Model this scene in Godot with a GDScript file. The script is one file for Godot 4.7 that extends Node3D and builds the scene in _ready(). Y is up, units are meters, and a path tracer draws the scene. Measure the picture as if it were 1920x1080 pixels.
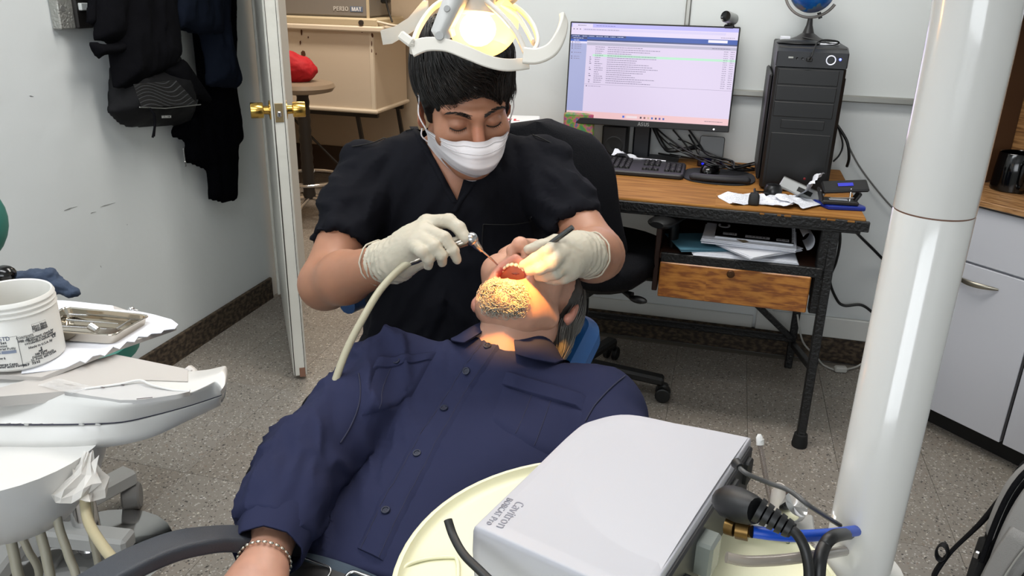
extends Node3D
# A dental surgery: a dentist at work on a reclining patient, desk and computer behind.
# Room axes: -z runs along the left wall to the back wall, +x to the right, y up, metres.

const EYE := Vector3(0, 1.33, 0)
const FOCAL := 1500.0
var look := Basis(Vector3.UP, 0.2531) * Basis(Vector3.RIGHT, -0.36916) * Basis(Vector3.BACK, 0.02327)
var taken := {}
var mats := {}
var rng := RandomNumberGenerator.new()
var nz := FastNoiseLite.new()

# ---------------------------------------------------------------- places
func ray(x: float, y: float) -> Vector3:
	return look * Vector3((x - 960.0) / FOCAL, -(y - 540.0) / FOCAL, -1.0)
func P(x: float, y: float, d: float) -> Vector3:      # at a distance along the view axis
	return EYE + ray(x, y) * d
func PY(x: float, y: float, h: float) -> Vector3:     # at a height
	var r := ray(x, y)
	return EYE + r * ((h - EYE.y) / r.y)
func PZ(x: float, y: float, z: float) -> Vector3:     # on a plane parallel to the back wall
	var r := ray(x, y)
	return EYE + r * (z / r.z)
func PX(x: float, y: float, px: float) -> Vector3:    # on a plane parallel to the left wall
	var r := ray(x, y)
	return EYE + r * (px / r.x)

# ---------------------------------------------------------------- meshes
class MB:
	var v := PackedVector3Array()
	var n := PackedVector3Array()
	var c := PackedColorArray()
	var uv := PackedVector2Array()
	var ix := PackedInt32Array()
	var col := Color.WHITE
	var xf := Transform3D.IDENTITY
	func pv(p: Vector3, nn: Vector3, u := Vector2.ZERO) -> int:
		v.append(xf * p); n.append((xf.basis * nn).normalized()); c.append(col); uv.append(u)
		return v.size() - 1
	func tri(a: int, b: int, d: int) -> void:
		var cr := (v[b] - v[a]).cross(v[d] - v[a])
		if cr.dot(n[a] + n[b] + n[d]) > 0.0:
			ix.append(a); ix.append(d); ix.append(b)
		else:
			ix.append(a); ix.append(b); ix.append(d)
	func poly(pts: Array, out: Vector3, uvs := []) -> void:   # flat convex face
		var b := v.size()
		for i in pts.size():
			pv(pts[i], out, uvs[i] if uvs.size() else Vector2.ZERO)
		for i in range(1, pts.size() - 1):
			tri(b, b + i, b + i + 1)
	func face(pts: Array, inside: Vector3, uvs := []) -> void:
		var nn: Vector3 = (pts[1] - pts[0]).cross(pts[2] - pts[0]).normalized()
		if nn.length() < 0.5 and pts.size() > 3:
			nn = (pts[2] - pts[0]).cross(pts[3] - pts[0]).normalized()
		if nn.dot(pts[0] - inside) < 0.0: nn = -nn
		poly(pts, nn, uvs)
	# chamfered box
	func box(ce: Vector3, s: Vector3, bev := 0.0, bs := Basis.IDENTITY) -> void:
		var h := s * 0.5
		bev = minf(bev, minf(h.x, minf(h.y, h.z)) * 0.9)
		var keep := xf
		xf = keep * Transform3D(bs, ce)
		for ax in 3:
			var a1 := (ax + 1) % 3
			var a2 := (ax + 2) % 3
			for sg in [-1.0, 1.0]:
				var pts := []
				var uvs := []
				for q in [Vector2(-1, -1), Vector2(1, -1), Vector2(1, 1), Vector2(-1, 1)]:
					var p := Vector3.ZERO
					p[ax] = h[ax] * sg; p[a1] = (h[a1] - bev) * q.x; p[a2] = (h[a2] - bev) * q.y
					pts.append(p); uvs.append(Vector2(q.x * 0.5 + 0.5, 0.5 - q.y * 0.5))
				var nn := Vector3.ZERO
				nn[ax] = sg
				poly(pts, nn, uvs)
		if bev > 0.0:
			for ax in 3:
				var a1 := (ax + 1) % 3
				var a2 := (ax + 2) % 3
				for s1 in [-1.0, 1.0]:
					for s2 in [-1.0, 1.0]:
						var pts := []
						for q in [[-1, 0], [1, 0], [1, 1], [-1, 1]]:
							var p := Vector3.ZERO
							p[ax] = (h[ax] - bev) * q[0]
							p[a1] = (h[a1] - (bev if q[1] == 1 else 0.0)) * s1
							p[a2] = (h[a2] - (0.0 if q[1] == 1 else bev)) * s2
							pts.append(p)
						var nn := Vector3.ZERO
						nn[a1] = s1; nn[a2] = s2
						poly(pts, nn.normalized())
			for sx in [-1.0, 1.0]:
				for sy in [-1.0, 1.0]:
					for sz in [-1.0, 1.0]:
						var sg := Vector3(sx, sy, sz)
						poly([Vector3(h.x, h.y - bev, h.z - bev) * sg, Vector3(h.x - bev, h.y, h.z - bev) * sg, Vector3(h.x - bev, h.y - bev, h.z) * sg], sg.normalized())
		xf = keep
	func bar(a: Vector3, b: Vector3, w: float, t: float, up := Vector3.UP, bev := 0.001) -> void:
		var z := (b - a).normalized()
		if absf(z.dot(up)) > 0.98: up = Vector3.RIGHT
		var x := up.cross(z).normalized()
		box((a + b) * 0.5, Vector3(w, t, (b - a).length()), bev, Basis(x, z.cross(x), z))
	# grid of points; smooth normals
	func grid(g: Array, cu := false, cv := false, outward := true, usc := 1.0, vsc := 1.0) -> void:
		var nu := g.size()
		var nv: int = g[0].size()
		var ns := []
		var mid := Vector3.ZERO
		for i in nu:
			for j in nv: mid += g[i][j]
		mid /= float(nu * nv)
		var sg := 0.0
		for i in nu:
			var row := PackedVector3Array()
			for j in nv:
				var i0 := (i - 1 + nu) % nu if cu else maxi(i - 1, 0)
				var i1 := (i + 1) % nu if cu else mini(i + 1, nu - 1)
				var j0 := (j - 1 + nv) % nv if cv else maxi(j - 1, 0)
				var j1 := (j + 1) % nv if cv else mini(j + 1, nv - 1)
				var du: Vector3 = g[i1][j] - g[i0][j]
				var dv: Vector3 = g[i][j1] - g[i][j0]
				if du.length() < 1e-7: du = g[i1][(j + 1) % nv] - g[i0][j0]
				if dv.length() < 1e-7: dv = g[mini(i + 1, nu - 1)][j1] - g[mini(i + 1, nu - 1)][j0]
				if dv.length() < 1e-7: dv = g[maxi(i - 1, 0)][j1] - g[maxi(i - 1, 0)][j0]
				var nn := du.cross(dv).normalized()
				row.append(nn)
				sg += nn.dot(g[i][j] - mid)
			ns.append(row)
		var k := -1.0 if (sg < 0.0) == outward else 1.0
		var b := v.size()
		for i in nu:
			for j in nv:
				pv(g[i][j], ns[i][j] * k, Vector2(float(j) / maxf(nv - 1, 1) * usc, float(i) / maxf(nu - 1, 1) * vsc))
		for i in (nu if cu else nu - 1):
			for j in (nv if cv else nv - 1):
				var a := b + i * nv + j
				var d := b + ((i + 1) % nu) * nv + j
				var e := b + ((i + 1) % nu) * nv + (j + 1) % nv
				var f := b + i * nv + (j + 1) % nv
				tri(a, d, e); tri(a, e, f)
	func cap(ring, inside: Vector3) -> void:
		var ce := Vector3.ZERO
		for p in ring: ce += p
		ce /= float(ring.size())
		var nn := Vector3.ZERO
		for i in ring.size(): nn += (ring[i] - ce).cross(ring[(i + 1) % ring.size()] - ce)
		nn = nn.normalized()
		if nn.dot(ce - inside) < 0.0: nn = -nn
		var b := v.size()
		pv(ce, nn)
		for p in ring: pv(p, nn)
		for i in ring.size(): tri(b, b + 1 + i, b + 1 + (i + 1) % ring.size())
	func loft(rings: Array, caps := true, outward := true) -> void:
		grid(rings, false, true, outward)
		if caps:
			var m := Vector3.ZERO
			for r in rings:
				for p in r: m += p
			m /= float(rings.size() * rings[0].size())
			cap(rings[0], rings[1][0] * 0.5 + rings[1][rings[1].size() / 2] * 0.5)
			var q := rings.size()
			cap(rings[q - 1], rings[q - 2][0] * 0.5 + rings[q - 2][rings[q - 2].size() / 2] * 0.5)
	# tube along points; rad number or array; flat squashes the second axis
	func tube(pts: Array, rad, sides := 8, caps := true, flat := 1.0, up := Vector3.UP) -> void:
		var rings := []
		var prev := up
		for i in pts.size():
			var t: Vector3 = (pts[mini(i + 1, pts.size() - 1)] - pts[maxi(i - 1, 0)]).normalized()
			var x := prev.cross(t)
			if x.length() < 0.05: x = Vector3.RIGHT.cross(t)
			if x.length() < 0.05: x = Vector3.BACK.cross(t)
			x = x.normalized()
			var y := t.cross(x)
			prev = y
			var r: float = rad[i] if rad is Array or rad is PackedFloat32Array else rad
			var ring := PackedVector3Array()
			for s in sides:
				var a := TAU * s / sides
				ring.append(pts[i] + x * cos(a) * r + y * sin(a) * r * flat)
			rings.append(ring)
		loft(rings, caps)
	# profile of (radius, height) turned about y of the transform
	func lathe(pr: Array, segs := 32, t := Transform3D.IDENTITY, sharp := 35.0) -> void:
		var keep := xf
		xf = keep * t
		var ns := []
		for i in pr.size() - 1:
			var d: Vector2 = (pr[i + 1] - pr[i]).normalized()
			ns.append(Vector2(d.y, -d.x))
		for i in pr.size() - 1:
			var na: Vector2 = ns[i]
			var nb: Vector2 = ns[i]
			if i > 0 and rad_to_deg(absf(ns[i - 1].angle_to(ns[i]))) < sharp: na = (ns[i - 1] + ns[i]).normalized()
			if i < pr.size() - 2 and rad_to_deg(absf(ns[i + 1].angle_to(ns[i]))) < sharp: nb = (ns[i + 1] + ns[i]).normalized()
			var b := v.size()
			for s in segs + 1:
				var a := TAU * s / segs
				var o := Vector3(cos(a), 0, sin(a))
				pv(o * pr[i].x + Vector3.UP * pr[i].y, o * na.x + Vector3.UP * na.y, Vector2(float(s) / segs, float(i) / pr.size()))
				pv(o * pr[i + 1].x + Vector3.UP * pr[i + 1].y, o * nb.x + Vector3.UP * nb.y, Vector2(float(s) / segs, float(i + 1) / pr.size()))
			for s in segs:
				var q := b + s * 2
				if pr[i].x > 1e-6: tri(q, q + 1, q + 2)
				if pr[i + 1].x > 1e-6: tri(q + 1, q + 3, q + 2)
		xf = keep
	# polygon in xy pulled along z from -d/2 to d/2, edges chamfered
	func extrude(pl: PackedVector2Array, d: float, t := Transform3D.IDENTITY, bev := 0.0, sharp := 40.0) -> void:
		var keep := xf
		xf = keep * t
		if Geometry2D.is_polygon_clockwise(pl): pl.reverse()
		var m := pl.size()
		var en := []
		for i in m:
			var e := (pl[(i + 1) % m] - pl[i]).normalized()
			en.append(Vector2(e.y, -e.x))
		var inner := PackedVector2Array()
		for i in m:
			var a: Vector2 = en[(i - 1 + m) % m] + en[i]
			var l := a.length_squared()
			inner.append(pl[i] - a * (2.0 * bev / maxf(l, 0.5)) * 1.0)
		var tr := Geometry2D.triangulate_polygon(inner if bev > 0.0 else pl)
		if tr.is_empty(): tr = Geometry2D.triangulate_polygon(pl)
		for sg in [-1.0, 1.0]:
			var b := v.size()
			for p in (inner if bev > 0.0 else pl): pv(Vector3(p.x, p.y, sg * d * 0.5), Vector3(0, 0, sg), p)
			for i in tr.size() / 3: tri(b + tr[i * 3], b + tr[i * 3 + 1], b + tr[i * 3 + 2])
		var hz := d * 0.5 - bev
		for i in m:
			var j := (i + 1) % m
			var na: Vector2 = en[i]
			var nb: Vector2 = en[i]
			if rad_to_deg(absf(en[(i - 1 + m) % m].angle_to(en[i]))) < sharp: na = (en[(i - 1 + m) % m] + en[i]).normalized()
			if rad_to_deg(absf(en[j].angle_to(en[i]))) < sharp: nb = (en[j] + en[i]).normalized()
			var A := Vector3(na.x, na.y, 0)
			var B := Vector3(nb.x, nb.y, 0)
			var b := v.size()
			pv(Vector3(pl[i].x, pl[i].y, -hz), A); pv(Vector3(pl[j].x, pl[j].y, -hz), B)
			pv(Vector3(pl[j].x, pl[j].y, hz), B); pv(Vector3(pl[i].x, pl[i].y, hz), A)
			tri(b, b + 1, b + 2); tri(b, b + 2, b + 3)
			if bev > 0.0:
				for sg in [-1.0, 1.0]:
					var o := Vector3(0, 0, sg)
					b = v.size()
					pv(Vector3(pl[i].x, pl[i].y, sg * hz), (A + o)); pv(Vector3(pl[j].x, pl[j].y, sg * hz), (B + o))
					pv(Vector3(inner[j].x, inner[j].y, sg * d * 0.5), (B + o)); pv(Vector3(inner[i].x, inner[i].y, sg * d * 0.5), (A + o))
					tri(b, b + 1, b + 2); tri(b, b + 2, b + 3)
		xf = keep
	func ball(ce: Vector3, r: Vector3, bs := Basis.IDENTITY, su := 14, sv := 9) -> void:
		var keep := xf
		xf = keep * Transform3D(bs, ce)
		var b := v.size()
		for i in sv + 1:
			var ph := PI * i / sv
			for j in su + 1:
				var th := TAU * j / su
				var d := Vector3(sin(ph) * cos(th), cos(ph), sin(ph) * sin(th))
				pv(d * r, d / r, Vector2(float(j) / su, float(i) / sv))
		for i in sv:
			for j in su:
				var a := b + i * (su + 1) + j
				if i > 0: tri(a, a + 1, a + su + 1)
				if i < sv - 1: tri(a + 1, a + su + 2, a + su + 1)
		xf = keep
	func add_mesh(m: Mesh, t: Transform3D, bend := 0.0) -> void:  # bend: wrap x round a cylinder of this radius
		for s in m.get_surface_count():
			var a := m.surface_get_arrays(s)
			var b := v.size()
			var vs: PackedVector3Array = a[Mesh.ARRAY_VERTEX]
			var nn: PackedVector3Array = a[Mesh.ARRAY_NORMAL]
			for i in vs.size():
				var p := vs[i]
				var q := nn[i]
				if bend > 0.0:
					var an := p.x / bend
					var rr := bend + p.z
					q = Vector3(q.x * cos(an) + q.z * sin(an), q.y, q.z * cos(an) - q.x * sin(an))
					p = Vector3(sin(an) * rr, p.y, cos(an) * rr - bend)
				pv(t * p, t.basis * q)
			if a[Mesh.ARRAY_INDEX] != null and a[Mesh.ARRAY_INDEX].size():
				for k in a[Mesh.ARRAY_INDEX]: ix.append(b + k)
			else:
				for k in vs.size(): ix.append(b + k)
	func mesh() -> ArrayMesh:
		var a := []
		a.resize(Mesh.ARRAY_MAX)
		a[Mesh.ARRAY_VERTEX] = v; a[Mesh.ARRAY_NORMAL] = n; a[Mesh.ARRAY_COLOR] = c; a[Mesh.ARRAY_TEX_UV] = uv; a[Mesh.ARRAY_INDEX] = ix
		var m := ArrayMesh.new()
		m.add_surface_from_arrays(Mesh.PRIMITIVE_TRIANGLES, a)
		return m

# ---------------------------------------------------------------- distance fields -> smooth bodies (surface nets)
class Field:
	var o: Vector3
	var h: float
	var nx: int
	var ny: int
	var nz: int
	var g := PackedFloat32Array()
	func _init(lo: Vector3, hi: Vector3, cell: float) -> void:
		o = lo; h = cell
		nx = int((hi.x - lo.x) / h) + 2; ny = int((hi.y - lo.y) / h) + 2; nz = int((hi.z - lo.z) / h) + 2
		g.resize(nx * ny * nz); g.fill(9.0)
	func _span(lo: Vector3, hi: Vector3) -> Array:
		return [maxi(int((lo.x - o.x) / h), 0), mini(int((hi.x - o.x) / h) + 1, nx - 1), maxi(int((lo.y - o.y) / h), 0), mini(int((hi.y - o.y) / h) + 1, ny - 1), maxi(int((lo.z - o.z) / h), 0), mini(int((hi.z - o.z) / h) + 1, nz - 1)]
	func cap(a: Vector3, b: Vector3, ra: float, rb: float, k := 0.01) -> void:
		var pad := maxf(ra, rb) + k + 3.0 * h
		var s := _span(a.min(b) - Vector3.ONE * pad, a.max(b) + Vector3.ONE * pad)
		var ba := b - a
		var l2 := maxf(ba.length_squared(), 1e-9)
		var dr := rb - ra
		for z in range(s[4], s[5] + 1):
			for y in range(s[2], s[3] + 1):
				var i: int = (z * ny + y) * nx + s[0]
				for x in range(s[0], s[1] + 1):
					var p := o + Vector3(x, y, z) * h - a
					var t := clampf(p.dot(ba) / l2, 0.0, 1.0)
					var d := (p - ba * t).length() - ra - dr * t
					var e := g[i]
					var m := k - absf(d - e)
					g[i] = minf(d, e) - (m * m * 0.25 / k if m > 0.0 else 0.0)
					i += 1
	func chain(pts: Array, rs: Array, k := 0.01) -> void:
		for i in pts.size() - 1: cap(pts[i], pts[i + 1], rs[i], rs[i + 1], k)
	func ell(ce: Vector3, r: Vector3, k := 0.01, bs := Basis.IDENTITY, sub := false) -> void:
		var pad := maxf(r.x, maxf(r.y, r.z)) + k + 3.0 * h
		var s := _span(ce - Vector3.ONE * pad, ce + Vector3.ONE * pad)
		var inv := bs.transposed()
		var r2 := r * r
		var rm := minf(r.x, minf(r.y, r.z))
		for z in range(s[4], s[5] + 1):
			for y in range(s[2], s[3] + 1):
				var i: int = (z * ny + y) * nx + s[0]
				for x in range(s[0], s[1] + 1):
					var p := inv * (o + Vector3(x, y, z) * h - ce)
					var k0 := (p / r).length()
					var k1 := (p / r2).length()
					var d := k0 * (k0 - 1.0) / k1 if k1 > 1e-6 else -rm
					var e := g[i]
					if sub:
						d = -d
						var m := k - absf(d - e)
						g[i] = maxf(d, e) + (m * m * 0.25 / k if m > 0.0 else 0.0)
					else:
						var m := k - absf(d - e)
						g[i] = minf(d, e) - (m * m * 0.25 / k if m > 0.0 else 0.0)
					i += 1
	func cut(pt: Vector3, nn: Vector3, lo: Vector3, hi: Vector3) -> void:   # take away what lies on the side nn points to
		var s := _span(lo, hi)
		for z in range(s[4], s[5] + 1):
			for y in range(s[2], s[3] + 1):
				var i: int = (z * ny + y) * nx + s[0]
				for x in range(s[0], s[1] + 1):
					g[i] = maxf(g[i], (o + Vector3(x, y, z) * h - pt).dot(nn))
					i += 1
	func at(p: Vector3) -> float:
		var q := (p - o) / h
		var x := clampi(int(q.x), 0, nx - 2)
		var y := clampi(int(q.y), 0, ny - 2)
		var z := clampi(int(q.z), 0, nz - 2)
		var f := q - Vector3(x, y, z)
		var i := (z * ny + y) * nx + x
		var w := nx * ny
		var a := lerpf(lerpf(g[i], g[i + 1], f.x), lerpf(g[i + nx], g[i + nx + 1], f.x), f.y)
		var b := lerpf(lerpf(g[i + w], g[i + w + 1], f.x), lerpf(g[i + w + nx], g[i + w + nx + 1], f.x), f.y)
		return lerpf(a, b, f.z)
	func grad(p: Vector3) -> Vector3:
		var e := h * 0.7
		return Vector3(at(p + Vector3(e, 0, 0)) - at(p - Vector3(e, 0, 0)), at(p + Vector3(0, e, 0)) - at(p - Vector3(0, e, 0)), at(p + Vector3(0, 0, e)) - at(p - Vector3(0, 0, e))).normalized()
	func hit(p: Vector3, d: Vector3, most := 0.6) -> Vector3:   # first surface point from p along d
		d = d.normalized()
		var t := 0.0
		while t < most:
			var e := at(p + d * t)
			if e < 0.0006: break
			t += clampf(e * 0.7, 0.0006, 0.03)
		return p + d * t
	func build(mb: MB, push = null, paint = null) -> void:
		var b0 := mb.v.size()
		var id := PackedInt32Array()
		id.resize(nx * ny * nz); id.fill(-1)
		var w := nx * ny
		var off := [0, 1, nx, nx + 1, w, w + 1, w + nx, w + nx + 1]
		var cor := [Vector3(0, 0, 0), Vector3(1, 0, 0), Vector3(0, 1, 0), Vector3(1, 1, 0), Vector3(0, 0, 1), Vector3(1, 0, 1), Vector3(0, 1, 1), Vector3(1, 1, 1)]
		var ed := [[0, 1], [2, 3], [4, 5], [6, 7], [0, 2], [1, 3], [4, 6], [5, 7], [0, 4], [1, 5], [2, 6], [3, 7]]
		var far := 3.0 * h
		var vs := PackedVector3Array()
		var cells := PackedInt32Array()
		for z in nz - 1:
			for y in ny - 1:
				var i := (z * ny + y) * nx
				for x in nx - 1:
					var q := g[i]
					if q < far and q > -far:
						var neg := 0
						for k in 8:
							if g[i + off[k]] < 0.0: neg += 1
						if neg > 0 and neg < 8:
							var s := Vector3.ZERO
							var m := 0
							for e in ed:
								var ga := g[i + off[e[0]]]
								var gb := g[i + off[e[1]]]
								if (ga < 0.0) != (gb < 0.0):
									s += cor[e[0]].lerp(cor[e[1]], ga / (ga - gb)); m += 1
							id[i] = vs.size()
							cells.append(i)
							vs.append(o + (Vector3(x, y, z) + s / float(m)) * h)
					i += 1
		var ns := PackedVector3Array()
		ns.resize(vs.size())
		for i in vs.size():
			ns[i] = grad(vs[i])
		if push != null:
			for i in vs.size(): vs[i] += ns[i] * push.call(vs[i], ns[i])
		var tris := PackedInt32Array()
		for i in cells:
			for ax in 3:
				var st: int = [1, nx, w][ax]
				var u: int = [nx, w, 1][ax]
				var t: int = [w, 1, nx][ax]
				if (g[i] < 0.0) != (g[i + st] < 0.0) and i - u - t >= 0:
					var a := id[i]
					var b := id[i - u]
					var c := id[i - u - t]
					var d := id[i - t]
					if a >= 0 and b >= 0 and c >= 0 and d >= 0:
						if g[i] < 0.0: tris.append_array([a, c, b, a, d, c])
						else: tris.append_array([a, b, c, a, c, d])
		if push != null:
			var acc := PackedVector3Array()
			acc.resize(vs.size())
			for k in range(0, tris.size(), 3):
				var cr := (vs[tris[k + 2]] - vs[tris[k]]).cross(vs[tris[k + 1]] - vs[tris[k]])
				acc[tris[k]] += cr; acc[tris[k + 1]] += cr; acc[tris[k + 2]] += cr
			for i in vs.size(): ns[i] = acc[i].normalized() if acc[i].length() > 1e-12 else ns[i]
		for i in vs.size():
			if paint != null: mb.col = paint.call(vs[i])
			mb.pv(vs[i], ns[i])
		for k in tris: mb.ix.append(b0 + k)

func curve(pts: Array, per := 6) -> Array:     # Catmull-Rom through points
	var r := []
	for i in pts.size() - 1:
		for k in per:
			r.append(pts[i].cubic_interpolate(pts[i + 1], pts[maxi(i - 1, 0)], pts[mini(i + 2, pts.size() - 1)], float(k) / per))
	r.append(pts[pts.size() - 1])
	return r
func rrect(w: float, hh: float, r: float, k := 4) -> PackedVector2Array:
	var o := PackedVector2Array()
	for q in 4:
		var ce: Vector2 = [Vector2(w / 2 - r, hh / 2 - r), Vector2(-w / 2 + r, hh / 2 - r), Vector2(-w / 2 + r, -hh / 2 + r), Vector2(w / 2 - r, -hh / 2 + r)][q]
		for i in k + 1: o.append(ce + Vector2.from_angle(PI / 2 * (q + float(i) / k)) * r)
	return o
func frame(x: Vector3, y: Vector3) -> Basis:   # orthonormal, x kept
	x = x.normalized()
	var z := x.cross(y).normalized()
	return Basis(x, z.cross(x), z)

# ---------------------------------------------------------------- objects
func numbered(called: String) -> String:
	taken[called] = taken.get(called, -1) + 1
	return called if taken[called] == 0 else "%s_%03d" % [called, taken[called]]
func tag(o: Node3D, label: String, category := "", group := "") -> Node3D:
	o.set_meta("label", label)
	if category: o.set_meta("category", category)
	if group: o.set_meta("group", group)
	return o
func thing(called: String, label: String, category: String, at := Vector3.ZERO, bs := Basis.IDENTITY, group := "") -> Node3D:
	var o := Node3D.new()
	o.name = numbered(called)
	add_child(o)
	o.transform = Transform3D(bs, at)
	return tag(o, label, category, group)
func obj(called: String, m, mat: Material, parent: Node3D = null, label := "") -> MeshInstance3D:
	var o := MeshInstance3D.new()
	if parent == null or parent == self:
		o.name = numbered(called)
		add_child(o)
	else:
		o.name = called
		parent.add_child(o, true)
	o.mesh = m.mesh() if m is MB else m
	o.material_override = mat
	if label: o.set_meta("label", label)
	return o
func wobj(called: String, mb: MB, mat: Material, parent: Node3D) -> MeshInstance3D:  # geometry given in world axes
	var inv := parent.transform.affine_inverse()
	var p := parent.get_parent()
	if p is Node3D and p != self: inv = inv * p.transform.affine_inverse()
	for i in mb.v.size():
		mb.v[i] = inv * mb.v[i]
		mb.n[i] = inv.basis * mb.n[i]
	return obj(called, mb, mat, parent)
func struct(called: String, m, mat: Material) -> MeshInstance3D:
	var o := obj(called, m, mat)
	o.set_meta("kind", "structure")
	return o

# ---------------------------------------------------------------- materials
func M(id: String, c := Color.WHITE, rough := 0.6, metal := 0.0, more := {}) -> StandardMaterial3D:
	if mats.has(id): return mats[id]
	var m := StandardMaterial3D.new()
	m.resource_name = id
	m.albedo_color = c; m.roughness = rough; m.metallic = metal
	for k in more: m.set(k, more[k])
	mats[id] = m
	return m
func noise_tex(freq: float, oct := 3, seed_ := 1, size := 256, normal := false, strength := 4.0, ramp: Gradient = null, kind := FastNoiseLite.TYPE_SIMPLEX) -> NoiseTexture2D:
	var f := FastNoiseLite.new()
	f.noise_type = kind; f.frequency = freq; f.fractal_octaves = oct; f.seed = seed_
	var t := NoiseTexture2D.new()
	t.width = size; t.height = size; t.seamless = true; t.noise = f
	t.as_normal_map = normal; t.bump_strength = strength
	if ramp: t.color_ramp = ramp
	return t
func bumpy(m: StandardMaterial3D, freq: float, strength: float, scale: float, world := true, kind := FastNoiseLite.TYPE_SIMPLEX) -> StandardMaterial3D:
	m.normal_enabled = true
	m.normal_texture = noise_tex(freq, 4, 7, 256, true, strength, null, kind)
	m.uv1_triplanar = true; m.uv1_world_triplanar = world
	m.uv1_scale = Vector3.ONE * scale
	return m
func tri_tex(m: StandardMaterial3D, t: Texture2D, scale: Vector3, world := true) -> StandardMaterial3D:
	m.albedo_texture = t
	m.uv1_triplanar = true; m.uv1_world_triplanar = world; m.uv1_scale = scale
	return m
func grad(cols: Array, offs: Array) -> Gradient:
	var g := Gradient.new()
	g.colors = PackedColorArray(cols); g.offsets = PackedFloat32Array(offs)
	return g
var font := SystemFont.new()
func text(s: String, size: float, depth := 0.0004, weight := 400) -> TextMesh:
	var t := TextMesh.new()
	var f := SystemFont.new()
	f.font_names = PackedStringArray(["Droid Sans"])
	f.font_weight = weight
	t.font = f; t.text = s; t.font_size = 32; t.pixel_size = size / 32.0; t.depth = depth; t.curve_step = 2.0
	return t

func _ready() -> void:
	rng.seed = 11
	# ---- camera
	var cam := Camera3D.new()
	cam.name = "camera"
	cam.fov = rad_to_deg(2.0 * atan(540.0 / FOCAL))
	cam.near = 0.02; cam.far = 60.0
	cam.transform = Transform3D(look, EYE)
	add_child(cam)
	cam.current = true
	# ---- sky and exposure
	var we := WorldEnvironment.new()
	we.name = "surroundings"
	var env := Environment.new()
	env.background_mode = Environment.BG_COLOR
	env.background_color = Color(0.62, 0.68, 0.75)
	env.tonemap_mode = Environment.TONE_MAPPER_LINEAR
	env.tonemap_exposure = 0.97
	env.sdfgi_enabled = true; env.ssao_enabled = true; env.ssil_enabled = true
	we.environment = env
	add_child(we)
	# ---- ceiling lights (area lights just under their glowing panels)
	area_lamp("ceiling_light", "fluorescent ceiling panel above the desk and cabinets", Vector3(-0.3, 2.58, -1.9), Vector2(1.6, 0.5), 0.27, Color(1.0, 0.985, 0.96))
	area_lamp("ceiling_light", "fluorescent ceiling panel above the delivery unit near the camera", Vector3(-1.0, 2.58, -0.4), Vector2(1.5, 0.5), 0.17, Color(0.97, 0.985, 1.0))
	window_light(Vector3(-0.2, 1.6, 2.6), Vector2(2.2, 1.3), 0.43, Color(0.96, 0.98, 1.0))
	area_lamp("ceiling_light", "warm ceiling panel in the next room", Vector3(-1.9, 2.38, -4.0), Vector2(0.9, 0.25), 0.3, Color(1.0, 0.94, 0.87))
	# ---- the place and the things in it
	make_room()
	make_back_room()
	make_desk()
	make_desk_things()
	make_cabinets()
	make_office_chair()
	make_coats()
	make_delivery_unit()
	make_dental_chair()
	make_pole_and_tray()
	make_patient()
	make_dentist()
	make_lamp()

func window_light(at: Vector3, s: Vector2, e: float, c: Color) -> void:
	# frosted window in the wall behind the camera: glowing panes between white bars
	var t := thing("window_1", "", "", at)
	t.remove_meta("label")
	t.set_meta("kind", "structure")
	var m := StandardMaterial3D.new()
	m.albedo_color = Color(0.9, 0.92, 0.94); m.emission_enabled = true; m.emission = c; m.emission_energy_multiplier = 1.6
	for k in 2:
		var b := MB.new()
		b.box(Vector3((k - 0.5) * s.x * 0.5, 0, -0.005), Vector3(s.x * 0.5 - 0.05, s.y - 0.05, 0.01), 0.002)
		obj("pane", b, m, t)
	var fm := M("window_frame_white", Color(0.85, 0.85, 0.84), 0.4)
	for q in [[0.0, 0.0, 0.05, s.y], [-s.x / 2, 0.0, 0.05, s.y], [s.x / 2, 0.0, 0.05, s.y], [0.0, s.y / 2, s.x, 0.05], [0.0, -s.y / 2, s.x, 0.05]]:
		var b := MB.new()
		b.box(Vector3(q[0], q[1], -0.01), Vector3(q[2], q[3], 0.03), 0.004)
		obj("window_frame", b, fm, t)
	var l := AreaLight3D.new()
	l.name = "window_light"
	l.area_size = s
	l.light_color = c; l.light_energy = e * 10.0; l.shadow_enabled = true
	l.area_range = 12.0; l.area_attenuation = 2.0
	l.position = Vector3(0, 0, -0.04)
	t.add_child(l)

func area_lamp(called: String, label: String, at: Vector3, s: Vector2, e: float, c: Color) -> void:
	var t := thing(called, label, "ceiling light", at)
	var b := MB.new()
	b.box(Vector3(0, 0.012, 0), Vector3(s.x + 0.06, 0.03, s.y + 0.06), 0.006)
	obj("housing", b, M("lamp_housing", Color(0.9, 0.9, 0.9), 0.5), t)
	b = MB.new()
	b.box(Vector3(0, -0.005, 0), Vector3(s.x, 0.012, s.y), 0.003)
	var m := StandardMaterial3D.new()
	m.albedo_color = Color(0.95, 0.95, 0.95); m.emission_enabled = true; m.emission = c; m.emission_energy_multiplier = 4.0
	obj("diffuser", b, m, t)
	var l := AreaLight3D.new()
	l.name = "panel_light"
	l.area_size = s
	l.light_color = c; l.light_energy = e * 10.0; l.shadow_enabled = true
	l.area_range = 12.0; l.area_attenuation = 2.0
	l.position = Vector3(0, -0.02, 0); l.rotation.x = -PI / 2
	t.add_child(l)

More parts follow.
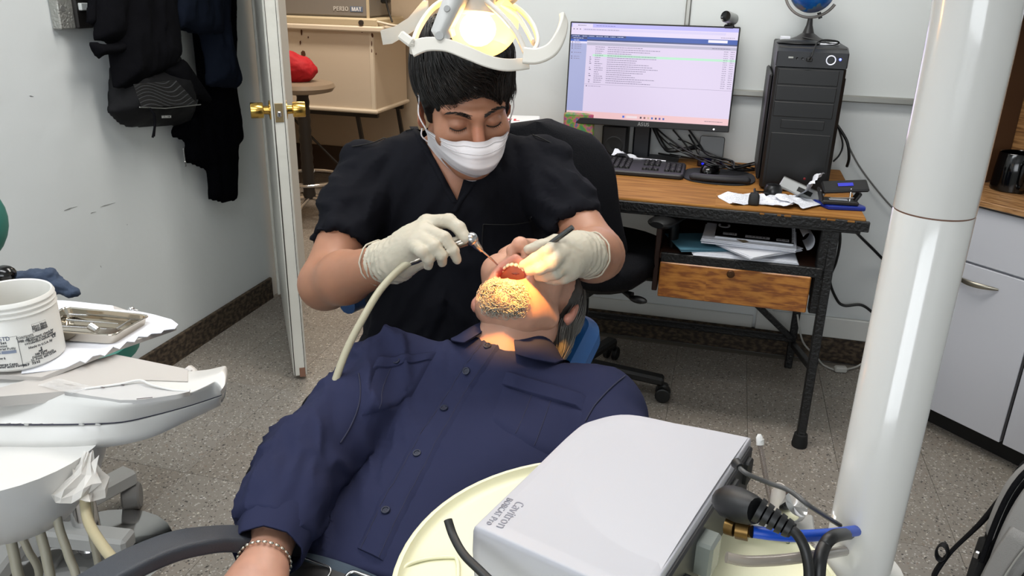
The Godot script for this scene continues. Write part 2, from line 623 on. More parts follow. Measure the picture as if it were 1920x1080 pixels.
# ================================================================ the room
func terrazzo(base: Color, seed_: int) -> ImageTexture:
	var r := RandomNumberGenerator.new()
	r.seed = seed_
	var S := 768
	var im := Image.create(S, S, false, Image.FORMAT_RGB8)
	im.fill(base)
	for k in 6500:
		var cx := r.randf() * S
		var cy := r.randf() * S
		var rad := r.randf_range(1.2, 4.6)
		var an := r.randf() * PI
		var asp := r.randf_range(0.4, 1.0)
		var q := r.randf()
		var col := base.lightened(r.randf_range(0.12, 0.5)) if q < 0.5 else base.darkened(r.randf_range(0.15, 0.5))
		if q > 0.93: col = Color(0.13, 0.125, 0.12)
		elif q > 0.87: col = Color(0.78, 0.75, 0.7)
		elif q > 0.78: col = base.lerp(Color(0.5, 0.4, 0.33), 0.5)
		var ca := cos(an)
		var sa := sin(an)
		for y in range(int(cy - rad), int(cy + rad) + 1):
			for x in range(int(cx - rad), int(cx + rad) + 1):
				var dx := x - cx
				var dy := y - cy
				var u := (dx * ca + dy * sa) / rad
				var w := (dy * ca - dx * sa) / (rad * asp)
				if absf(u) + absf(w) * 0.8 < 1.0 and u * u + w * w < 0.95:
					im.set_pixel(posmod(x, S), posmod(y, S), col)
	return ImageTexture.create_from_image(im)

func make_room() -> void:
	var white := bumpy(M("wall_paint", Color(0.835, 0.85, 0.85), 0.55), 0.012, 0.6, 1.6)
	var slab := M("mortar", Color(0.47, 0.45, 0.42), 0.9)
	# floor slab and its terrazzo tiles
	var b := MB.new()
	b.box(Vector3(-0.3, -0.06, -1.25), Vector3(5.6, 0.1, 8.2))
	var fl := struct("floor", b, slab)
	var tex := terrazzo(Color(0.54, 0.515, 0.485), 5)
	var tm := []
	for k in 4:
		var m := StandardMaterial3D.new()
		m.resource_name = "terrazzo_%d" % k
		m.albedo_color = [Color(1, 1, 1), Color(0.97, 0.965, 0.955), Color(1.0, 0.99, 0.98), Color(0.96, 0.95, 0.94)][k]
		m.roughness = 0.5
		tri_tex(m, tex, Vector3.ONE * 1.55)
		m.uv1_offset = Vector3(0.21 * k, 0, 0.37 * k)
		tm.append(m)
	var pitch := 0.258
	b = MB.new()
	b.box(Vector3.ZERO, Vector3(pitch - 0.0009, 0.014, pitch - 0.0009), 0.0006)
	var tile := b.mesh()
	for i in range(-6, 12):
		for j in range(-15, 4):
			var p := Vector3(-1.367 + (i + 0.5) * pitch, -0.007 + rng.randf_range(-0.0006, 0.0), -1.634 + (j + 0.5) * pitch)
			var main: bool = p.z > -2.97 and p.x > -1.95 and p.x < 1.3
			var back: bool = p.z <= -2.97 and p.z > -5.2 and p.x > -3.0 and p.x < -0.95
			if main or back:
				var o := obj("tile", tile, tm[rng.randi() % 4], fl)
				o.position = p
	# left wall
	b = MB.new()
	b.box(Vector3(-1.9, 1.3, -0.17), Vector3(0.12, 2.62, 5.66))
	var wl := struct("wall_left", b, white)
	# scuffs on the left wall: thin worn streaks
	var sc := M("scuff", Color(0.5, 0.5, 0.49), 0.8)
	for q in [[124, 393, 145, 387, 2.0], [188, 388, 216, 380, 2.5], [170, 400, 180, 397, 1.6], [120, 395, 132, 392, 1.8], [130, 392, 134, 390, 1.4], [55, 180, 63, 181, 3.0], [188, 498, 190, 502, 1.2], [238, 421, 239, 422, 2.0]]:
		b = MB.new()
		var a := PX(q[0], q[1], -1.8394)
		var e := PX(q[2], q[3], -1.8394)
		b.tube([a, a.lerp(e, 0.3) + Vector3(0, 0.001, 0), e], [0.0004, q[4] * 0.0009, 0.0004], 5, true, 0.25, Vector3.UP)
		wobj("scuff_mark", b, sc, wl)
	# back wall with a doorway on the left
	b = MB.new()
	b.box(Vector3(0.48, 1.3, -3.04), Vector3(2.98, 2.62, 0.12))
	b.box(Vector3(-1.46, 2.33, -3.04), Vector3(0.9, 0.56, 0.12))
	struct("wall_back", b, white)
	b = MB.new()
	b.box(Vector3(2.01, 1.3, -0.17), Vector3(0.12, 2.62, 5.86))
	struct("wall_right", b, white)
	b = MB.new()
	b.box(Vector3(0.06, 1.3, 2.67), Vector3(4.0, 2.62, 0.12))
	struct("wall_front", b, white)
	b = MB.new()
	b.box(Vector3(0.06, 2.66, -0.17), Vector3(4.0, 0.1, 5.9))
	struct("ceiling", b, M("ceiling_paint", Color(0.86, 0.86, 0.85), 0.8))
	# worn brown baseboards
	var brown := StandardMaterial3D.new()
	brown.roughness = 0.75
	tri_tex(brown, noise_tex(0.02, 5, 3, 256, false, 1.0, grad([Color(0.15, 0.115, 0.08), Color(0.27, 0.22, 0.165), Color(0.36, 0.31, 0.25)], [0.25, 0.55, 0.9])), Vector3(5, 9, 5))
	b = MB.new()
	b.box(Vector3(-1.834, 0.045, -0.17), Vector3(0.014, 0.1, 5.44), 0.003)
	struct("baseboard_left", b, brown)
	b = MB.new()
	b.box(Vector3(0.29, 0.045, -2.974), Vector3(2.6, 0.1, 0.014), 0.003)
	struct("baseboard_back", b, brown)
	# white skirting strips with an upright batten on the back wall
	var trimw := M("trim_paint", Color(0.82, 0.825, 0.81), 0.45)
	b = MB.new()
	b.box(Vector3(0.85, 0.135, -2.972), Vector3(1.3, 0.08, 0.018), 0.003)
	struct("trim_1", b, trimw)
	b = MB.new()
	b.box(Vector3(-0.4, 0.12, -2.974), Vector3(1.18, 0.05, 0.012), 0.003)
	struct("trim_2", b, trimw)
	var bp := PZ(1434, 600, -2.975)
	b = MB.new()
	b.box(Vector3(bp.x, 0.36, -2.974), Vector3(0.045, 0.42, 0.014), 0.003)
	struct("trim_3", b, trimw)
	# door frame, hidden edge of the doorway
	b = MB.new()
	b.box(Vector3(-1.0, 1.02, -3.04), Vector3(0.05, 2.06, 0.14), 0.004)
	b.box(Vector3(-1.81, 1.02, -3.06), Vector3(0.05, 2.06, 0.1), 0.004)
	b.box(Vector3(-1.41, 2.06, -3.04), Vector3(0.86, 0.05, 0.14), 0.004)
	struct("trim_4", b, trimw)
	make_door()
	# whiteboard with its aluminium edge
	var wb := thing("whiteboard", "wide white board with a grey metal edge on the back wall behind the computer tower", "whiteboard", Vector3(0.5, 0.975, -2.978))
	b = MB.new()
	b.box(Vector3(0, 0.45, 0), Vector3(1.32, 0.9, 0.012), 0.002)
	obj("panel", b, M("board_white", Color(0.82, 0.835, 0.83), 0.28), wb)
	var al := M("aluminium", Color(0.62, 0.62, 0.60), 0.35, 0.7)
	b = MB.new()
	b.box(Vector3(0, 0.0, 0.008), Vector3(1.35, 0.022, 0.03), 0.004)
	obj("edge_rail", b, al, wb)
	b = MB.new()
	b.box(Vector3(-0.665, 0.45, 0.004), Vector3(0.018, 0.9, 0.022), 0.004)
	obj("edge_rail", b, al, wb)
	# light switch box, top left
	var e0 := PX(120, 20, -1.84)
	var sb := thing("switch_box", "grey steel electrical box with a white rocker switch, top left on the wall", "switch", Vector3(-1.84, 1.225, e0.z))
	var zinc := bumpy(M("zinc", Color(0.66, 0.66, 0.64), 0.42, 0.65), 0.05, 3.0, 6.0)
	b = MB.new()
	b.box(Vector3(0.015, 0.005, 0.025), Vector3(0.03, 0.12, 0.056), 0.003)
	obj("body", b, zinc, sb)
	b = MB.new()
	b.lathe([Vector2(0.0, 0.001), Vector2(0.008, 0.001), Vector2(0.009, 0.0)], 18, Transform3D(Basis(Vector3.BACK, -PI / 2), Vector3(0.03, 0.0, 0.036)))
	obj("knockout", b, M("zinc_dark", Color(0.5, 0.5, 0.49), 0.5, 0.5), sb)
	b = MB.new()
	b.box(Vector3(0.02, 0.0, -0.032), Vector3(0.04, 0.11, 0.062), 0.004)
	obj("cover", b, M("cover_black", Color(0.11, 0.1, 0.095), 0.55), sb)
	b = MB.new()
	b.box(Vector3(0.044, 0.004, -0.026), Vector3(0.012, 0.02, 0.028), 0.002)
	obj("rocker", b, M("rocker_white", Color(0.87, 0.88, 0.87), 0.4), sb)

func make_door() -> void:
	var hinge := Vector3(-1.815, 0, -2.925)
	var latch := Vector3(-1.353, 0, -2.22)
	var u := (latch - hinge).normalized()
	var w := Vector3(u.z, 0, -u.x)     # towards the room side that faces the left wall
	if w.x > 0.0: w = -w
	var len := (latch - hinge).length()
	var d := thing("door_1", "white painted door standing open with brass knobs and chipped edges", "door", hinge, Basis(u, Vector3.UP, u.cross(Vector3.UP)))
	d.set_meta("kind", "structure")
	d.remove_meta("category")
	var dir := 1.0 if (d.transform.basis.z).dot(w) > 0.0 else -1.0     # local z sign of the visible face
	var pt := bumpy(M("door_paint", Color(0.81, 0.805, 0.77), 0.38), 0.02, 1.2, 2.0)
	var th := 0.046
	var b := MB.new()
	b.box(Vector3(len / 2, 1.03, -dir * th / 2), Vector3(len, 2.03, th), 0.005)
	obj("leaf", b, pt, d)
	# seam down the latch edge where the facing has come away
	b = MB.new()
	b.tube([Vector3(len + 0.0006, 1.6, -dir * 0.006), Vector3(len + 0.0006, 1.1, -dir * 0.007), Vector3(len + 0.0006, 0.7, -dir * 0.006), Vector3(len + 0.0006, 0.02, -dir * 0.004)], [0.0005, 0.001, 0.0022, 0.0015], 5)
	b.tube([Vector3(len + 0.0006, 1.5, -dir * 0.038), Vector3(len + 0.0006, 0.8, -dir * 0.038), Vector3(len + 0.0006, 0.02, -dir * 0.039)], [0.0006, 0.001, 0.001], 5)
	obj("edge_seam", b, M("seam_dark", Color(0.2, 0.18, 0.16), 0.9), d)
	b = MB.new()
	b.box(Vector3(len + 0.0004, 0.03, -dir * 0.03), Vector3(0.002, 0.035, 0.02), 0.0005)
	obj("chipped_corner", b, M("bare_wood", Color(0.5, 0.36, 0.29), 0.8), d)
	var brass := M("brass", Color(0.83, 0.68, 0.36), 0.22, 1.0)
	var hy := 0.927
	for s in [1.0, -1.0]:
		b = MB.new()
		var z0: float = 0.0 if s > 0 else -dir * th
		b.lathe([Vector2(0.0, 0.0), Vector2(0.03, 0.0), Vector2(0.03, 0.004), Vector2(0.014, 0.006), Vector2(0.013, 0.02), Vector2(0.0235, 0.022), Vector2(0.0245, 0.024), Vector2(0.0245, 0.058), Vector2(0.0235, 0.06), Vector2(0.0, 0.06)], 28,
			Transform3D(Basis(Vector3.RIGHT, (PI / 2 if dir * s > 0 else -PI / 2)), Vector3(len - 0.06, hy, z0)))
		obj("door_knob", b, brass, d)
	b = MB.new()
	b.box(Vector3(len + 0.001, hy, -dir * th / 2), Vector3(0.003, 0.058, 0.025), 0.0005)
	var pl := obj("latch_plate", b, M("worn_brass", Color(0.66, 0.58, 0.43), 0.35, 0.85), d)
	b = MB.new()
	b.box(Vector3(len + 0.005, hy - 0.004, -dir * th / 2), Vector3(0.01, 0.018, 0.012), 0.003)
	obj("latch", b, M("steel", Color(0.7, 0.7, 0.7), 0.25, 1.0), pl)
	# painted stop strip along the hinge side
	b = MB.new()
	b.box(Vector3(0.02, 1.03, dir * 0.006), Vector3(0.035, 2.03, 0.012), 0.003)
	obj("edge_strip", b, pt, d)

func make_back_room() -> void:
	var beige := bumpy(M("beige_wall", Color(0.72, 0.66, 0.58), 0.7), 0.012, 0.8, 1.6)
	var b := MB.new()
	b.box(Vector3(-2.0, 1.25, -5.18), Vector3(2.3, 2.5, 0.1))
	struct("wall_next_room_back", b, beige)
	b = MB.new()
	b.box(Vector3(-3.1, 1.25, -4.1), Vector3(0.1, 2.5, 2.2))
	struct("wall_next_room_left", b, beige)
	b = MB.new()
	b.box(Vector3(-0.9, 1.25, -4.15), Vector3(0.1, 2.5, 2.0))
	struct("wall_next_room_right", b, beige)
	b = MB.new()
	b.box(Vector3(-2.0, 2.46, -4.15), Vector3(2.3, 0.1, 2.2))
	struct("ceiling_next_room", b, mats["ceiling_paint"])
	b = MB.new()
	b.box(Vector3(-2.5, 1.25, -3.05), Vector3(1.2, 2.5, 0.1))
	struct("wall_next_room_front", b, beige)
	b = MB.new()
	b.box(Vector3(-2.0, 0.1, -5.12), Vector3(2.1, 0.2, 0.02), 0.003)
	struct("baseboard_next_room", b, M("old_wood", Color(0.25, 0.19, 0.15), 0.8))
	# chipped cream cabinet on a black stand
	var zf := -4.55
	var xr := -2.055
	var cb := thing("steel_cabinet", "old cream cabinet with chipped paint on a black stand, beyond the open door", "cabinet", Vector3(xr - 0.45, 0, zf - 0.25))
	var cream := M("cream_paint", Color(0.82, 0.77, 0.70), 0.42)
	b = MB.new()
	b.box(Vector3(0, 0.79, 0), Vector3(0.9, 0.46, 0.5), 0.004)
	obj("body", b, cream, cb)
	b = MB.new()
	b.box(Vector3(0, 0.555, 0.005), Vector3(0.93, 0.025, 0.53), 0.008)
	obj("bottom_rim", b, M("cream_light", Color(0.85, 0.81, 0.74), 0.45), cb)
	b = MB.new()
	b.box(Vector3(0.03, 1.035, 0.01), Vector3(1.0, 0.034, 0.56), 0.008)
	obj("worktop", b, mats["cream_light"], cb)
	b = MB.new()
	b.box(Vector3(0.435, 0.79, 0.252), Vector3(0.025, 0.45, 0.006), 0.001)
	obj("corner_strip", b, mats["cream_light"], cb)
	var rust := M("rust", Color(0.33, 0.2, 0.12), 0.9)
	for q in [[698, 66, 5, 9], [697, 82, 2, 10], [697, 95, 2, 8], [705, 101, 2, 5], [578, 70, 2.5, 4], [565, 60, 3.5, 12], [563, 80, 3, 9], [569, 102, 10, 15], [633, 57, 3, 2], [640, 57.5, 3, 2], [679, 60, 3, 2.5], [579, 112, 4, 10]]:
		var p := PZ(q[0], q[1], zf + 0.004)
		b = MB.new()
		var k := 4.65 / 1500.0 * 0.5
		var pl := PackedVector2Array()
		for a in 7: pl.append(Vector2.from_angle(TAU * a / 7.0) * Vector2(q[2], q[3]) * k * rng.randf_range(0.7, 1.15))
		b.extrude(pl, 0.003, Transform3D(Basis.IDENTITY, p))
		wobj("chip", b, rust, cb)
	# the stand
	var blk := M("stand_black", Color(0.09, 0.075, 0.065), 0.5)
	b = MB.new()
	b.box(Vector3(0, 0.525, 0.2), Vector3(0.88, 0.03, 0.03), 0.003)
	b.box(Vector3(0, 0.525, -0.2), Vector3(0.88, 0.03, 0.03), 0.003)
	b.box(Vector3(0.3, 0.525, 0), Vector3(0.03, 0.03, 0.42), 0.003)
	obj("stand_frame", b, blk, cb)
	for s in [[0.3, 0.2], [0.4, -0.2], [-0.3, 0.2], [-0.4, -0.2]]:
		b = MB.new()
		b.bar(Vector3(s[0], 0.52, s[1]), Vector3(s[0] + 0.08 * signf(s[0]), 0.0, s[1]), 0.022, 0.022)
		obj("leg", b, blk, cb)
	b = MB.new()
	b.bar(Vector3(-0.2, 0.52, 0.2), Vector3(0.28, 0.08, 0.2), 0.012, 0.012)
	obj("brace", b, blk, cb)
	# grey apparatus on the cabinet
	var m0 := thing("lab_machine", "grey tabletop machine with a cream base on the old cabinet beyond the door", "machine", Vector3(xr - 0.42, 1.052, zf - 0.2))
	var gm := M("machine_grey", Color(0.5, 0.485, 0.465), 0.5)
	b = MB.new()
	b.box(Vector3(0.03, 0.018, 0.02), Vector3(0.86, 0.05, 0.42), 0.01)
	obj("base", b, M("machine_cream", Color(0.76, 0.71, 0.6), 0.45), m0)
	b = MB.new()
	b.box(Vector3(0.0, 0.18, 0.03), Vector3(0.8, 0.28, 0.34), 0.015)
	obj("housing", b, gm, m0)
	b = MB.new()
	b.box(Vector3(0.392, 0.18, 0.2), Vector3(0.018, 0.28, 0.008), 0.002)
	obj("corner_strip", b, mats["machine_cream"], m0)
	b = MB.new()
	b.box(Vector3(-0.12, 0.2, 0.2), Vector3(0.5, 0.1, 0.016), 0.005)
	obj("control_panel", b, M("panel_grey", Color(0.56, 0.545, 0.53), 0.4), m0)
	b = MB.new()
	b.add_mesh(text("PERIO", 0.034, 0.002, 700), Transform3D(Basis.IDENTITY, Vector3(0.22, 0.09, 0.202)))
	obj("lettering", b, M("letter_light", Color(0.78, 0.78, 0.77), 0.5), m0)
	b = MB.new()
	b.box(Vector3(0.32, 0.09, 0.2015), Vector3(0.08, 0.03, 0.002), 0.0005)
	obj("badge", b, M("badge_blue", Color(0.38, 0.45, 0.55), 0.4), m0)
	b = MB.new()
	b.add_mesh(text("MAT", 0.03, 0.002, 700), Transform3D(Basis.IDENTITY, Vector3(0.32, 0.09, 0.203)))
	obj("lettering", b, M("letter_white", Color(0.92, 0.93, 0.95), 0.5), m0)
	b = MB.new()
	b.lathe([Vector2(0, 0), Vector2(0.014, 0), Vector2(0.016, -0.006), Vector2(0.016, -0.01)], 16, Transform3D(Basis(Vector3.RIGHT, PI / 2), Vector3(0.36, 0.018, 0.24)))
	obj("knob", b, M("dark_knob", Color(0.2, 0.19, 0.18), 0.4), m0)
	b = MB.new()
	b.box(Vector3(0.47, 0.26, 0.05), Vector3(0.12, 0.05, 0.1), 0.006, Basis(Vector3.BACK, -0.5))
	obj("side_bracket", b, M("bracket_grey", Color(0.6, 0.59, 0.57), 0.45), m0)
	b = MB.new()
	b.box(Vector3(0.44, 0.14, 0.05), Vector3(0.05, 0.035, 0.05), 0.008)
	b.tube(curve([Vector3(0.45, 0.14, 0.07), Vector3(0.47, 0.08, 0.08), Vector3(0.5, 0.02, 0.1)]), 0.006, 6)
	obj("plug", b, M("black_plastic", Color(0.045, 0.045, 0.048), 0.45), m0)
	b = MB.new()
	b.tube(curve([Vector3(0.42, 0.03, 0.2), Vector3(0.48, 0.022, 0.22), Vector3(0.56, 0.005, 0.18), Vector3(0.62, 0.005, 0.05)]), 0.008, 7)
	obj("hose", b, mats["cream_light"], m0)
	# stool with a red bag on it
	var sp := PZ(575, 160, -4.05)
	var st := thing("stool", "high stool with a taupe round seat and chrome foot bars beyond the door", "stool", Vector3(sp.x - 0.03, 0, -4.05))
	b = MB.new()
	b.lathe([Vector2(0, sp.y - 0.04), Vector2(0.12, sp.y - 0.04), Vector2(0.165, sp.y - 0.03), Vector2(0.18, sp.y - 0.008), Vector2(0.17, sp.y + 0.012), Vector2(0.13, sp.y + 0.022), Vector2(0, sp.y + 0.025)], 32)
	obj("seat", b, M("taupe_vinyl", Color(0.56, 0.5, 0.43), 0.38), st)
	b = MB.new()
	var pr := []
	for k in 24:
		pr.append(Vector2(0.032 + (0.004 if k % 2 else 0.0), 0.12 + (sp.y - 0.16) * k / 23.0))
	b.lathe(pr, 20)
	obj("column", b, M("bellows", Color(0.16, 0.145, 0.135), 0.6), st)
	var chrome := M("chrome", Color(0.85, 0.85, 0.85), 0.12, 1.0)
	for k in 5:
		b = MB.new()
		var a := TAU * k / 5.0 + 0.15
		var q := Vector3(cos(a), 0, sin(a))
		b.tube([Vector3(0, 0.13, 0), q * 0.15 + Vector3(0, 0.11, 0), q * 0.29 + Vector3(0, 0.06, 0)], [0.014, 0.013, 0.011], 8)
		b.ball(q * 0.29 + Vector3(0, 0.025, 0), Vector3(0.018, 0.025, 0.025))
		obj("foot", b, chrome, st)
	b = MB.new()
	var ring := []
	for k in 25: ring.append(Vector3(cos(TAU * k / 24.0) * 0.2, 0.24, sin(TAU * k / 24.0) * 0.2))
	b.tube(ring, 0.009, 7, false)
	for k in 3:
		var a2 := TAU * k / 3.0 + 0.2
		b.tube([Vector3(0, 0.2, 0), Vector3(cos(a2) * 0.2, 0.24, sin(a2) * 0.2)], 0.006, 6)
	obj("foot_ring", b, chrome, st)
	# red bag
	var f := Field.new(Vector3(-0.16, -0.02, -0.14), Vector3(0.16, 0.2, 0.14), 0.008)
	f.ell(Vector3(-0.02, 0.06, 0), Vector3(0.12, 0.075, 0.09), 0.02)
	f.ell(Vector3(-0.05, 0.1, 0.01), Vector3(0.07, 0.06, 0.07), 0.02)
	f.cut(Vector3(0, 0.0, 0), Vector3.DOWN, Vector3(-0.2, -0.1, -0.2), Vector3(0.2, 0.05, 0.2))
	nz.frequency = 14.0
	b = MB.new()
	f.build(b, func(p, _n): return nz.get_noise_3d(p.x * 0.6, p.y, p.z) * 0.012)
	var rb := obj("cloth_bag", b, M("red_cloth", Color(0.68, 0.03, 0.1), 0.75))
	rb.position = Vector3(sp.x - 0.03, sp.y + 0.024, -4.03)
	tag(rb, "crumpled red cloth bag lying on the taupe stool seat", "bag")

# ================================================================ desk
func wood_tex(cols: Array, offs: Array, seed_: int, fx: float, fy: float) -> ImageTexture:
	var f := FastNoiseLite.new()
	f.seed = seed_; f.frequency = 1.0; f.fractal_octaves = 4; f.noise_type = FastNoiseLite.TYPE_SIMPLEX
	var g := grad(cols, offs)
	var W := 512
	var im := Image.create(W, W, false, Image.FORMAT_RGB8)
	for y in W:
		for x in W:
			var n := f.get_noise_2d(x * fx, y * fy) * 0.5 + 0.5
			var r := f.get_noise_2d(x * fx * 0.4 + 90.0, y * fy * 5.0) * 0.22
			im.set_pixel(x, y, g.sample(clampf(n + r, 0.0, 1.0)))
	return ImageTexture.create_from_image(im)

func make_desk() -> void:
	var D := 0.73
	var dt := thing("desk", "old wooden desk with a black metal frame against the back wall", "desk", Vector3(-0.2, 0, -2.64))
	var wt := wood_tex([Color(0.52, 0.35, 0.17), Color(0.6, 0.41, 0.2), Color(0.65, 0.47, 0.25)], [0.2, 0.55, 0.85], 4, 0.006, 0.05)
	var wood := M("desk_wood", Color.WHITE, 0.62, 0.0, {"metallic_specular": 0.25})
	tri_tex(wood, wt, Vector3(1.2, 1.2, 1.2))
	var black := bumpy(M("desk_black", Color(0.035, 0.035, 0.038), 0.5), 0.05, 2.0, 5.0)
	var b := MB.new()
	b.box(Vector3(-0.25, D - 0.0125, -2.645), Vector3(1.32, 0.025, 0.645), 0.003)
	wobj("top", b, wood, dt)
	b = MB.new()
	b.box(Vector3(-0.25, D - 0.022, -2.318), Vector3(1.34, 0.03, 0.012), 0.002)
	b.box(Vector3(-0.25, D - 0.032, -2.33), Vector3(1.3, 0.025, 0.03), 0.002)
	b.box(Vector3(0.408, D - 0.022, -2.64), Vector3(0.008, 0.03, 0.64), 0.002)
	wobj("edge_band", b, black, dt)
	# chips where the black band has worn through
	for q in [[1560, 404, 14], [1545, 402, 8], [1478, 398, 12], [1462, 396, 6], [1598, 405, 12], [1430, 393, 8]]:
		b = MB.new()
		var p := PZ(q[0], q[1], -2.311)
		b.box(Vector3(p.x, D - 0.009, -2.3118), Vector3(q[2] * 0.0016, 0.0055, 0.002), 0.0008)
		wobj("worn_edge", b, wood, dt)
	# legs: front pair inclined angle iron with rubber feet, rear pair
	for sx in [0.335, -0.8]:
		b = MB.new()
		b.bar(Vector3(sx, 0.03, -2.3), Vector3(sx, D - 0.04, -2.34), 0.026, 0.026, Vector3.BACK, 0.003)
		var lg := wobj("leg", b, black, dt)
		b = MB.new()
		b.lathe([Vector2(0, 0), Vector2(0.023, 0), Vector2(0.024, 0.01), Vector2(0.02, 0.042), Vector2(0.014, 0.044)], 16, Transform3D(Basis.IDENTITY, Vector3(sx, 0.0, -2.3)))
		wobj("rubber_foot", b, M("rubber", Color(0.03, 0.03, 0.03), 0.75), lg)
		b = MB.new()
		b.bar(Vector3(sx - 0.005, 0.0, -2.86), Vector3(sx - 0.005, D - 0.04, -2.86), 0.026, 0.026, Vector3.BACK, 0.003)
		wobj("leg", b, black, dt)
		b = MB.new()
		b.bar(Vector3(sx, 0.26, -2.315), Vector3(sx, 0.1, -2.84), 0.02, 0.02, Vector3.UP, 0.002)
		wobj("side_rail", b, black, dt)
	b = MB.new()
	b.bar(Vector3(-0.8, 0.12, -2.85), Vector3(0.33, 0.12, -2.85), 0.022, 0.022, Vector3.UP, 0.003)
	wobj("rear_rail", b, black, dt)
	b = MB.new()
	b.bar(Vector3(0.33, 0.12, -2.845), Vector3(-0.05, 0.44, -2.845), 0.02, 0.02, Vector3.UP, 0.002)
	wobj("brace", b, black, dt)
	# drawer unit with an open shelf
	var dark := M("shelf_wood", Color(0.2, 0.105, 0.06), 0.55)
	b = MB.new()
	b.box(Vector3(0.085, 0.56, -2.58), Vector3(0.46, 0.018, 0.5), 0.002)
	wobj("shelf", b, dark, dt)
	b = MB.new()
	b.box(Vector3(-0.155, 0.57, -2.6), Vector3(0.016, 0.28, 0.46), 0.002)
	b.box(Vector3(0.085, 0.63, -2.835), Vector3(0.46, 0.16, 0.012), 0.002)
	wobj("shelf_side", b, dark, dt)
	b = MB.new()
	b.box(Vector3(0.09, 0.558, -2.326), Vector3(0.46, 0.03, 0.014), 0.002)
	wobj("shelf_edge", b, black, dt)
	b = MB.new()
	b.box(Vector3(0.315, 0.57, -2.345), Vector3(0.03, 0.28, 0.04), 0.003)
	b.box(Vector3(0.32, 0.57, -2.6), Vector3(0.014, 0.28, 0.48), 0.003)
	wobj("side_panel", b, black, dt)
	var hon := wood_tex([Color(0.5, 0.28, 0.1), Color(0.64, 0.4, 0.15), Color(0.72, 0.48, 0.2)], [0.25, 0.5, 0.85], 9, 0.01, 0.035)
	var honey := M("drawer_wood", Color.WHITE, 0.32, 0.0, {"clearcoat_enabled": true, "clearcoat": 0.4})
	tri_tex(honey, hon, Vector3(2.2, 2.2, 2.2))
	b = MB.new()
	b.box(Vector3(0.076, 0.489, -2.325), Vector3(0.432, 0.112, 0.018), 0.003)
	b.box(Vector3(0.076, 0.489, -2.55), Vector3(0.42, 0.1, 0.43), 0.003)
	var dr := wobj("drawer", b, honey, dt)
	b = MB.new()
	var kp := PZ(1370, 514, -2.314)
	b.lathe([Vector2(0, 0.004), Vector2(0.009, 0.004), Vector2(0.0115, 0.002), Vector2(0.0115, -0.004)], 20, Transform3D(Basis(Vector3.RIGHT, PI / 2), kp))
	b.box(kp + Vector3(0, 0, 0.0045), Vector3(0.002, 0.008, 0.002))
	wobj("lock", b, M("old_brass", Color(0.35, 0.24, 0.16), 0.4, 0.8), dr)

func paper(called: String, label: String, cat: String, at: Vector3, w: float, d: float, turn: float, curl: float, group := "", seed_ := 1, mat: Material = null) -> MeshInstance3D:
	var f := FastNoiseLite.new()
	f.seed = seed_; f.frequency = 7.0
	var top := []
	var bot := []
	for i in 13:
		var r1 := PackedVector3Array()
		var r2 := PackedVector3Array()
		for j in 13:
			var u := (j / 12.0 - 0.5) * w
			var v := (i / 12.0 - 0.5) * d
			var hh := maxf(0.0, f.get_noise_2d(u * 1.0, v * 1.0) + 0.12) * curl + 0.0006
			r1.append(Vector3(u, hh, v))
			r2.append(Vector3(u, hh - 0.0005, v))
		top.append(r1)
		bot.append(r2)
	var b := MB.new()
	b.grid(top); b.grid(bot)
	var o := obj(called, b, mat if mat else M("paper_white", Color(0.86, 0.87, 0.9), 0.7))
	o.position = at; o.rotation.y = turn
	tag(o, label, cat, group)
	return o

func ink_tex(kind: int) -> ImageTexture:      # printed forms: lines of small print
	var r := RandomNumberGenerator.new()
	r.seed = 30 + kind
	var im := Image.create(256, 256, false, Image.FORMAT_RGB8)
	im.fill(Color(0.87, 0.88, 0.91))
	for y in range(22, 236, 9):
		if r.randf() < 0.22: continue
		var x := 22
		while x < 225:
			var l := r.randi_range(6, 26)
			if r.randf() < 0.75: im.fill_rect(Rect2i(x, y, mini(l, 232 - x), 2), Color(0.55, 0.56, 0.6))
			x += l + 5
	for k in 3:
		var q := Rect2i(r.randi_range(20, 120), r.randi_range(20, 200), 70, 22)
		im.fill_rect(Rect2i(q.position, Vector2i(q.size.x, 1)), Color(0.4, 0.4, 0.45))
		im.fill_rect(Rect2i(q.position + Vector2i(0, q.size.y), Vector2i(q.size.x, 1)), Color(0.4, 0.4, 0.45))
	return ImageTexture.create_from_image(im)

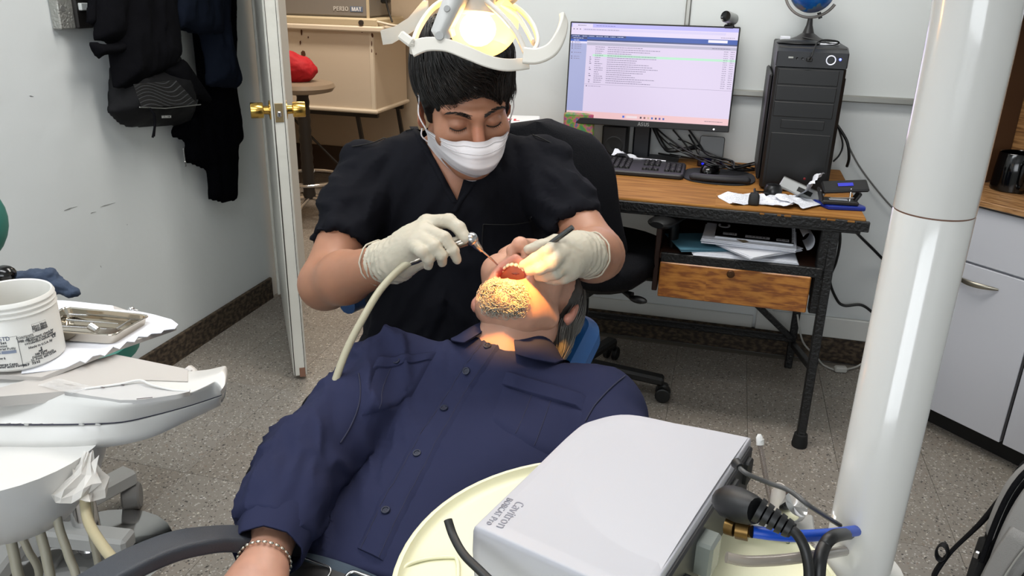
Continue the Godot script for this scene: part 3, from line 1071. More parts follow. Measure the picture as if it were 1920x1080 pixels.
func make_screen_texture() -> ImageTexture:
	var W := 1120
	var H := 640
	var im := Image.create(W, H, false, Image.FORMAT_RGB8)
	var bg := Color(0.885, 0.83, 0.935)
	im.fill(bg)
	var r := RandomNumberGenerator.new()
	r.seed = 3
	var ink := Color(0.42, 0.38, 0.5)
	var line := func(x: int, y: int, w: int, c: Color):
		var q := x
		while q < x + w:
			var l := r.randi_range(6, 18)
			im.fill_rect(Rect2i(q, y, mini(l, x + w - q), 4), c)
			im.fill_rect(Rect2i(q, y + 1, mini(l, x + w - q), 1), c.lerp(bg, 0.45))
			q += l + 3
	im.fill_rect(Rect2i(0, 0, W, 26), Color(0.74, 0.72, 0.97))
	im.fill_rect(Rect2i(8, 3, 140, 23), Color(0.9, 0.86, 0.97))
	line.call(45, 12, 60, ink)
	line.call(172, 12, 130, Color(0.45, 0.45, 0.75))
	im.fill_rect(Rect2i(0, 26, W, 50), Color(0.91, 0.86, 0.965))
	im.fill_rect(Rect2i(80, 32, 960, 16), Color(0.86, 0.82, 0.96))
	line.call(90, 38, 240, ink.lerp(bg, 0.3))
	for k in 3: im.fill_rect(Rect2i(14 + k * 22, 36, 9, 7), ink.lerp(bg, 0.3))
	line.call(1010, 62, 90, ink.lerp(bg, 0.35))
	im.fill_rect(Rect2i(0, 76, W, 30), Color(0.13, 0.30, 0.66))
	im.fill_rect(Rect2i(0, 76, 380, 14), Color(0.14, 0.20, 0.42))
	im.fill_rect(Rect2i(0, 106, W, 9), Color(0.2, 0.25, 0.45))
	for q in [[10, 50], [80, 34], [124, 40], [176, 46], [232, 30], [274, 34], [322, 44]]: line.call(q[0], 83, q[1], Color(0.78, 0.82, 0.95))
	im.fill_rect(Rect2i(930, 80, 126, 18), Color(0.96, 0.94, 1.0))
	im.fill_rect(Rect2i(0, 96, 114, 500), Color(0.66, 0.68, 0.85))
	im.fill_rect(Rect2i(0, 92, 114, 14), Color(0.18, 0.2, 0.42))
	im.fill_rect(Rect2i(0, 106, 114, 14), Color(0.11, 0.32, 0.74))
	line.call(18, 97, 70, Color(0.75, 0.77, 0.9)); line.call(22, 111, 40, Color(0.85, 0.88, 0.98))
	im.fill_rect(Rect2i(0, 120, 114, 14), Color(0.9, 0.87, 0.97))
	for y in [125, 139, 152, 166, 194, 220, 234]:
		line.call(28, y, r.randi_range(26, 52), ink.lerp(Color(0.66, 0.68, 0.85), 0.3))
		im.fill_rect(Rect2i(10, y - 1, 7, 7), ink)
	im.fill_rect(Rect2i(116, 126, 1004, 18), Color(0.72, 0.70, 0.79))
	im.fill_rect(Rect2i(116, 116, 1004, 10), Color(0.84, 0.81, 0.9))
	line.call(960, 133, 120, ink)
	var y0 := 152
	for k in 18:
		var y := y0 + k * 14
		if k == 4: im.fill_rect(Rect2i(160, y - 5, 960, 15), Color(0.74, 0.93, 0.81))
		line.call(176, y, r.randi_range(30, 64), ink.lerp(bg, 0.1))
		line.call(262, y, r.randi_range(150, 360), ink.lerp(bg, 0.1))
		line.call(1040, y, 28, ink.lerp(bg, 0.25)); line.call(1084, y, 26, ink.lerp(bg, 0.25))
		if r.randf() < 0.5: im.fill_rect(Rect2i(140, y - 1, r.randi_range(5, 16), 5), ink)
	im.fill_rect(Rect2i(116, 406, 1004, 2), ink.lerp(bg, 0.5))
	im.fill_rect(Rect2i(126, 416, 8, 7), ink)
	line.call(142, 418, 90, ink.lerp(bg, 0.4))
	im.fill_rect(Rect2i(0, 596, W, 44), Color(0.95, 0.78, 0.79))
	im.fill_rect(Rect2i(12, 608, 9, 9), Color(0.4, 0.3, 0.3))
	line.call(24, 618, 60, Color(0.75, 0.6, 0.62))
	im.fill_rect(Rect2i(398, 612, 14, 14), Color(0.25, 0.42, 0.85))
	im.fill_rect(Rect2i(424, 611, 76, 16), Color(0.95, 0.88, 0.9))
	for k in 7: im.fill_rect(Rect2i(520 + k * 26, 613, 12, 13), [Color(0.3, 0.25, 0.3), Color(0.5, 0.35, 0.35), Color(0.8, 0.7, 0.6), Color(0.2, 0.4, 0.75), Color(0.2, 0.2, 0.35), Color(0.4, 0.25, 0.6), Color(0.25, 0.35, 0.7)][k])
	line.call(960, 617, 120, Color(0.5, 0.4, 0.42))
	return ImageTexture.create_from_image(im)

func make_desk_things() -> void:
	M("paper_white", Color(0.86, 0.87, 0.9), 0.7)
	var D := 0.73
	var bp: Material = mats["black_plastic"]
	var b := MB.new()
	# monitor: leans back a little, turned with the desk
	var tl := Vector3(-0.545, 1.194, -2.885)
	var mw := 0.572
	var mh := 0.345
	var mb := Basis(Vector3.UP, 0.03) * Basis(Vector3.RIGHT, -0.1)
	var mo := thing("monitor", "flat black computer monitor showing a pale lilac web page list", "monitor", Vector3(-0.269, 0.853, -2.845), mb)
	var dark := M("monitor_black", Color(0.055, 0.056, 0.062), 0.45)
	b.extrude(rrect(mw, mh, 0.004), 0.018, Transform3D(Basis.IDENTITY, Vector3(0, mh / 2, -0.012)), 0.002)
	b.box(Vector3(0, mh * 0.45, -0.035), Vector3(0.3, 0.18, 0.035), 0.01)
	obj("case", b, dark, mo)
	b = MB.new()
	b.box(Vector3(0, 0.011, -0.0005), Vector3(mw, 0.022, 0.01), 0.002)
	obj("bezel", b, dark, mo)
	b = MB.new()
	b.poly([Vector3(-mw / 2 + 0.005, mh - 0.005, -0.0022), Vector3(mw / 2 - 0.005, mh - 0.005, -0.0022), Vector3(mw / 2 - 0.005, 0.022, -0.0022), Vector3(-mw / 2 + 0.005, 0.022, -0.0022)], Vector3.BACK, [Vector2(0, 0), Vector2(1, 0), Vector2(1, 1), Vector2(0, 1)])
	var sm := StandardMaterial3D.new()
	sm.resource_name = "screen"
	sm.albedo_color = Color(0.02, 0.02, 0.02); sm.roughness = 0.3
	sm.emission_enabled = true
	sm.emission_texture = make_screen_texture()
	sm.emission = Color.WHITE; sm.emission_operator = BaseMaterial3D.EMISSION_OP_MULTIPLY
	sm.emission_energy_multiplier = 0.98
	obj("screen", b, sm, mo)
	var sl := AreaLight3D.new()
	sl.name = "screen_light"
	sl.area_size = Vector2(mw - 0.02, mh - 0.04); sl.light_color = Color(0.9, 0.83, 1.0); sl.light_energy = 0.06; sl.shadow_enabled = true
	sl.area_range = 6.0; sl.area_attenuation = 2.0
	sl.position = Vector3(0, mh / 2, 0.006); sl.rotation.y = PI
	mo.add_child(sl)
	b = MB.new()
	b.add_mesh(text("ASUS", 0.017, 0.0006, 700), Transform3D(Basis.IDENTITY, Vector3(-0.005, 0.0105, 0.005)))
	obj("lettering", b, M("logo_grey", Color(0.5, 0.5, 0.5), 0.4), mo)
	b = MB.new()
	b.lathe([Vector2(0, 0.0015), Vector2(0.0025, 0.001), Vector2(0.003, 0)], 12, Transform3D(Basis(Vector3.RIGHT, PI / 2), Vector3(0.235, 0.008, 0.005)))
	obj("power_light", b, M("led_white", Color(1, 1, 1), 0.4, 0.0, {"emission_enabled": true, "emission": Color(1, 1, 1), "emission_energy_multiplier": 2.0}), mo)
	b = MB.new()
	b.box(Vector3(-0.281, 0.83, -2.90), Vector3(0.062, 0.2, 0.022), 0.006)
	wobj("neck", b, M("stand_blue_black", Color(0.045, 0.055, 0.075), 0.4), mo)
	b = MB.new()
	b.extrude(rrect(0.25, 0.17, 0.02), 0.012, Transform3D(Basis(Vector3.RIGHT, PI / 2), Vector3(-0.27, D + 0.006, -2.86)), 0.003)
	wobj("foot", b, dark, mo)
	# webcam on the monitor
	var wc := thing("webcam", "small silver and black webcam clipped on top of the monitor", "webcam", PZ(1367, 52, -2.882))
	b = MB.new()
	b.lathe([Vector2(0, 0.03), Vector2(0.017, 0.03), Vector2(0.019, 0.026), Vector2(0.019, -0.022), Vector2(0.015, -0.028), Vector2(0, -0.028)], 20, Transform3D(Basis(Vector3.UP, -0.5) * Basis(Vector3.RIGHT, PI / 2 - 0.2), Vector3(0, 0.03, 0)))
	obj("barrel", b, M("silver_plastic", Color(0.66, 0.67, 0.66), 0.35, 0.3), wc)
	b = MB.new()
	b.lathe([Vector2(0, 0.001), Vector2(0.014, 0.001), Vector2(0.0175, 0.003), Vector2(0.0175, 0)], 20, Transform3D(Basis(Vector3.UP, -0.5) * Basis(Vector3.RIGHT, PI / 2 - 0.2), Vector3(0, 0.03, 0)) * Transform3D(Basis.IDENTITY, Vector3(0, 0.03, 0)))
	obj("lens", b, M("lens_black", Color(0.01, 0.01, 0.012), 0.15), wc)
	b = MB.new()
	b.box(Vector3(0, 0.004, -0.005), Vector3(0.034, 0.012, 0.04), 0.004)
	b.box(Vector3(0, 0.012, 0), Vector3(0.014, 0.014, 0.014), 0.003)
	obj("clip", b, bp, wc)
	# keyboard
	var kbd := thing("keyboard", "black desktop keyboard in front of the monitor", "keyboard", Vector3(-0.335, D, -2.69), Basis(Vector3.UP, 0.0) * Basis(Vector3.RIGHT, 0.06))
	var kb := M("keyboard_grey", Color(0.12, 0.123, 0.13), 0.5)
	b = MB.new()
	b.extrude(rrect(0.45, 0.158, 0.016), 0.016, Transform3D(Basis(Vector3.RIGHT, PI / 2), Vector3(0, 0.013, 0)), 0.004)
	obj("body", b, kb, kbd)
	b = MB.new()
	b.loft([rect3(0.0165, 0.0155, 0.0), rect3(0.015, 0.014, 0.006), rect3(0.012, 0.0115, 0.0075)])
	var key := b.mesh()
	var km := M("key_black", Color(0.03, 0.031, 0.034), 0.42)
	for row in 6:
		var z := -0.058 + row * 0.0185 + (0.004 if row > 0 else 0.0)
		for q in 22:
			var x := -0.208 + q * 0.0188
			var wide := 1.0
			if q == 15 or q == 19 or q == 14: continue
			if q < 15 and row == 5 and q > 3 and q < 9:
				if q != 6: continue
				wide = 5.0
			if q > 14 and q < 19 and (row == 0 and q > 18 or row == 3): continue
			if q > 15 and q < 19 and row == 4 and q != 17: continue
			if q > 18 and row == 0: continue
			if q > 14 and q < 19: x += 0.002
			if q > 19: x += 0.0
			var o := obj("key", key, km, kbd)
			o.position = Vector3(x, 0.0205, z)
			o.scale = Vector3(wide * 1.02, 1, 1)
	# extra column of the number pad
	for row in range(1, 6):
		var o := obj("key", key, km, kbd)
		o.position = Vector3(0.206, 0.0205, -0.054 + row * 0.0185)
	# mouse pad and mouse
	var mp := thing("mouse_pad", "dark grey mouse pad with a raised wrist rest on the desk", "mouse pad", Vector3(0.0, D, -2.7))
	var oval := PackedVector2Array()
	for k in 40:
		var a := TAU * k / 40.0
		oval.append(Vector2(signf(cos(a)) * pow(absf(cos(a)), 0.75) * 0.118, signf(sin(a)) * pow(absf(sin(a)), 0.75) * 0.115))
	b = MB.new()
	b.extrude(oval, 0.005, Transform3D(Basis(Vector3.RIGHT, PI / 2), Vector3(0, 0.0025, 0)), 0.001)
	obj("pad", b, M("pad_grey", Color(0.13, 0.135, 0.15), 0.85), mp)
	b = MB.new()
	b.tube(curve([Vector3(-0.075, 0.014, 0.085), Vector3(-0.03, 0.016, 0.098), Vector3(0.03, 0.016, 0.096), Vector3(0.085, 0.014, 0.08)]), 0.017, 12, true, 0.75)
	b.ball(Vector3(-0.075, 0.014, 0.085), Vector3(0.017, 0.0128, 0.017)); b.ball(Vector3(0.085, 0.014, 0.08), Vector3(0.017, 0.0128, 0.017))
	obj("wrist_rest", b, M("rest_grey", Color(0.1, 0.105, 0.125), 0.6), mp)
	var f := Field.new(Vector3(-0.05, -0.005, -0.06), Vector3(0.05, 0.05, 0.06), 0.003)
	f.ell(Vector3(0, 0.004, 0), Vector3(0.032, 0.034, 0.052), 0.004)
	f.cut(Vector3.ZERO, Vector3.DOWN, Vector3(-0.06, -0.03, -0.08), Vector3(0.06, 0.02, 0.08))
	b = MB.new()
	f.build(b)
	var mou := thing("mouse", "glossy black computer mouse on the mouse pad", "mouse", Vector3(-0.03, D + 0.005, -2.735), Basis(Vector3.UP, -0.2))
	obj("shell", b, M("gloss_black", Color(0.015, 0.015, 0.017), 0.16), mou)
	b = MB.new()
	b.lathe([Vector2(0, -0.004), Vector2(0.009, -0.004), Vector2(0.01, 0), Vector2(0.009, 0.004), Vector2(0, 0.004)], 16, Transform3D(Basis(Vector3.BACK, PI / 2), Vector3(0, 0.03, -0.03)))
	obj("wheel", b, mats["rubber"], mou)
	# phone stand box behind the mouse, with a blue light
	var ph := thing("card_reader", "small black upright device with a blue light under the monitor's right corner", "device", Vector3(-0.035, D, -2.88), Basis(Vector3.UP, 0.0))
	b = MB.new()
	b.extrude(rrect(0.085, 0.095, 0.008), 0.016, Transform3D(Basis(Vector3.RIGHT, -0.2), Vector3(0, 0.052, -0.012)), 0.002)
	obj("screen_body", b, M("device_black", Color(0.03, 0.032, 0.04), 0.3), ph)
	b = MB.new()
	b.box(Vector3(0, 0.012, 0.012), Vector3(0.085, 0.024, 0.05), 0.004)
	obj("base", b, M("device_red", Color(0.13, 0.025, 0.035), 0.4), ph)
	b = MB.new()
	b.ball(Vector3(-0.012, 0.012, 0.04), Vector3(0.016, 0.006, 0.006))
	obj("status_light", b, M("led_blue", Color(0.05, 0.08, 0.9), 0.3, 0.0, {"emission_enabled": true, "emission": Color(0.1, 0.13, 1.0), "emission_energy_multiplier": 1.6}), ph)
	b = MB.new()
	b.box(Vector3(0.02, 0.008, 0.05), Vector3(0.05, 0.003, 0.02), 0.001, Basis(Vector3.UP, 0.3))
	obj("card", b, M("card_grey", Color(0.6, 0.6, 0.62), 0.4), ph)
	# PC tower
	make_tower()
	# printed box and small goods behind the chair
	var bx := thing("storage_carton", "small white carton with red print behind the office chair", "box", Vector3(-0.70, D, -2.62), Basis(Vector3.UP, 0.2))
	b = MB.new()
	b.box(Vector3(0, 0.08, 0), Vector3(0.2, 0.16, 0.16), 0.003)
	obj("carton", b, M("carton_white", Color(0.87, 0.87, 0.86), 0.6), bx)
	b = MB.new()
	b.add_mesh(text("7L", 0.05, 0.001, 700), Transform3D(Basis(Vector3.RIGHT, -PI / 2), Vector3(0.01, 0.1605, 0.02)))
	obj("lettering", b, M("print_red", Color(0.78, 0.2, 0.22), 0.6), bx)
	b = MB.new()
	b.add_mesh(text("7L", 0.05, 0.001, 700), Transform3D(Basis.IDENTITY, Vector3(0.02, 0.1, 0.0805)))
	obj("lettering", b, M("print_red", Color(0.78, 0.2, 0.22), 0.6), bx)
	var cf := StandardMaterial3D.new()
	cf.roughness = 0.5
	tri_tex(cf, noise_tex(0.03, 3, 21, 256, false, 1.0, grad([Color(0.15, 0.5, 0.45), Color(0.35, 0.55, 0.2), Color(0.55, 0.6, 0.3), Color(0.8, 0.25, 0.45), Color(0.2, 0.45, 0.6)], [0.15, 0.4, 0.52, 0.68, 0.85]), FastNoiseLite.TYPE_CELLULAR), Vector3.ONE * 6.0)
	b = MB.new()
	b.box(Vector3.ZERO, Vector3(0.11, 0.16, 0.05), 0.006)
	var tb := obj("tissue_box", b, cf)
	tb.position = Vector3(-0.505, D + 0.08, -2.86); tb.rotation.y = 0.15
	tag(tb, "upright box with a bright pink and green floral print beside the monitor stand", "box")
	var db := thing("speaker_box", "dark boxy speaker behind the monitor on the left", "speaker", Vector3(-0.375, D, -2.9))
	b = MB.new()
	b.box(Vector3(0, 0.06, 0), Vector3(0.09, 0.12, 0.08), 0.006)
	obj("cabinet", b, bp, db)
	b = MB.new()
	b.lathe([Vector2(0, -0.004), Vector2(0.02, 0.0), Vector2(0.03, 0.002), Vector2(0.033, 0)], 18, Transform3D(Basis(Vector3.RIGHT, PI / 2), Vector3(0, 0.05, 0.041)))
	obj("cone", b, mats["rubber"], db)
	b = MB.new()
	b.box(Vector3(0, 0, 0), Vector3(0.03, 0.02, 0.02), 0.004)
	var rt := obj("eraser", b, M("eraser_red", Color(0.5, 0.06, 0.06), 0.5))
	rt.position = Vector3(-0.435, D + 0.01, -2.83)
	tag(rt, "little red block beside the floral box under the monitor", "eraser")
	# white folded note under the monitor
	paper("folded_note", "white folded note on the monitor foot behind the keyboard", "paper", Vector3(-0.3, D + 0.013, -2.81), 0.13, 0.075, -0.25, 0.05, "", 8)
	b = MB.new()
	b.tube([Vector3(-0.06, 0, 0.0), Vector3(0.06, 0, 0.012)], 0.003, 6)
	var pn := obj("pen", b, M("pen_white", Color(0.8, 0.8, 0.82), 0.3))
	pn.position = Vector3(-0.24, D + 0.028, -2.77)
	tag(pn, "thin white pen lying along the back edge of the keyboard", "pen")
	# papers at the front right
	var print1 := M("printed_form", Color.WHITE, 0.7)
	print1.albedo_texture = ink_tex(0)
	var print2 := M("printed_form_b", Color.WHITE, 0.7)
	print2.albedo_texture = ink_tex(1)
	paper("receipt", "left printed receipt under the black plug adapter on the desk", "paper", Vector3(0.085, D + 0.0005, -2.41), 0.13, 0.1, 0.5, 0.03, "loose receipts", 3, print1)
	paper("receipt", "printed receipt in the middle of the desk's front right edge", "paper", Vector3(0.165, D + 0.003, -2.41), 0.12, 0.1, -0.3, 0.03, "loose receipts", 4, print2)
	paper("receipt", "printed receipt next to the blue base of the hole punch", "paper", Vector3(0.235, D + 0.006, -2.42), 0.1, 0.1, 0.9, 0.03, "loose receipts", 5, print1)
	var up := paper("receipt", "folded receipt propped up behind the hole punch", "paper", Vector3(0.265, D + 0.035, -2.47), 0.09, 0.09, -0.5, 0.04, "loose receipts", 6, print2)
	up.rotation.z = 0.7
	# black plug adapter lying on the receipts
	var ua := thing("plug_adapter", "black plug adapter with a short cable lying on the receipts", "adapter", PY(1414, 372, D + 0.02))
	b = MB.new()
	b.loft([ring3(0.03, 0.024, -0.017), ring3(0.032, 0.026, -0.01), ring3(0.03, 0.022, 0.008), ring3(0.022, 0.015, 0.016)])
	obj("body", b, M("adapter_black", Color(0.07, 0.07, 0.075), 0.5), ua)
	b = MB.new()
	b.tube(curve([Vector3(0, 0.008, -0.008), Vector3(0.0, 0.018, -0.04), Vector3(0.004, 0.002, -0.08), Vector3(0.03, -0.012, -0.14)]), 0.0032, 7)
	obj("cable", b, bp, ua)
	# webcam-like round black speaker at the tower's foot
	b = MB.new()
	b.lathe([Vector2(0, 0), Vector2(0.022, 0), Vector2(0.027, 0.01), Vector2(0.027, 0.03), Vector2(0.02, 0.042), Vector2(0, 0.046)], 20)
	var rs := obj("round_speaker", b, mats["device_black"])
	rs.position = PY(1447, 372, D)
	tag(rs, "small round black speaker at the foot of the computer tower", "speaker")
	# clear plastic pouch
	var pb := thing("plastic_pouch", "clear grey plastic pouch with a black label leaning at the foot of the computer tower", "pouch", PY(1492, 374, D), Basis(Vector3.UP, -0.35) * Basis(Vector3.BACK, -0.28) * Basis(Vector3.RIGHT, -0.6))
	b = MB.new()
	b.extrude(rrect(0.13, 0.035, 0.004), 0.014, Transform3D(Basis.IDENTITY, Vector3(0.0, 0.03, 0)), 0.004)
	obj("sleeve", b, M("pouch_grey", Color(0.62, 0.63, 0.63), 0.18), pb)
	b = MB.new()
	b.box(Vector3(0.012, 0.03, 0.0075), Vector3(0.045, 0.014, 0.001))
	obj("label_patch", b, mats["rubber"], pb)
	b = MB.new()
	b.box(Vector3(0.0, 0.048, 0), Vector3(0.132, 0.006, 0.004), 0.001)
	obj("seal", b, M("pouch_dark", Color(0.3, 0.3, 0.3), 0.3), pb)
	# hole punch with blue base
	var hpn := thing("hole_punch", "black two-hole punch with a blue base on the desk's right front corner", "hole punch", Vector3(0.345, D, -2.43), Basis(Vector3.UP, 0.1))
	b = MB.new()
	var basep := PackedVector2Array([Vector2(-0.065, 0.03), Vector2(-0.035, -0.042), Vector2(0.068, -0.036), Vector2(0.072, -0.022), Vector2(0.05, 0.04)])
	b.extrude(basep, 0.012, Transform3D(Basis(Vector3.RIGHT, -PI / 2) * Basis(Vector3.RIGHT, 0), Vector3(0, 0.006, 0)), 0.003)
	obj("base_tray", b, M("punch_blue", Color(0.06, 0.15, 0.5), 0.35), hpn)
	b = MB.new()
	b.box(Vector3(0.0, 0.018, 0.004), Vector3(0.1, 0.012, 0.05), 0.003)
	b.box(Vector3(-0.052, 0.032, -0.004), Vector3(0.008, 0.04, 0.045), 0.003, Basis(Vector3.BACK, 0.3))
	b.box(Vector3(0.048, 0.03, -0.006), Vector3(0.008, 0.036, 0.04), 0.003, Basis(Vector3.BACK, -0.5))
	obj("frame", b, M("punch_black", Color(0.09, 0.09, 0.095), 0.4), hpn)
	b = MB.new()
	b.box(Vector3(0.012, 0.06, -0.005), Vector3(0.125, 0.012, 0.05), 0.004, Basis(Vector3.BACK, 0.1) * Basis(Vector3.RIGHT, 0.45))
	obj("lever", b, mats["punch_black"], hpn)
	b = MB.new()
	b.tube([Vector3(-0.03, 0.03, 0.02), Vector3(0.035, 0.034, 0.02)], 0.002, 6)
	b.tube([Vector3(0.025, 0.02, 0.02), Vector3(0.025, 0.06, 0.014)], 0.0025, 6)
	obj("pin", b, mats["chrome"], hpn)
	b = MB.new()
	b.box(Vector3(0.012, 0.0668, -0.003), Vector3(0.042, 0.001, 0.014), 0.0, Basis(Vector3.BACK, 0.1) * Basis(Vector3.RIGHT, 0.45))
	obj("sticker", b, M("sticker_blue", Color(0.2, 0.22, 0.75), 0.4), hpn)
	b = MB.new()
	b.box(Vector3(-0.005, 0.0255, 0.012), Vector3(0.05, 0.001, 0.016))
	obj("plate", b, mats["paper_white"], hpn)
	make_shelf_papers()
	make_cables()

func rect3(w: float, d: float, y: float) -> PackedVector3Array:
	return PackedVector3Array([Vector3(-w / 2, y, -d / 2), Vector3(w / 2, y, -d / 2), Vector3(w / 2, y, d / 2), Vector3(-w / 2, y, d / 2)])
func ring3(w: float, d: float, y: float, e := 0.5, k := 20) -> PackedVector3Array:
	var r := PackedVector3Array()
	for i in k:
		var a := TAU * i / k
		r.append(Vector3(signf(cos(a)) * pow(absf(cos(a)), e) * w / 2, y, signf(sin(a)) * pow(absf(sin(a)), e) * d / 2))
	return r

func make_tower() -> void:
	var D := 0.73
	var x0 := 0.126
	var x1 := 0.326
	var z0 := -2.585
	var hh := 0.432
	var w := x1 - x0
	var t := thing("computer_tower", "tall black computer tower standing on the right end of the desk", "computer", Vector3((x0 + x1) / 2, D, z0 - 0.18))
	var body := M("tower_black", Color(0.06, 0.061, 0.066), 0.45)
	var b := MB.new()
	b.box(Vector3(0, hh / 2, -0.01), Vector3(w - 0.006, hh - 0.004, 0.36), 0.004)
	obj("case", b, body, t)
	b = MB.new()
	b.box(Vector3(0, (hh - 0.05) / 2, 0.178), Vector3(w, hh - 0.055, 0.03), 0.008)
	obj("front_panel", b, M("brushed_black", Color(0.05, 0.052, 0.058), 0.36), t)
	# sloped control strip on top
	b = MB.new()
	var prof := PackedVector2Array([Vector2(-0.06, hh), Vector2(0.15, hh), Vector2(0.196, hh - 0.014), Vector2(0.196, hh - 0.058), Vector2(-0.06, hh - 0.058)])
	b.extrude(prof, w, Transform3D(Basis(Vector3.UP, -PI / 2), Vector3(0, 0.0005, 0)), 0.003)
	var cs := obj("control_strip", b, M("strip_grey", Color(0.115, 0.12, 0.135), 0.4), t)
	b = MB.new()
	var ring := []
	for k in 25: ring.append(Vector3(0.052 + cos(TAU * k / 24.0) * 0.0125, hh - 0.034 + sin(TAU * k / 24.0) * 0.0125, 0.1965))
	b.tube(ring, 0.0018, 6, false)
	obj("button_ring", b, M("ring_glow", Color(0.9, 0.9, 0.92), 0.2, 0.6, {"emission_enabled": true, "emission": Color(0.9, 0.92, 1.0), "emission_energy_multiplier": 0.5}), cs)
	b = MB.new()
	b.ball(Vector3(0.077, hh - 0.031, 0.1965), Vector3(0.0035, 0.0035, 0.002))
	obj("status_light", b, M("led_blue_white", Color(0.5, 0.5, 1), 0.3, 0.0, {"emission_enabled": true, "emission": Color(0.35, 0.4, 1.0), "emission_energy_multiplier": 5.0}), cs)
	for q in [-0.042, -0.027]:
		b = MB.new()
		b.lathe([Vector2(0, 0.0005), Vector2(0.003, 0.001), Vector2(0.0035, 0)], 12, Transform3D(Basis(Vector3.RIGHT, PI / 2), Vector3(q, hh - 0.033, 0.196)))
		obj("audio_jack", b, mats["lens_black"], cs)
	b = MB.new()
	b.box(Vector3(-0.06, hh - 0.031, 0.196), Vector3(0.014, 0.005, 0.002), 0.0005)
	obj("usb_port", b, mats["aluminium"], cs)
	b = MB.new()
	b.box(Vector3(-0.008, hh - 0.034, 0.2), Vector3(0.017, 0.011, 0.02), 0.002)
	obj("usb_plug", b, mats["black_plastic"], cs)
	# drive bay covers
	var y := hh - 0.062
	for k in 3:
		b = MB.new()
		b.box(Vector3(-0.004, y - 0.024, 0.1945), Vector3(w - 0.03, 0.044, 0.004), 0.0015)
		obj("bay_cover", b, mats["brushed_black"], t)
		y -= 0.0475
	b = MB.new()
	b.box(Vector3(0, y - 0.02, 0.1945), Vector3(w * 0.62, 0.026, 0.003), 0.001)
	obj("bay_cover", b, mats["brushed_black"], t)
	b = MB.new()
	b.box(Vector3(0, (y - 0.045) / 2, 0.1945), Vector3(w - 0.03, y - 0.05, 0.003), 0.001)
	obj("lower_panel", b, mats["brushed_black"], t)
	b = MB.new()
	b.ball(Vector3(0.03, 0.045, 0.197), Vector3(0.004, 0.004, 0.001))
	obj("badge", b, M("badge_red", Color(0.45, 0.05, 0.08), 0.4), t)
	b = MB.new()
	for s in [-1.0, 1.0]:
		b = MB.new()
		b.box(Vector3(s * (w / 2 + 0.004), hh * 0.42, -0.02), Vector3(0.012, hh * 0.76, 0.3), 0.005)
		obj("side_bulge", b, body, t)
	# globe on top
	var top := Vector3(0, D + hh, 0)
	var gl := thing("globe", "small desk globe with a grey meridian arc on top of the computer tower", "globe", Vector3(0.225, D + hh, -2.83))
	b = MB.new()
	b.lathe([Vector2(0, 0), Vector2(0.058, 0), Vector2(0.058, 0.005), Vector2(0.035, 0.014), Vector2(0.018, 0.026), Vector2(0.01, 0.05), Vector2(0.0075, 0.07), Vector2(0, 0.074)], 28)
	obj("base", b, M("globe_base", Color(0.13, 0.125, 0.13), 0.35), gl)
	var gc := Vector3(-0.005, 0.155, 0)
	b = MB.new()
	var rings := []
	for k in 19:
		var a := deg_to_rad(-60 - 165.0 * k / 18.0 + 30)
		var d := Vector3(cos(a), sin(a), 0)
		rings.append(PackedVector3Array([gc + d * 0.078 + Vector3(0, 0, 0.009), gc + d * 0.086 + Vector3(0, 0, 0.009), gc + d * 0.086 - Vector3(0, 0, 0.009), gc + d * 0.078 - Vector3(0, 0, 0.009)]))
	b.loft(rings)
	obj("meridian_arc", b, M("arc_grey", Color(0.55, 0.53, 0.51), 0.4), gl)
	var gm := StandardMaterial3D.new()
	gm.roughness = 0.3
	tri_tex(gm, noise_tex(0.008, 4, 12, 256, false, 1.0, grad([Color(0.03, 0.3, 0.6), Color(0.05, 0.42, 0.72), Color(0.55, 0.6, 0.3), Color(0.75, 0.55, 0.3)], [0.3, 0.62, 0.66, 0.9])), Vector3.ONE * 5.0, false)
	b = MB.new()
	b.ball(gc, Vector3.ONE * 0.069, Basis(Vector3.BACK, -0.4), 36, 20)
	obj("sphere", b, gm, gl)
	b = MB.new()
	b.tube([gc + Vector3(0.028, -0.066, 0), gc + Vector3(0.035, -0.084, 0)], 0.006, 8)
	obj("axis_pin", b, mats["globe_base"], gl)
	# flat black disc drive / router and notes on the tower
	b = MB.new()
	b.lathe([Vector2(0, 0), Vector2(0.056, 0.0), Vector2(0.062, 0.005), Vector2(0.056, 0.011), Vector2(0.046, 0.013), Vector2(0, 0.013)], 32)
	var rt := obj("disc_router", b, M("router_grey", Color(0.1, 0.105, 0.115), 0.3))
	rt.position = Vector3(0.187, D + hh, -2.675); rt.scale = Vector3(1.05, 1, 0.8)
	tag(rt, "flat dark oval device lying on the computer tower before the globe", "router")
	b = MB.new()
	b.box(Vector3.ZERO, Vector3(0.03, 0.016, 0.02), 0.001)
	var nt := obj("note_block", b, mats["paper_white"])
	nt.position = Vector3(0.155, D + hh + 0.008, -2.79)
	tag(nt, "small white note block at the back left of the computer tower", "note")
	paper("note_sheet", "white note sheet lying on the right of the computer tower", "paper", Vector3(0.272, D + hh + 0.002, -2.69), 0.06, 0.05, 0.2, 0.01, "", 9)
	b = MB.new()
	b.tube(curve([Vector3(0.218, D + hh - 0.034, -2.555), Vector3(0.222, D + hh - 0.02, -2.545), Vector3(0.24, D + hh + 0.016, -2.6), Vector3(0.29, D + hh + 0.016, -2.64), Vector3(0.302, D + hh + 0.008, -2.66), Vector3(0.28, D + hh + 0.006, -2.68), Vector3(0.2, D + hh + 0.02, -2.7)]), 0.0022, 7)
	var cb := obj("usb_cable", b, mats["black_plastic"])
	tag(cb, "black cable looping from the tower's front port over its top", "cable")

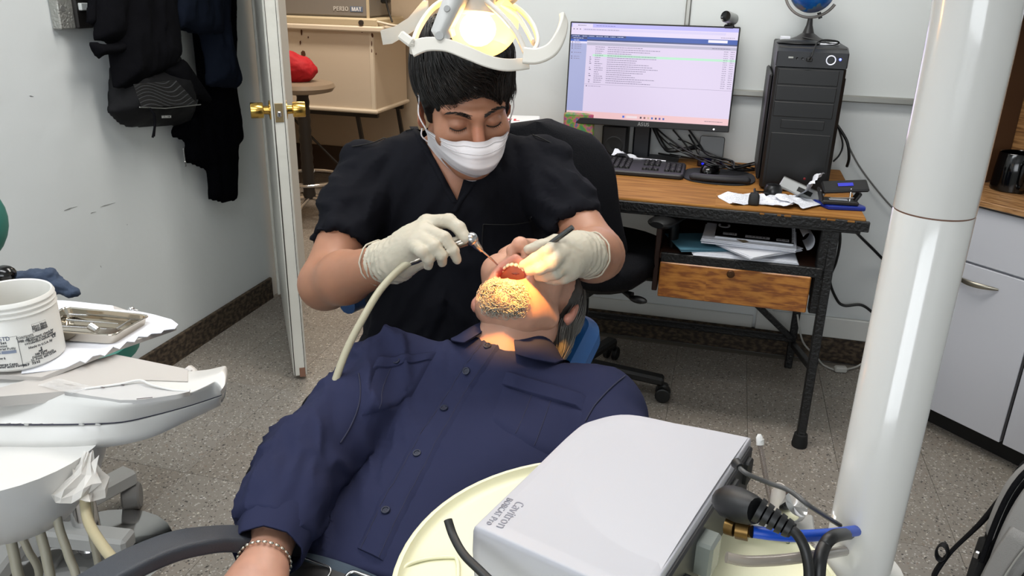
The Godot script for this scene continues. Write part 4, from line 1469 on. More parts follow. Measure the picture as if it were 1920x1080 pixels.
func make_shelf_papers() -> void:
	var y := 0.571
	var b := MB.new()
	var sets := [
		["paper_stack", "bottom stack of white papers spread on the shelf under the desk", 0.1, -2.40, 0.3, 0.15, 0.012, 0.04, "paper_white"],
		["folder", "teal edged folder sticking out at the left of the shelf papers", -0.02, -2.42, 0.2, 0.16, 0.008, 0.35, "folder_teal"],
		["paper_stack", "stack of white papers turned so a corner points to the front", 0.14, -2.39, 0.2, 0.15, 0.01, 0.75, "paper_white"],
		["paper_stack", "grey white stack of papers directly beneath the black notebook", 0.11, -2.44, 0.27, 0.18, 0.014, -0.05, "paper_white"],
	]
	M("folder_teal", Color(0.28, 0.45, 0.52), 0.6)
	for s in sets:
		b = MB.new()
		var n := 4
		for k in n:
			b.box(Vector3(rng.randf_range(-0.004, 0.004), s[6] * (k + 0.5) / n, rng.randf_range(-0.004, 0.004)), Vector3(s[4], s[6] / n * 0.85, s[5]), 0.0003, Basis(Vector3.UP, rng.randf_range(-0.03, 0.03)))
		var o := obj(s[0], b, mats[s[8]])
		o.position = Vector3(s[2], y, s[3]); o.rotation.y = s[7]
		tag(o, s[1], "papers" if s[0] == "paper_stack" else "folder", "stacked papers on the shelf" if s[0] == "paper_stack" else "")
		y += s[6] + 0.001
	# a white form with a tan strip
	b = MB.new()
	b.box(Vector3.ZERO, Vector3(0.02, 0.001, 0.035))
	var st := obj("tan_strip", b, M("tan_strip", Color(0.45, 0.39, 0.3), 0.6))
	st.position = Vector3(0.09, y + 0.0005, -2.37); st.rotation.y = 0.6
	tag(st, "small tan strip lying on the papers under the black notebook", "strip")
	# spiral notebook
	var nb := thing("spiral_notebook", "black spiral notebook with white labels on top of the shelf papers", "notebook", Vector3(0.125, y + 0.001, -2.455), Basis(Vector3.UP, -0.04) * Basis(Vector3.RIGHT, 0.12))
	b = MB.new()
	b.box(Vector3(0, 0.006, 0), Vector3(0.225, 0.01, 0.16), 0.001)
	obj("pages", b, mats["paper_white"], nb)
	b = MB.new()
	b.box(Vector3(0, 0.0125, -0.002), Vector3(0.226, 0.002, 0.158), 0.0005)
	obj("cover", b, M("cover_ink", Color(0.008, 0.008, 0.01), 0.35), nb)
	for q in [[-0.07, 0.055, 0.04, 0.014], [0.01, 0.06, 0.07, 0.014], [0.082, 0.062, 0.036, 0.014]]:
		b = MB.new()
		b.box(Vector3(q[0], 0.0138, q[1]), Vector3(q[2], 0.0008, q[3]))
		var lb := obj("label_patch", b, M("label_grey", Color(0.62, 0.62, 0.64), 0.5), nb)
		b = MB.new()
		for k in 6: b.box(Vector3(q[0] - q[2] * 0.36 + k * q[2] * 0.14, 0.0144, q[1]), Vector3(0.0015 + 0.001 * (k % 3), 0.0004, q[3] * 0.5))
		obj("print", b, mats["cover_ink"], lb)
	b = MB.new()
	b.add_mesh(text("C", 0.05, 0.0006, 700), Transform3D(Basis(Vector3.UP, PI / 2) * Basis(Vector3.RIGHT, -PI / 2), Vector3(-0.09, 0.0142, 0.0)))
	obj("lettering", b, mats["label_grey"], nb)
	for k in 16:
		b = MB.new()
		var pts := []
		for a in 13: pts.append(Vector3(0.112 + cos(TAU * a / 12.0) * 0.006, 0.007 + sin(TAU * a / 12.0) * 0.009, -0.072 + k * 0.0096))
		b.tube(pts, 0.0008, 4, false)
		obj("coil", b, M("coil_white", Color(0.75, 0.75, 0.77), 0.35, 0.4), nb)
	# curled sheet at the right
	b = MB.new()
	var g := []
	for i in 10:
		var r := PackedVector3Array()
		for j in 14:
			var a := j / 13.0 * 4.2
			r.append(Vector3(0.27 + 0.018 * sin(a) , 0.6 + 0.026 * (1.0 - cos(a)) + i * 0.002, -2.5 + i * 0.018))
		g.append(r)
	b.grid(g)
	tag(obj("curled_sheet", b, mats["paper_white"]), "curled white sheet standing between the notebook and the desk side", "paper")
	# black cable/sleeve in the dark back left of the shelf
	b = MB.new()
	b.box(Vector3(0, 0.03, 0), Vector3(0.14, 0.06, 0.1), 0.01, Basis(Vector3.UP, 0.4))
	var o2 := obj("black_case", b, mats["rubber"])
	o2.position = Vector3(0.0, 0.603, -2.66)
	tag(o2, "black soft case at the dark back of the shelf", "case")

func cable(label: String, pts: Array, r: float, mat: Material, cat := "cable", group := "") -> void:
	var b := MB.new()
	b.tube(curve(pts, 7), r, 7)
	tag(obj("cable", b, mat), label, cat, group)

func make_cables() -> void:
	var D := 0.73
	var bk: Material = mats["black_plastic"]
	var r2 := RandomNumberGenerator.new()
	r2.seed = 77
	# tangle on the desk between monitor and tower
	var names := ["hanging highest behind the monitor", "crossing low under the monitor", "running flat to the tower", "arching beside the card reader", "knotted at the monitor foot", "curling near the mouse", "slack along the back wall", "bent towards the tower's foot", "dangling from the monitor's back", "looped behind the card reader"]
	for k in 10:
		var pts := []
		var x := -0.24 + 0.015 * k
		var hgt := [0.11, 0.075, 0.01, 0.09, 0.05, 0.008, 0.06, 0.012, 0.1, 0.07][k] as float
		for i in 6:
			var u := i / 5.0
			pts.append(Vector3(lerpf(x, 0.115, u) + r2.randf_range(-0.02, 0.02) * (1 if i < 5 else 0), D + 0.006 + hgt * (1.0 - u) * (1.0 - u) + r2.randf_range(0.0, 0.022), clampf(lerpf(-2.93, -2.8 + r2.randf_range(-0.1, 0.12), sin(u * PI * 0.8)), -2.95, -2.69)))
		cable("thin black cable of the tangle between monitor and tower, " + names[k], pts, r2.randf_range(0.0022, 0.0036), bk, "cable", "tangled cables on the desk")
	cable("black cable bundle tied at the monitor stand", [Vector3(-0.25, D + 0.12, -2.93), Vector3(-0.2, D + 0.05, -2.9), Vector3(-0.16, D + 0.045, -2.87), Vector3(-0.06, D + 0.06, -2.92)], 0.008, bk)
	# cables behind the tower, going down the wall
	cable("black power cable bulging out behind the tower above the desk edge", [PZ(1570, 235, -2.9), PZ(1588, 265, -2.88), PZ(1592, 295, -2.88), PZ(1588, 312, -2.9)], 0.005, bk)
	cable("thin black cable hanging behind the tower beside the power cable", [PZ(1572, 240, -2.92), PZ(1580, 270, -2.92), PZ(1574, 290, -2.92), PZ(1562, 303, -2.92)], 0.003, bk)
	cable("thin grey cable slanting down the back wall from behind the tower", [PZ(1578, 245, -2.95), PZ(1610, 310, -2.955), PZ(1660, 375, -2.955), PZ(1700, 415, -2.955)], 0.003, M("grey_cable", Color(0.4, 0.4, 0.39), 0.5))
	cable("thick black cable hanging in an S below the desk's right end", [PZ(1571, 405, -2.7), PZ(1575, 450, -2.8), PZ(1568, 490, -2.88), PZ(1556, 525, -2.93), PZ(1568, 560, -2.95), PZ(1583, 573, -2.95), PZ(1615, 572, -2.95), PZ(1640, 590, -2.95), PZ(1650, 605, -2.95)], 0.0052, bk)
	cable("black cable running from the desk's end down towards the white pole", [PZ(1584, 405, -2.7), PZ(1605, 435, -2.85), PZ(1640, 470, -2.93), PZ(1668, 500, -2.95), PZ(1690, 530, -2.95)], 0.0052, bk)
	# white extension lead on the floor
	var t := thing("extension_cord", "white extension cord with a plug joint on the floor by the back wall", "cord", PY(1576, 690, 0.0))
	var wc := M("cord_white", Color(0.72, 0.72, 0.7), 0.5)
	var b := MB.new()
	b.tube(curve([PZ(1495, 590, -2.83), PZ(1505, 640, -2.85), PY(1530, 668, 0.02), PY(1545, 685, 0.005), PY(1568, 695, 0.006)], 7), 0.0035, 7)
	b.tube(curve([PY(1583, 693, 0.008), PY(1605, 688, 0.01), PY(1625, 677, 0.03), PY(1660, 666, 0.05)], 7), 0.0035, 7)
	wobj("lead", b, wc, t)
	b = MB.new()
	b.box(PY(1576, 692, 0.012), Vector3(0.045, 0.022, 0.025), 0.005, Basis(Vector3.UP, 0.2))
	wobj("plug", b, wc, t)

# ================================================================ cabinets on the right, set at 45 degrees across the corner
func make_cabinets() -> void:
	var e := Vector3(0.7071, 0, 0.7071)
	var o := Vector3(0.7071, 0, -0.7071) * 2.30
	var bs := Basis(e, Vector3.UP, e.cross(Vector3.UP))
	var t := thing("base_cabinet", "white base cabinet with metal bow handles and a black plinth on the right", "cabinet", o, bs)
	var lam := M("white_laminate", Color(0.74, 0.745, 0.77), 0.4)
	var b := MB.new()
	b.box(Vector3(-0.9, 0.42, -0.26), Vector3(0.98, 0.66, 0.5), 0.002)
	obj("body", b, lam, t)
	b = MB.new()
	b.box(Vector3(-0.9, 0.045, -0.29), Vector3(0.96, 0.09, 0.46), 0.002)
	obj("plinth", b, M("plinth_black", Color(0.03, 0.028, 0.027), 0.6), t)
	var xs := [[-1.388, -1.032], [-1.026, -0.66], [-0.654, -0.42]]
	var edge := M("door_gap", Color(0.2, 0.2, 0.21), 0.6)
	for q in xs:
		var w: float = q[1] - q[0] - 0.004
		var c: float = (q[0] + q[1]) * 0.5
		b = MB.new()
		b.box(Vector3(c, 0.328, -0.001), Vector3(w, 0.494, 0.018), 0.0015)
		var dr := obj("door", b, lam, t)
		b = MB.new()
		b.box(Vector3(c, 0.663, -0.001), Vector3(w, 0.162, 0.018), 0.0015)
		var dw := obj("drawer", b, lam, t)
		for h in [[dr, 0.528], [dw, 0.69]]:
			if q[0] > -0.7 or (h[1] > 0.6 and q[0] < -1.1): continue
			var pts := []
			var rs := []
			for k in 13:
				var u := k / 12.0
				pts.append(Vector3(c - 0.001 + (u - 0.5) * 0.135, h[1], 0.009 + 0.024 * sin(u * PI)))
				rs.append(0.003 + 0.0055 * pow(sin(u * PI), 0.7))
			b = MB.new()
			b.tube(pts, rs, 10, true, 0.55, Vector3.BACK)
			obj("handle", b, M("satin_nickel", Color(0.62, 0.6, 0.55), 0.32, 0.9), h[0])
	b = MB.new()
	b.box(Vector3(-1.029, 0.42, 0.001), Vector3(0.005, 0.66, 0.014), 0.0005)
	obj("door_edge", b, edge, t)
	# worktop of wood laminate with a dark edge
	var ct := wood_tex([Color(0.42, 0.29, 0.17), Color(0.62, 0.46, 0.3), Color(0.7, 0.55, 0.38)], [0.2, 0.5, 0.9], 13, 0.008, 0.06)
	var cm := M("counter_wood", Color.WHITE, 0.4)
	tri_tex(cm, ct, Vector3(1.6, 1.6, 1.6), false)
	var wt := thing("worktop", "wood grain worktop with a dark front edge on the white base cabinet", "worktop", o, bs)
	b = MB.new()
	b.box(Vector3(-0.9, 0.7585, -0.26), Vector3(1.02, 0.017, 0.56), 0.002)
	obj("board", b, cm, wt)
	b = MB.new()
	b.box(Vector3(-0.9, 0.749, 0.019), Vector3(1.02, 0.005, 0.003), 0.001)
	obj("front_edge", b, M("edge_dark", Color(0.07, 0.045, 0.03), 0.5), wt)
	# wall unit: open wooden niche under a white cupboard
	var hn := thing("wall_cupboard", "wooden shelf niche under a white cupboard, right of the white pole", "shelf", o, bs)
	var hw := wood_tex([Color(0.45, 0.3, 0.16), Color(0.64, 0.46, 0.27), Color(0.72, 0.54, 0.34)], [0.2, 0.5, 0.85], 17, 0.006, 0.07)
	var hm := M("niche_wood", Color.WHITE, 0.5)
	tri_tex(hm, hw, Vector3(2, 2, 2), false)
	var hd := M("niche_dark", Color(0.3, 0.2, 0.13), 0.5)
	b = MB.new()
	b.box(Vector3(-1.385, 1.02, -0.185), Vector3(0.018, 0.5, 0.27), 0.002)
	obj("side_panel", b, hd, hn)
	b = MB.new()
	b.box(Vector3(-0.43, 1.02, -0.185), Vector3(0.018, 0.5, 0.27), 0.002)
	obj("side_panel", b, hd, hn)
	b = MB.new()
	b.box(Vector3(-0.9, 1.02, -0.33), Vector3(0.98, 0.5, 0.016), 0.002)
	obj("back_panel", b, hm, hn)
	b = MB.new()
	b.box(Vector3(-0.9, 1.6, -0.185), Vector3(0.98, 0.66, 0.27), 0.003)
	obj("cupboard", b, lam, hn)
	# mug
	var mg := thing("mug", "glossy black ceramic mug on the wood grain worktop", "mug", Vector3(0.853, 0.767, -2.672), Basis(Vector3.UP, -0.5))
	var gl := M("mug_black", Color(0.008, 0.008, 0.01), 0.12)
	b = MB.new()
	b.lathe([Vector2(0, 0.0), Vector2(0.052, 0.0), Vector2(0.055, 0.004), Vector2(0.0535, 0.06), Vector2(0.049, 0.112), Vector2(0.0475, 0.114), Vector2(0.046, 0.112), Vector2(0.049, 0.05), Vector2(0.048, 0.008), Vector2(0, 0.006)], 36)
	obj("body", b, gl, mg)
	b = MB.new()
	b.tube(curve([Vector3(0.03, 0.092, 0.042), Vector3(0.045, 0.09, 0.064), Vector3(0.052, 0.06, 0.074), Vector3(0.045, 0.026, 0.066), Vector3(0.032, 0.02, 0.046)]), 0.007, 9)
	obj("handle", b, gl, mg)
	make_backpack()

func make_backpack() -> void:
	var t := thing("backpack", "grey and black backpack with mesh side pocket on the floor at the right", "backpack", Vector3(0.825, 0.0, -1.66), Basis(Vector3.UP, -0.5) * Basis(Vector3.RIGHT, 0.0))
	var black := bumpy(M("pack_black", Color(0.05, 0.052, 0.065), 0.7, 0.0, {"metallic_specular": 0.25}), 0.2, 2.0, 8.0)
	var grey := bumpy(M("pack_grey", Color(0.56, 0.555, 0.545), 0.75), 0.2, 1.5, 8.0)
	var shape := func(a: float, u: float, off: float) -> Vector3:    # a round, u up 0..1
		var k := pow(sin(clampf(u, 0.0, 1.0) * PI * 0.5 + 0.0), 0.6)
		var taper := 1.0 - 0.30 * pow(u, 2.0) - 0.62 * pow(u, 9.0)
		var w := 0.165 * taper + off
		var d := 0.105 * taper + off
		return Vector3(signf(cos(a)) * pow(absf(cos(a)), 0.65) * w - 0.03 * u * u, 0.005 + u * 0.445 + off * u, signf(sin(a)) * pow(absf(sin(a)), 0.65) * d - 0.02 * u * u)
	var g := []
	for i in 19:
		var r := PackedVector3Array()
		for j in 40: r.append(shape.call(TAU * j / 40.0, i / 18.0, 0.0))
		g.append(r)
	var b := MB.new()
	b.loft(g)
	obj("body", b, black, t)
	var patch := func(nm: String, a0: float, a1: float, u0: float, u1: float, off: float, mm: Material, slant: float):
		var gg := []
		for i in 13:
			var r := PackedVector3Array()
			var u := lerpf(u0, u1, i / 12.0)
			for j in 9: r.append(shape.call(lerpf(a0, a1, j / 8.0) + slant * (u - u0) * (u - u0), u, off * (1.0 if i > 0 and i < 12 and j > 0 and j < 8 else -0.5)))
			gg.append(r)
		var q := MB.new()
		q.grid(gg)
		obj(nm, q, mm, t)
	# side facing the camera: grey panels divided by black zips, navy front pocket on the right
	patch.call("side_panel", 2.85, 2.45, 0.42, 0.93, 0.006, grey, -0.3)
	patch.call("front_panel", 2.38, 1.75, 0.30, 0.9, 0.009, grey, -0.6)
	patch.call("front_panel", 2.45, 2.0, 0.0, 0.62, 0.012, grey, -0.9)
	patch.call("front_pocket", 2.0, 0.9, 0.02, 0.72, 0.02, M("pack_navy", Color(0.022, 0.026, 0.045), 0.7), -0.9)
	patch.call("mesh_pocket", 2.95, 2.45, 0.02, 0.42, 0.01, bumpy(M("pack_mesh", Color(0.05, 0.05, 0.052), 0.8), 0.35, 8.0, 14.0), 0.0)
	for q in [[2.42, 0.32, 0.93, -0.35, 0.006, "zip"], [2.0, 0.05, 0.66, -0.9, 0.0022, "piping"]]:
		b = MB.new()
		var pts := []
		for i in 15:
			var u := lerpf(q[1], q[2], i / 14.0)
			pts.append(shape.call(q[0] + q[3] * (u - q[1]) * (u - q[1]), u, 0.012 if q[5] == "zip" else 0.02))
		b.tube(pts, q[4], 7)
		obj(q[5], b, black if q[5] == "zip" else M("piping_grey", Color(0.62, 0.62, 0.6), 0.5), t)
	b = MB.new()
	b.box(shape.call(2.5, 0.34, 0.018), Vector3(0.012, 0.02, 0.008), 0.003)
	obj("zip_pull", b, mats["steel"], t)
	# haul loop and shoulder strap
	b = MB.new()
	b.tube(curve([Vector3(-0.07, 0.43, -0.05), Vector3(-0.05, 0.48, -0.05), Vector3(0.02, 0.48, -0.05), Vector3(0.05, 0.43, -0.05)]), 0.014, 8, true, 0.4)
	obj("haul_loop", b, black, t)
	b = MB.new()
	b.tube(curve([Vector3(-0.1, 0.37, -0.08), Vector3(-0.15, 0.26, -0.075), Vector3(-0.185, 0.16, -0.05), Vector3(-0.225, 0.07, 0.0), Vector3(-0.23, 0.015, 0.04), Vector3(-0.16, 0.012, 0.03)]), [0.03, 0.032, 0.033, 0.034, 0.035, 0.035, 0.035, 0.034, 0.032, 0.03, 0.028, 0.026, 0.024, 0.022, 0.021, 0.02, 0.02, 0.02, 0.022, 0.024, 0.026, 0.026, 0.026, 0.024, 0.022, 0.02, 0.02, 0.02, 0.02, 0.02, 0.02], 10, true, 0.22)
	obj("shoulder_strap", b, black, t)
	b = MB.new()
	var lp := []
	for k in 13: lp.append(Vector3(-0.235 + cos(TAU * k / 12.0) * 0.012, 0.085 + sin(TAU * k / 12.0) * 0.022, 0.015))
	b.tube(lp, 0.012, 6, false, 0.2)
	obj("strap_loop", b, M("webbing", Color(0.06, 0.06, 0.07), 0.7), t)

# ================================================================ office chair between dentist and desk
func make_office_chair() -> void:
	var t := thing("office_chair", "black office armchair drawn up to the desk behind the dentist", "chair", Vector3(-0.39, 0, -2.45), Basis(Vector3.UP, -0.3))
	var blk := bumpy(M("chair_fabric", Color(0.075, 0.077, 0.092), 0.75, 0.0, {"metallic_specular": 0.25}), 0.15, 2.0, 7.0)
	var pl := M("chair_plastic", Color(0.025, 0.026, 0.03), 0.45)
	# backrest: curved padded shell, outer face towards the camera
	var b := MB.new()
	var outer := []
	for i in 17:
		var u := i / 16.0
		var y := 0.53 + u * 0.44
		var w := 0.235 * (1.0 - 0.22 * u) * (pow(1.0 - pow(maxf(u - 0.55, 0.0) / 0.45, 3.0), 0.4) if u < 1.0 else 0.001) + 0.012
		if u < 0.2: w *= 0.82 + 0.9 * u
		var r := PackedVector3Array()
		for j in 28:
			var a := TAU * j / 28.0
			var x := signf(cos(a)) * pow(absf(cos(a)), 0.55) * w
			var z := signf(sin(a)) * pow(absf(sin(a)), 0.7) * 0.034
			r.append(Vector3(x, y, 0.215 + z - 0.05 * (1.0 - (x * x) / 0.06) * -0.6 - 0.9 * x * x - 0.05 * sin(u * PI) * -1.0 + 0.06 * u))
		outer.append(r)
	b.loft(outer)
	obj("backrest", b, blk, t)
	b = MB.new()
	b.loft([ring3(0.42, 0.4, 0.455, 0.6, 32), ring3(0.47, 0.46, 0.475, 0.6, 32), ring3(0.49, 0.48, 0.51, 0.6, 32), ring3(0.48, 0.47, 0.535, 0.6, 32), ring3(0.42, 0.42, 0.548, 0.6, 32), ring3(0.2, 0.2, 0.552, 0.6, 32)])
	obj("seat", b, blk, t)
	b = MB.new()
	b.loft([ring3(0.3, 0.28, 0.43, 0.7, 24), ring3(0.43, 0.42, 0.452, 0.6, 24), ring3(0.44, 0.43, 0.47, 0.6, 24)])
	b.box(Vector3(0, 0.42, 0.03), Vector3(0.16, 0.05, 0.2), 0.01)
	obj("seat_shell", b, pl, t)
	b = MB.new()
	b.bar(Vector3(0, 0.42, 0.08), Vector3(0, 0.44, 0.27), 0.06, 0.02, Vector3.UP, 0.004)
	b.bar(Vector3(0, 0.43, 0.27), Vector3(0, 0.7, 0.275), 0.06, 0.018, Vector3.BACK, 0.004)
	obj("back_support", b, pl, t)
	for s in [1.0, -1.0]:
		b = MB.new()
		b.tube(curve([Vector3(s * 0.2, 0.45, -0.05), Vector3(s * 0.265, 0.47, -0.05), Vector3(s * 0.275, 0.56, -0.05), Vector3(s * 0.275, 0.66, -0.04)]), 0.024, 10, true, 0.6)
		var arm := obj("armrest", b, pl, t)
		b = MB.new()
		b.loft([arm_ring(s * 0.275, -0.16, 0.02), arm_ring(s * 0.275, -0.14, 0.036), arm_ring(s * 0.275, -0.05, 0.04), arm_ring(s * 0.275, 0.08, 0.038), arm_ring(s * 0.275, 0.1, 0.02)])
		obj("arm_pad", b, pl, arm)
	b = MB.new()
	b.tube([Vector3(0.05, 0.43, 0.02), Vector3(0.17, 0.425, 0.06), Vector3(0.2, 0.42, 0.065)], [0.006, 0.007, 0.013], 8)
	b.ball(Vector3(0.225, 0.415, 0.072), Vector3(0.03, 0.012, 0.014))
	obj("lever", b, pl, t)
	b = MB.new()
	b.lathe([Vector2(0.0, 0.09), Vector2(0.032, 0.09), Vector2(0.03, 0.25), Vector2(0.022, 0.25), Vector2(0.02, 0.42), Vector2(0, 0.42)], 18)
	obj("gas_column", b, pl, t)
	for k in 5:
		var a := TAU * k / 5.0 - 0.35
		var q := Vector3(cos(a), 0, sin(a))
		b = MB.new()
		b.bar(Vector3(0, 0.11, 0), q * 0.29 + Vector3(0, 0.075, 0), 0.045, 0.03, Vector3.UP, 0.008)
		var leg := obj("leg", b, pl, t)
		b = MB.new()
		for s in [-1.0, 1.0]:
			var ax := q.cross(Vector3.UP)
			b.lathe([Vector2(0, -0.009), Vector2(0.022, -0.009), Vector2(0.026, -0.006), Vector2(0.026, 0.006), Vector2(0.022, 0.009), Vector2(0, 0.009)], 16, Transform3D(frame(q, ax), q * 0.29 + Vector3(0, 0.027, 0) + ax * s * 0.017))
		b.box(q * 0.29 + Vector3(0, 0.05, 0), Vector3(0.03, 0.03, 0.03), 0.006)
		obj("caster", b, pl, leg)

func arm_ring(x: float, z: float, w: float) -> PackedVector3Array:
	var r := PackedVector3Array()
	for i in 14:
		var a := TAU * i / 14.0
		r.append(Vector3(x + cos(a) * w, 0.67 + sin(a) * w * 0.45, z))
	return r

# ================================================================ coats and bags hanging on the left wall
func cloth_slab(name_: String, front: Array, depth: float, mat: Material, base_x: float, bulge: float, fold: float, seed_: int, freq := 9.0) -> MB:
	# front: outline in pixels; hung on the plane x = base_x, padded and wrinkled
	var pl := PackedVector2Array()
	for q in front:
		var p := PX(q[0], q[1], base_x)
		pl.append(Vector2(p.z, p.y))
	# signed distance to the outline on a grid, turned into a pillow
	var mn := pl[0]
	var mx := pl[0]
	for p in pl:
		mn = mn.min(p); mx = mx.max(p)
	var f := Field.new(Vector3(base_x - 0.02, mn.y - 0.03, mn.x - 0.03), Vector3(base_x + depth + bulge + 0.04, mx.y + 0.03, mx.x + 0.03), 0.011)
	var nn := FastNoiseLite.new()
	nn.seed = seed_; nn.frequency = freq
	for z in f.nz:
		for y in f.ny:
			var q := Vector2(f.o.z + z * f.h, f.o.y + y * f.h)
			var dd := 9.0
			for i in pl.size():
				var cp := Geometry2D.get_closest_point_to_segment(q, pl[i], pl[(i + 1) % pl.size()])
				dd = minf(dd, cp.distance_to(q))
			if not Geometry2D.is_point_in_polygon(q, pl): dd = -dd
			var prof := depth * sqrt(clampf(dd / maxf(depth, 0.02), 0.0, 1.0)) + bulge * smoothstep(0.0, 0.1, dd)
			prof += fold * (nn.get_noise_2d(q.x * 1.6, q.y * 0.35) + 0.4 * nn.get_noise_2d(q.x * 2.4 + 9.0, q.y * 1.8)) * smoothstep(0.0, 0.04, dd)
			for x in f.nx:
				var px := f.o.x + x * f.h - base_x
				f.g[(z * f.ny + y) * f.nx + x] = maxf(maxf(px - prof, -px - 0.004) * 0.7, -dd * 0.9)
	var b := MB.new()
	f.build(b)
	return b

func make_coats() -> void:
	var blk := bumpy(M("coat_black", Color(0.06, 0.06, 0.072), 0.9, 0.0, {"metallic_specular": 0.15}), 0.2, 2.0, 9.0)
	var navy := bumpy(M("coat_navy", Color(0.085, 0.105, 0.15), 0.9, 0.0, {"metallic_specular": 0.15}), 0.2, 2.0, 9.0)
	var fleece := bumpy(M("fleece_black", Color(0.03, 0.032, 0.045), 0.95, 0.0, {"metallic_specular": 0.1}), 0.12, 8.0, 9.0)
	# coat rack out of view above
	var rk := thing("coat_rack", "wooden coat rack on the left wall above the hanging coats, out of view", "coat rack", Vector3(-1.83, 1.5, -2.25))
	var b := MB.new()
	b.box(Vector3.ZERO, Vector3(0.02, 0.08, 0.7), 0.004)
	obj("board", b, M("rack_wood", Color(0.4, 0.26, 0.15), 0.5), rk)
	for k in 4:
		b = MB.new()
		b.tube([Vector3(0.01, 0, -0.24 + k * 0.16), Vector3(0.06, 0.01, -0.24 + k * 0.16), Vector3(0.075, 0.035, -0.24 + k * 0.16)], 0.007, 8)
		obj("hook", b, mats["steel"], rk)
	# fleece at the back, nearest the door, lowest of all
	b = cloth_slab("f", [[330, -90], [440, -90], [438, 100], [440, 170], [453, 262], [441, 278], [441, 376], [416, 381], [390, 374], [386, 320], [362, 310], [346, 305], [345, 266], [318, 256], [322, 238], [372, 190], [360, 60]], 0.03, fleece, -1.80, 0.01, 0.012, 5)
	var fl := thing("fleece_jacket", "black fleece jacket hanging lowest, nearest the door, its hem ragged", "jacket", Vector3(-1.8, 0.56, -2.45))
	wobj("body", b, fleece, fl)
	b = MB.new()
	var zp := PX(347, 305, -1.775)
	b.box(zp + Vector3(0, -0.004, 0), Vector3(0.006, 0.02, 0.008), 0.002)
	b.tube([zp, zp + Vector3(0, 0.05, 0)], 0.0025, 6)
	wobj("zip_pull", b, mats["steel"], fl)
	# black bag below the jackets
	var bg := thing("shoulder_bag", "black bag with a wavy line patterned flap hanging under the black jacket", "bag", Vector3(-1.78, 0.86, -2.1))
	b = cloth_slab("b", [[205, 110], [330, 100], [352, 170], [350, 230], [330, 236], [240, 240], [222, 233], [200, 212], [201, 180]], 0.05, blk, -1.80, 0.045, 0.004, 8)
	wobj("body", b, bumpy(M("bag_black", Color(0.07, 0.07, 0.08), 0.6, 0.0, {"metallic_specular": 0.3}), 0.3, 1.5, 10.0), bg)
	var waves := Image.create(256, 256, false, Image.FORMAT_RGB8)
	for y in 256:
		for x in 256:
			var q := y + 34.0 * sin(x * 0.028) + 20.0 * sin(x * 0.011 + y * 0.012)
			waves.set_pixel(x, y, Color(0.24, 0.245, 0.255) if fposmod(q, 36.0) < 7.0 else Color(0.025, 0.025, 0.03))
	var wm := M("flap_waves", Color.WHITE, 0.5)
	wm.albedo_texture = ImageTexture.create_from_image(waves)
	b = MB.new()
	var g := []
	for i in 7:
		var r := PackedVector3Array()
		for j in 11:
			var u := j / 10.0
			var v := i / 6.0
			var top := Vector2(250, 158).lerp(Vector2(330, 150), u)
			var bot := Vector2(265, 201).lerp(Vector2(372, 197), u)
			var q := top.lerp(bot, v)
			r.append(PX(q.x, q.y, -1.683 + 0.012 * v + 0.006 * sin(u * 3.0)))
		g.append(r)
	b.grid(g)
	wobj("flap", b, wm, bg)
	b = MB.new()
	b.tube([PX(262, 201, -1.67), PX(310, 203, -1.668), PX(376, 196, -1.67)], 0.0022, 6)
	wobj("zip", b, mats["steel"], bg)
	b = MB.new()
	b.tube(curve([PX(281, 203, -1.665), PX(288, 215, -1.66), PX(290, 235, -1.66), PX(286, 258, -1.662)]), 0.0035, 7)
	b.tube(curve([PX(281, 203, -1.665), PX(291, 218, -1.66), PX(289, 256, -1.662)]), 0.0028, 7)
	wobj("zip_cord", b, blk, bg)
	b = MB.new()
	b.add_mesh(text("MUNICH", 0.011, 0.0006, 700), Transform3D(frame(PX(320, 218, -1.69) - PX(303, 218.5, -1.69), Vector3.UP), PX(312, 219, -1.697)))
	wobj("lettering", b, mats["letter_light"], bg)
	# navy jacket on the right
	b = cloth_slab("n", [[318, -90], [424, -90], [427, 60], [440, 110], [448, 155], [442, 167], [385, 163], [382, 110], [372, 66], [341, 60], [328, 56], [318, 30]], 0.035, navy, -1.76, 0.02, 0.014, 12)
	var nj := thing("navy_jacket", "dark navy jacket hanging right of the black jacket, above the fleece", "jacket", Vector3(-1.76, 0.95, -2.5))
	wobj("body", b, navy, nj)
	b = cloth_slab("n2", [[322, -90], [412, -90], [415, 55], [413, 65], [372, 64], [345, 52], [331, 60], [320, 30]], 0.03, navy, -1.72, 0.01, 0.014, 14)
	wobj("sleeve", b, navy, nj)
	# black jacket with a turned-back cuff
	b = cloth_slab("j", [[196, -90], [330, -90], [326, 60], [330, 110], [312, 135], [252, 165], [210, 168], [204, 112], [196, 60]], 0.04, blk, -1.76, 0.03, 0.016, 3)
	var bj := thing("black_jacket", "black jacket with a turned-back sleeve cuff hanging in the middle of the left wall", "jacket", Vector3(-1.76, 0.95, -2.15))
	wobj("body", b, blk, bj)
	b = cloth_slab("j3", [[300, 120], [345, 110], [398, 188], [392, 194], [360, 186], [310, 142]], 0.02, blk, -1.735, 0.01, 0.006, 31)
	wobj("tail", b, blk, bj)
	b = cloth_slab("s", [[171, -90], [240, -90], [232, 80], [198, 82], [174, 76]], 0.035, blk, -1.745, 0.025, 0.012, 22)
	wobj("sleeve", b, blk, bj)
	b = cloth_slab("s2", [[166, -90], [185, -90], [178, 50], [160, 46]], 0.02, blk, -1.75, 0.01, 0.008, 23)
	wobj("lapel", b, blk, bj)
	b = cloth_slab("c", [[162, 77], [200, 80], [236, 72], [240, 95], [218, 104], [193, 105], [183, 112], [176, 106]], 0.025, blk, -1.735, 0.03, 0.005, 25)
	wobj("cuff", b, blk, bj)

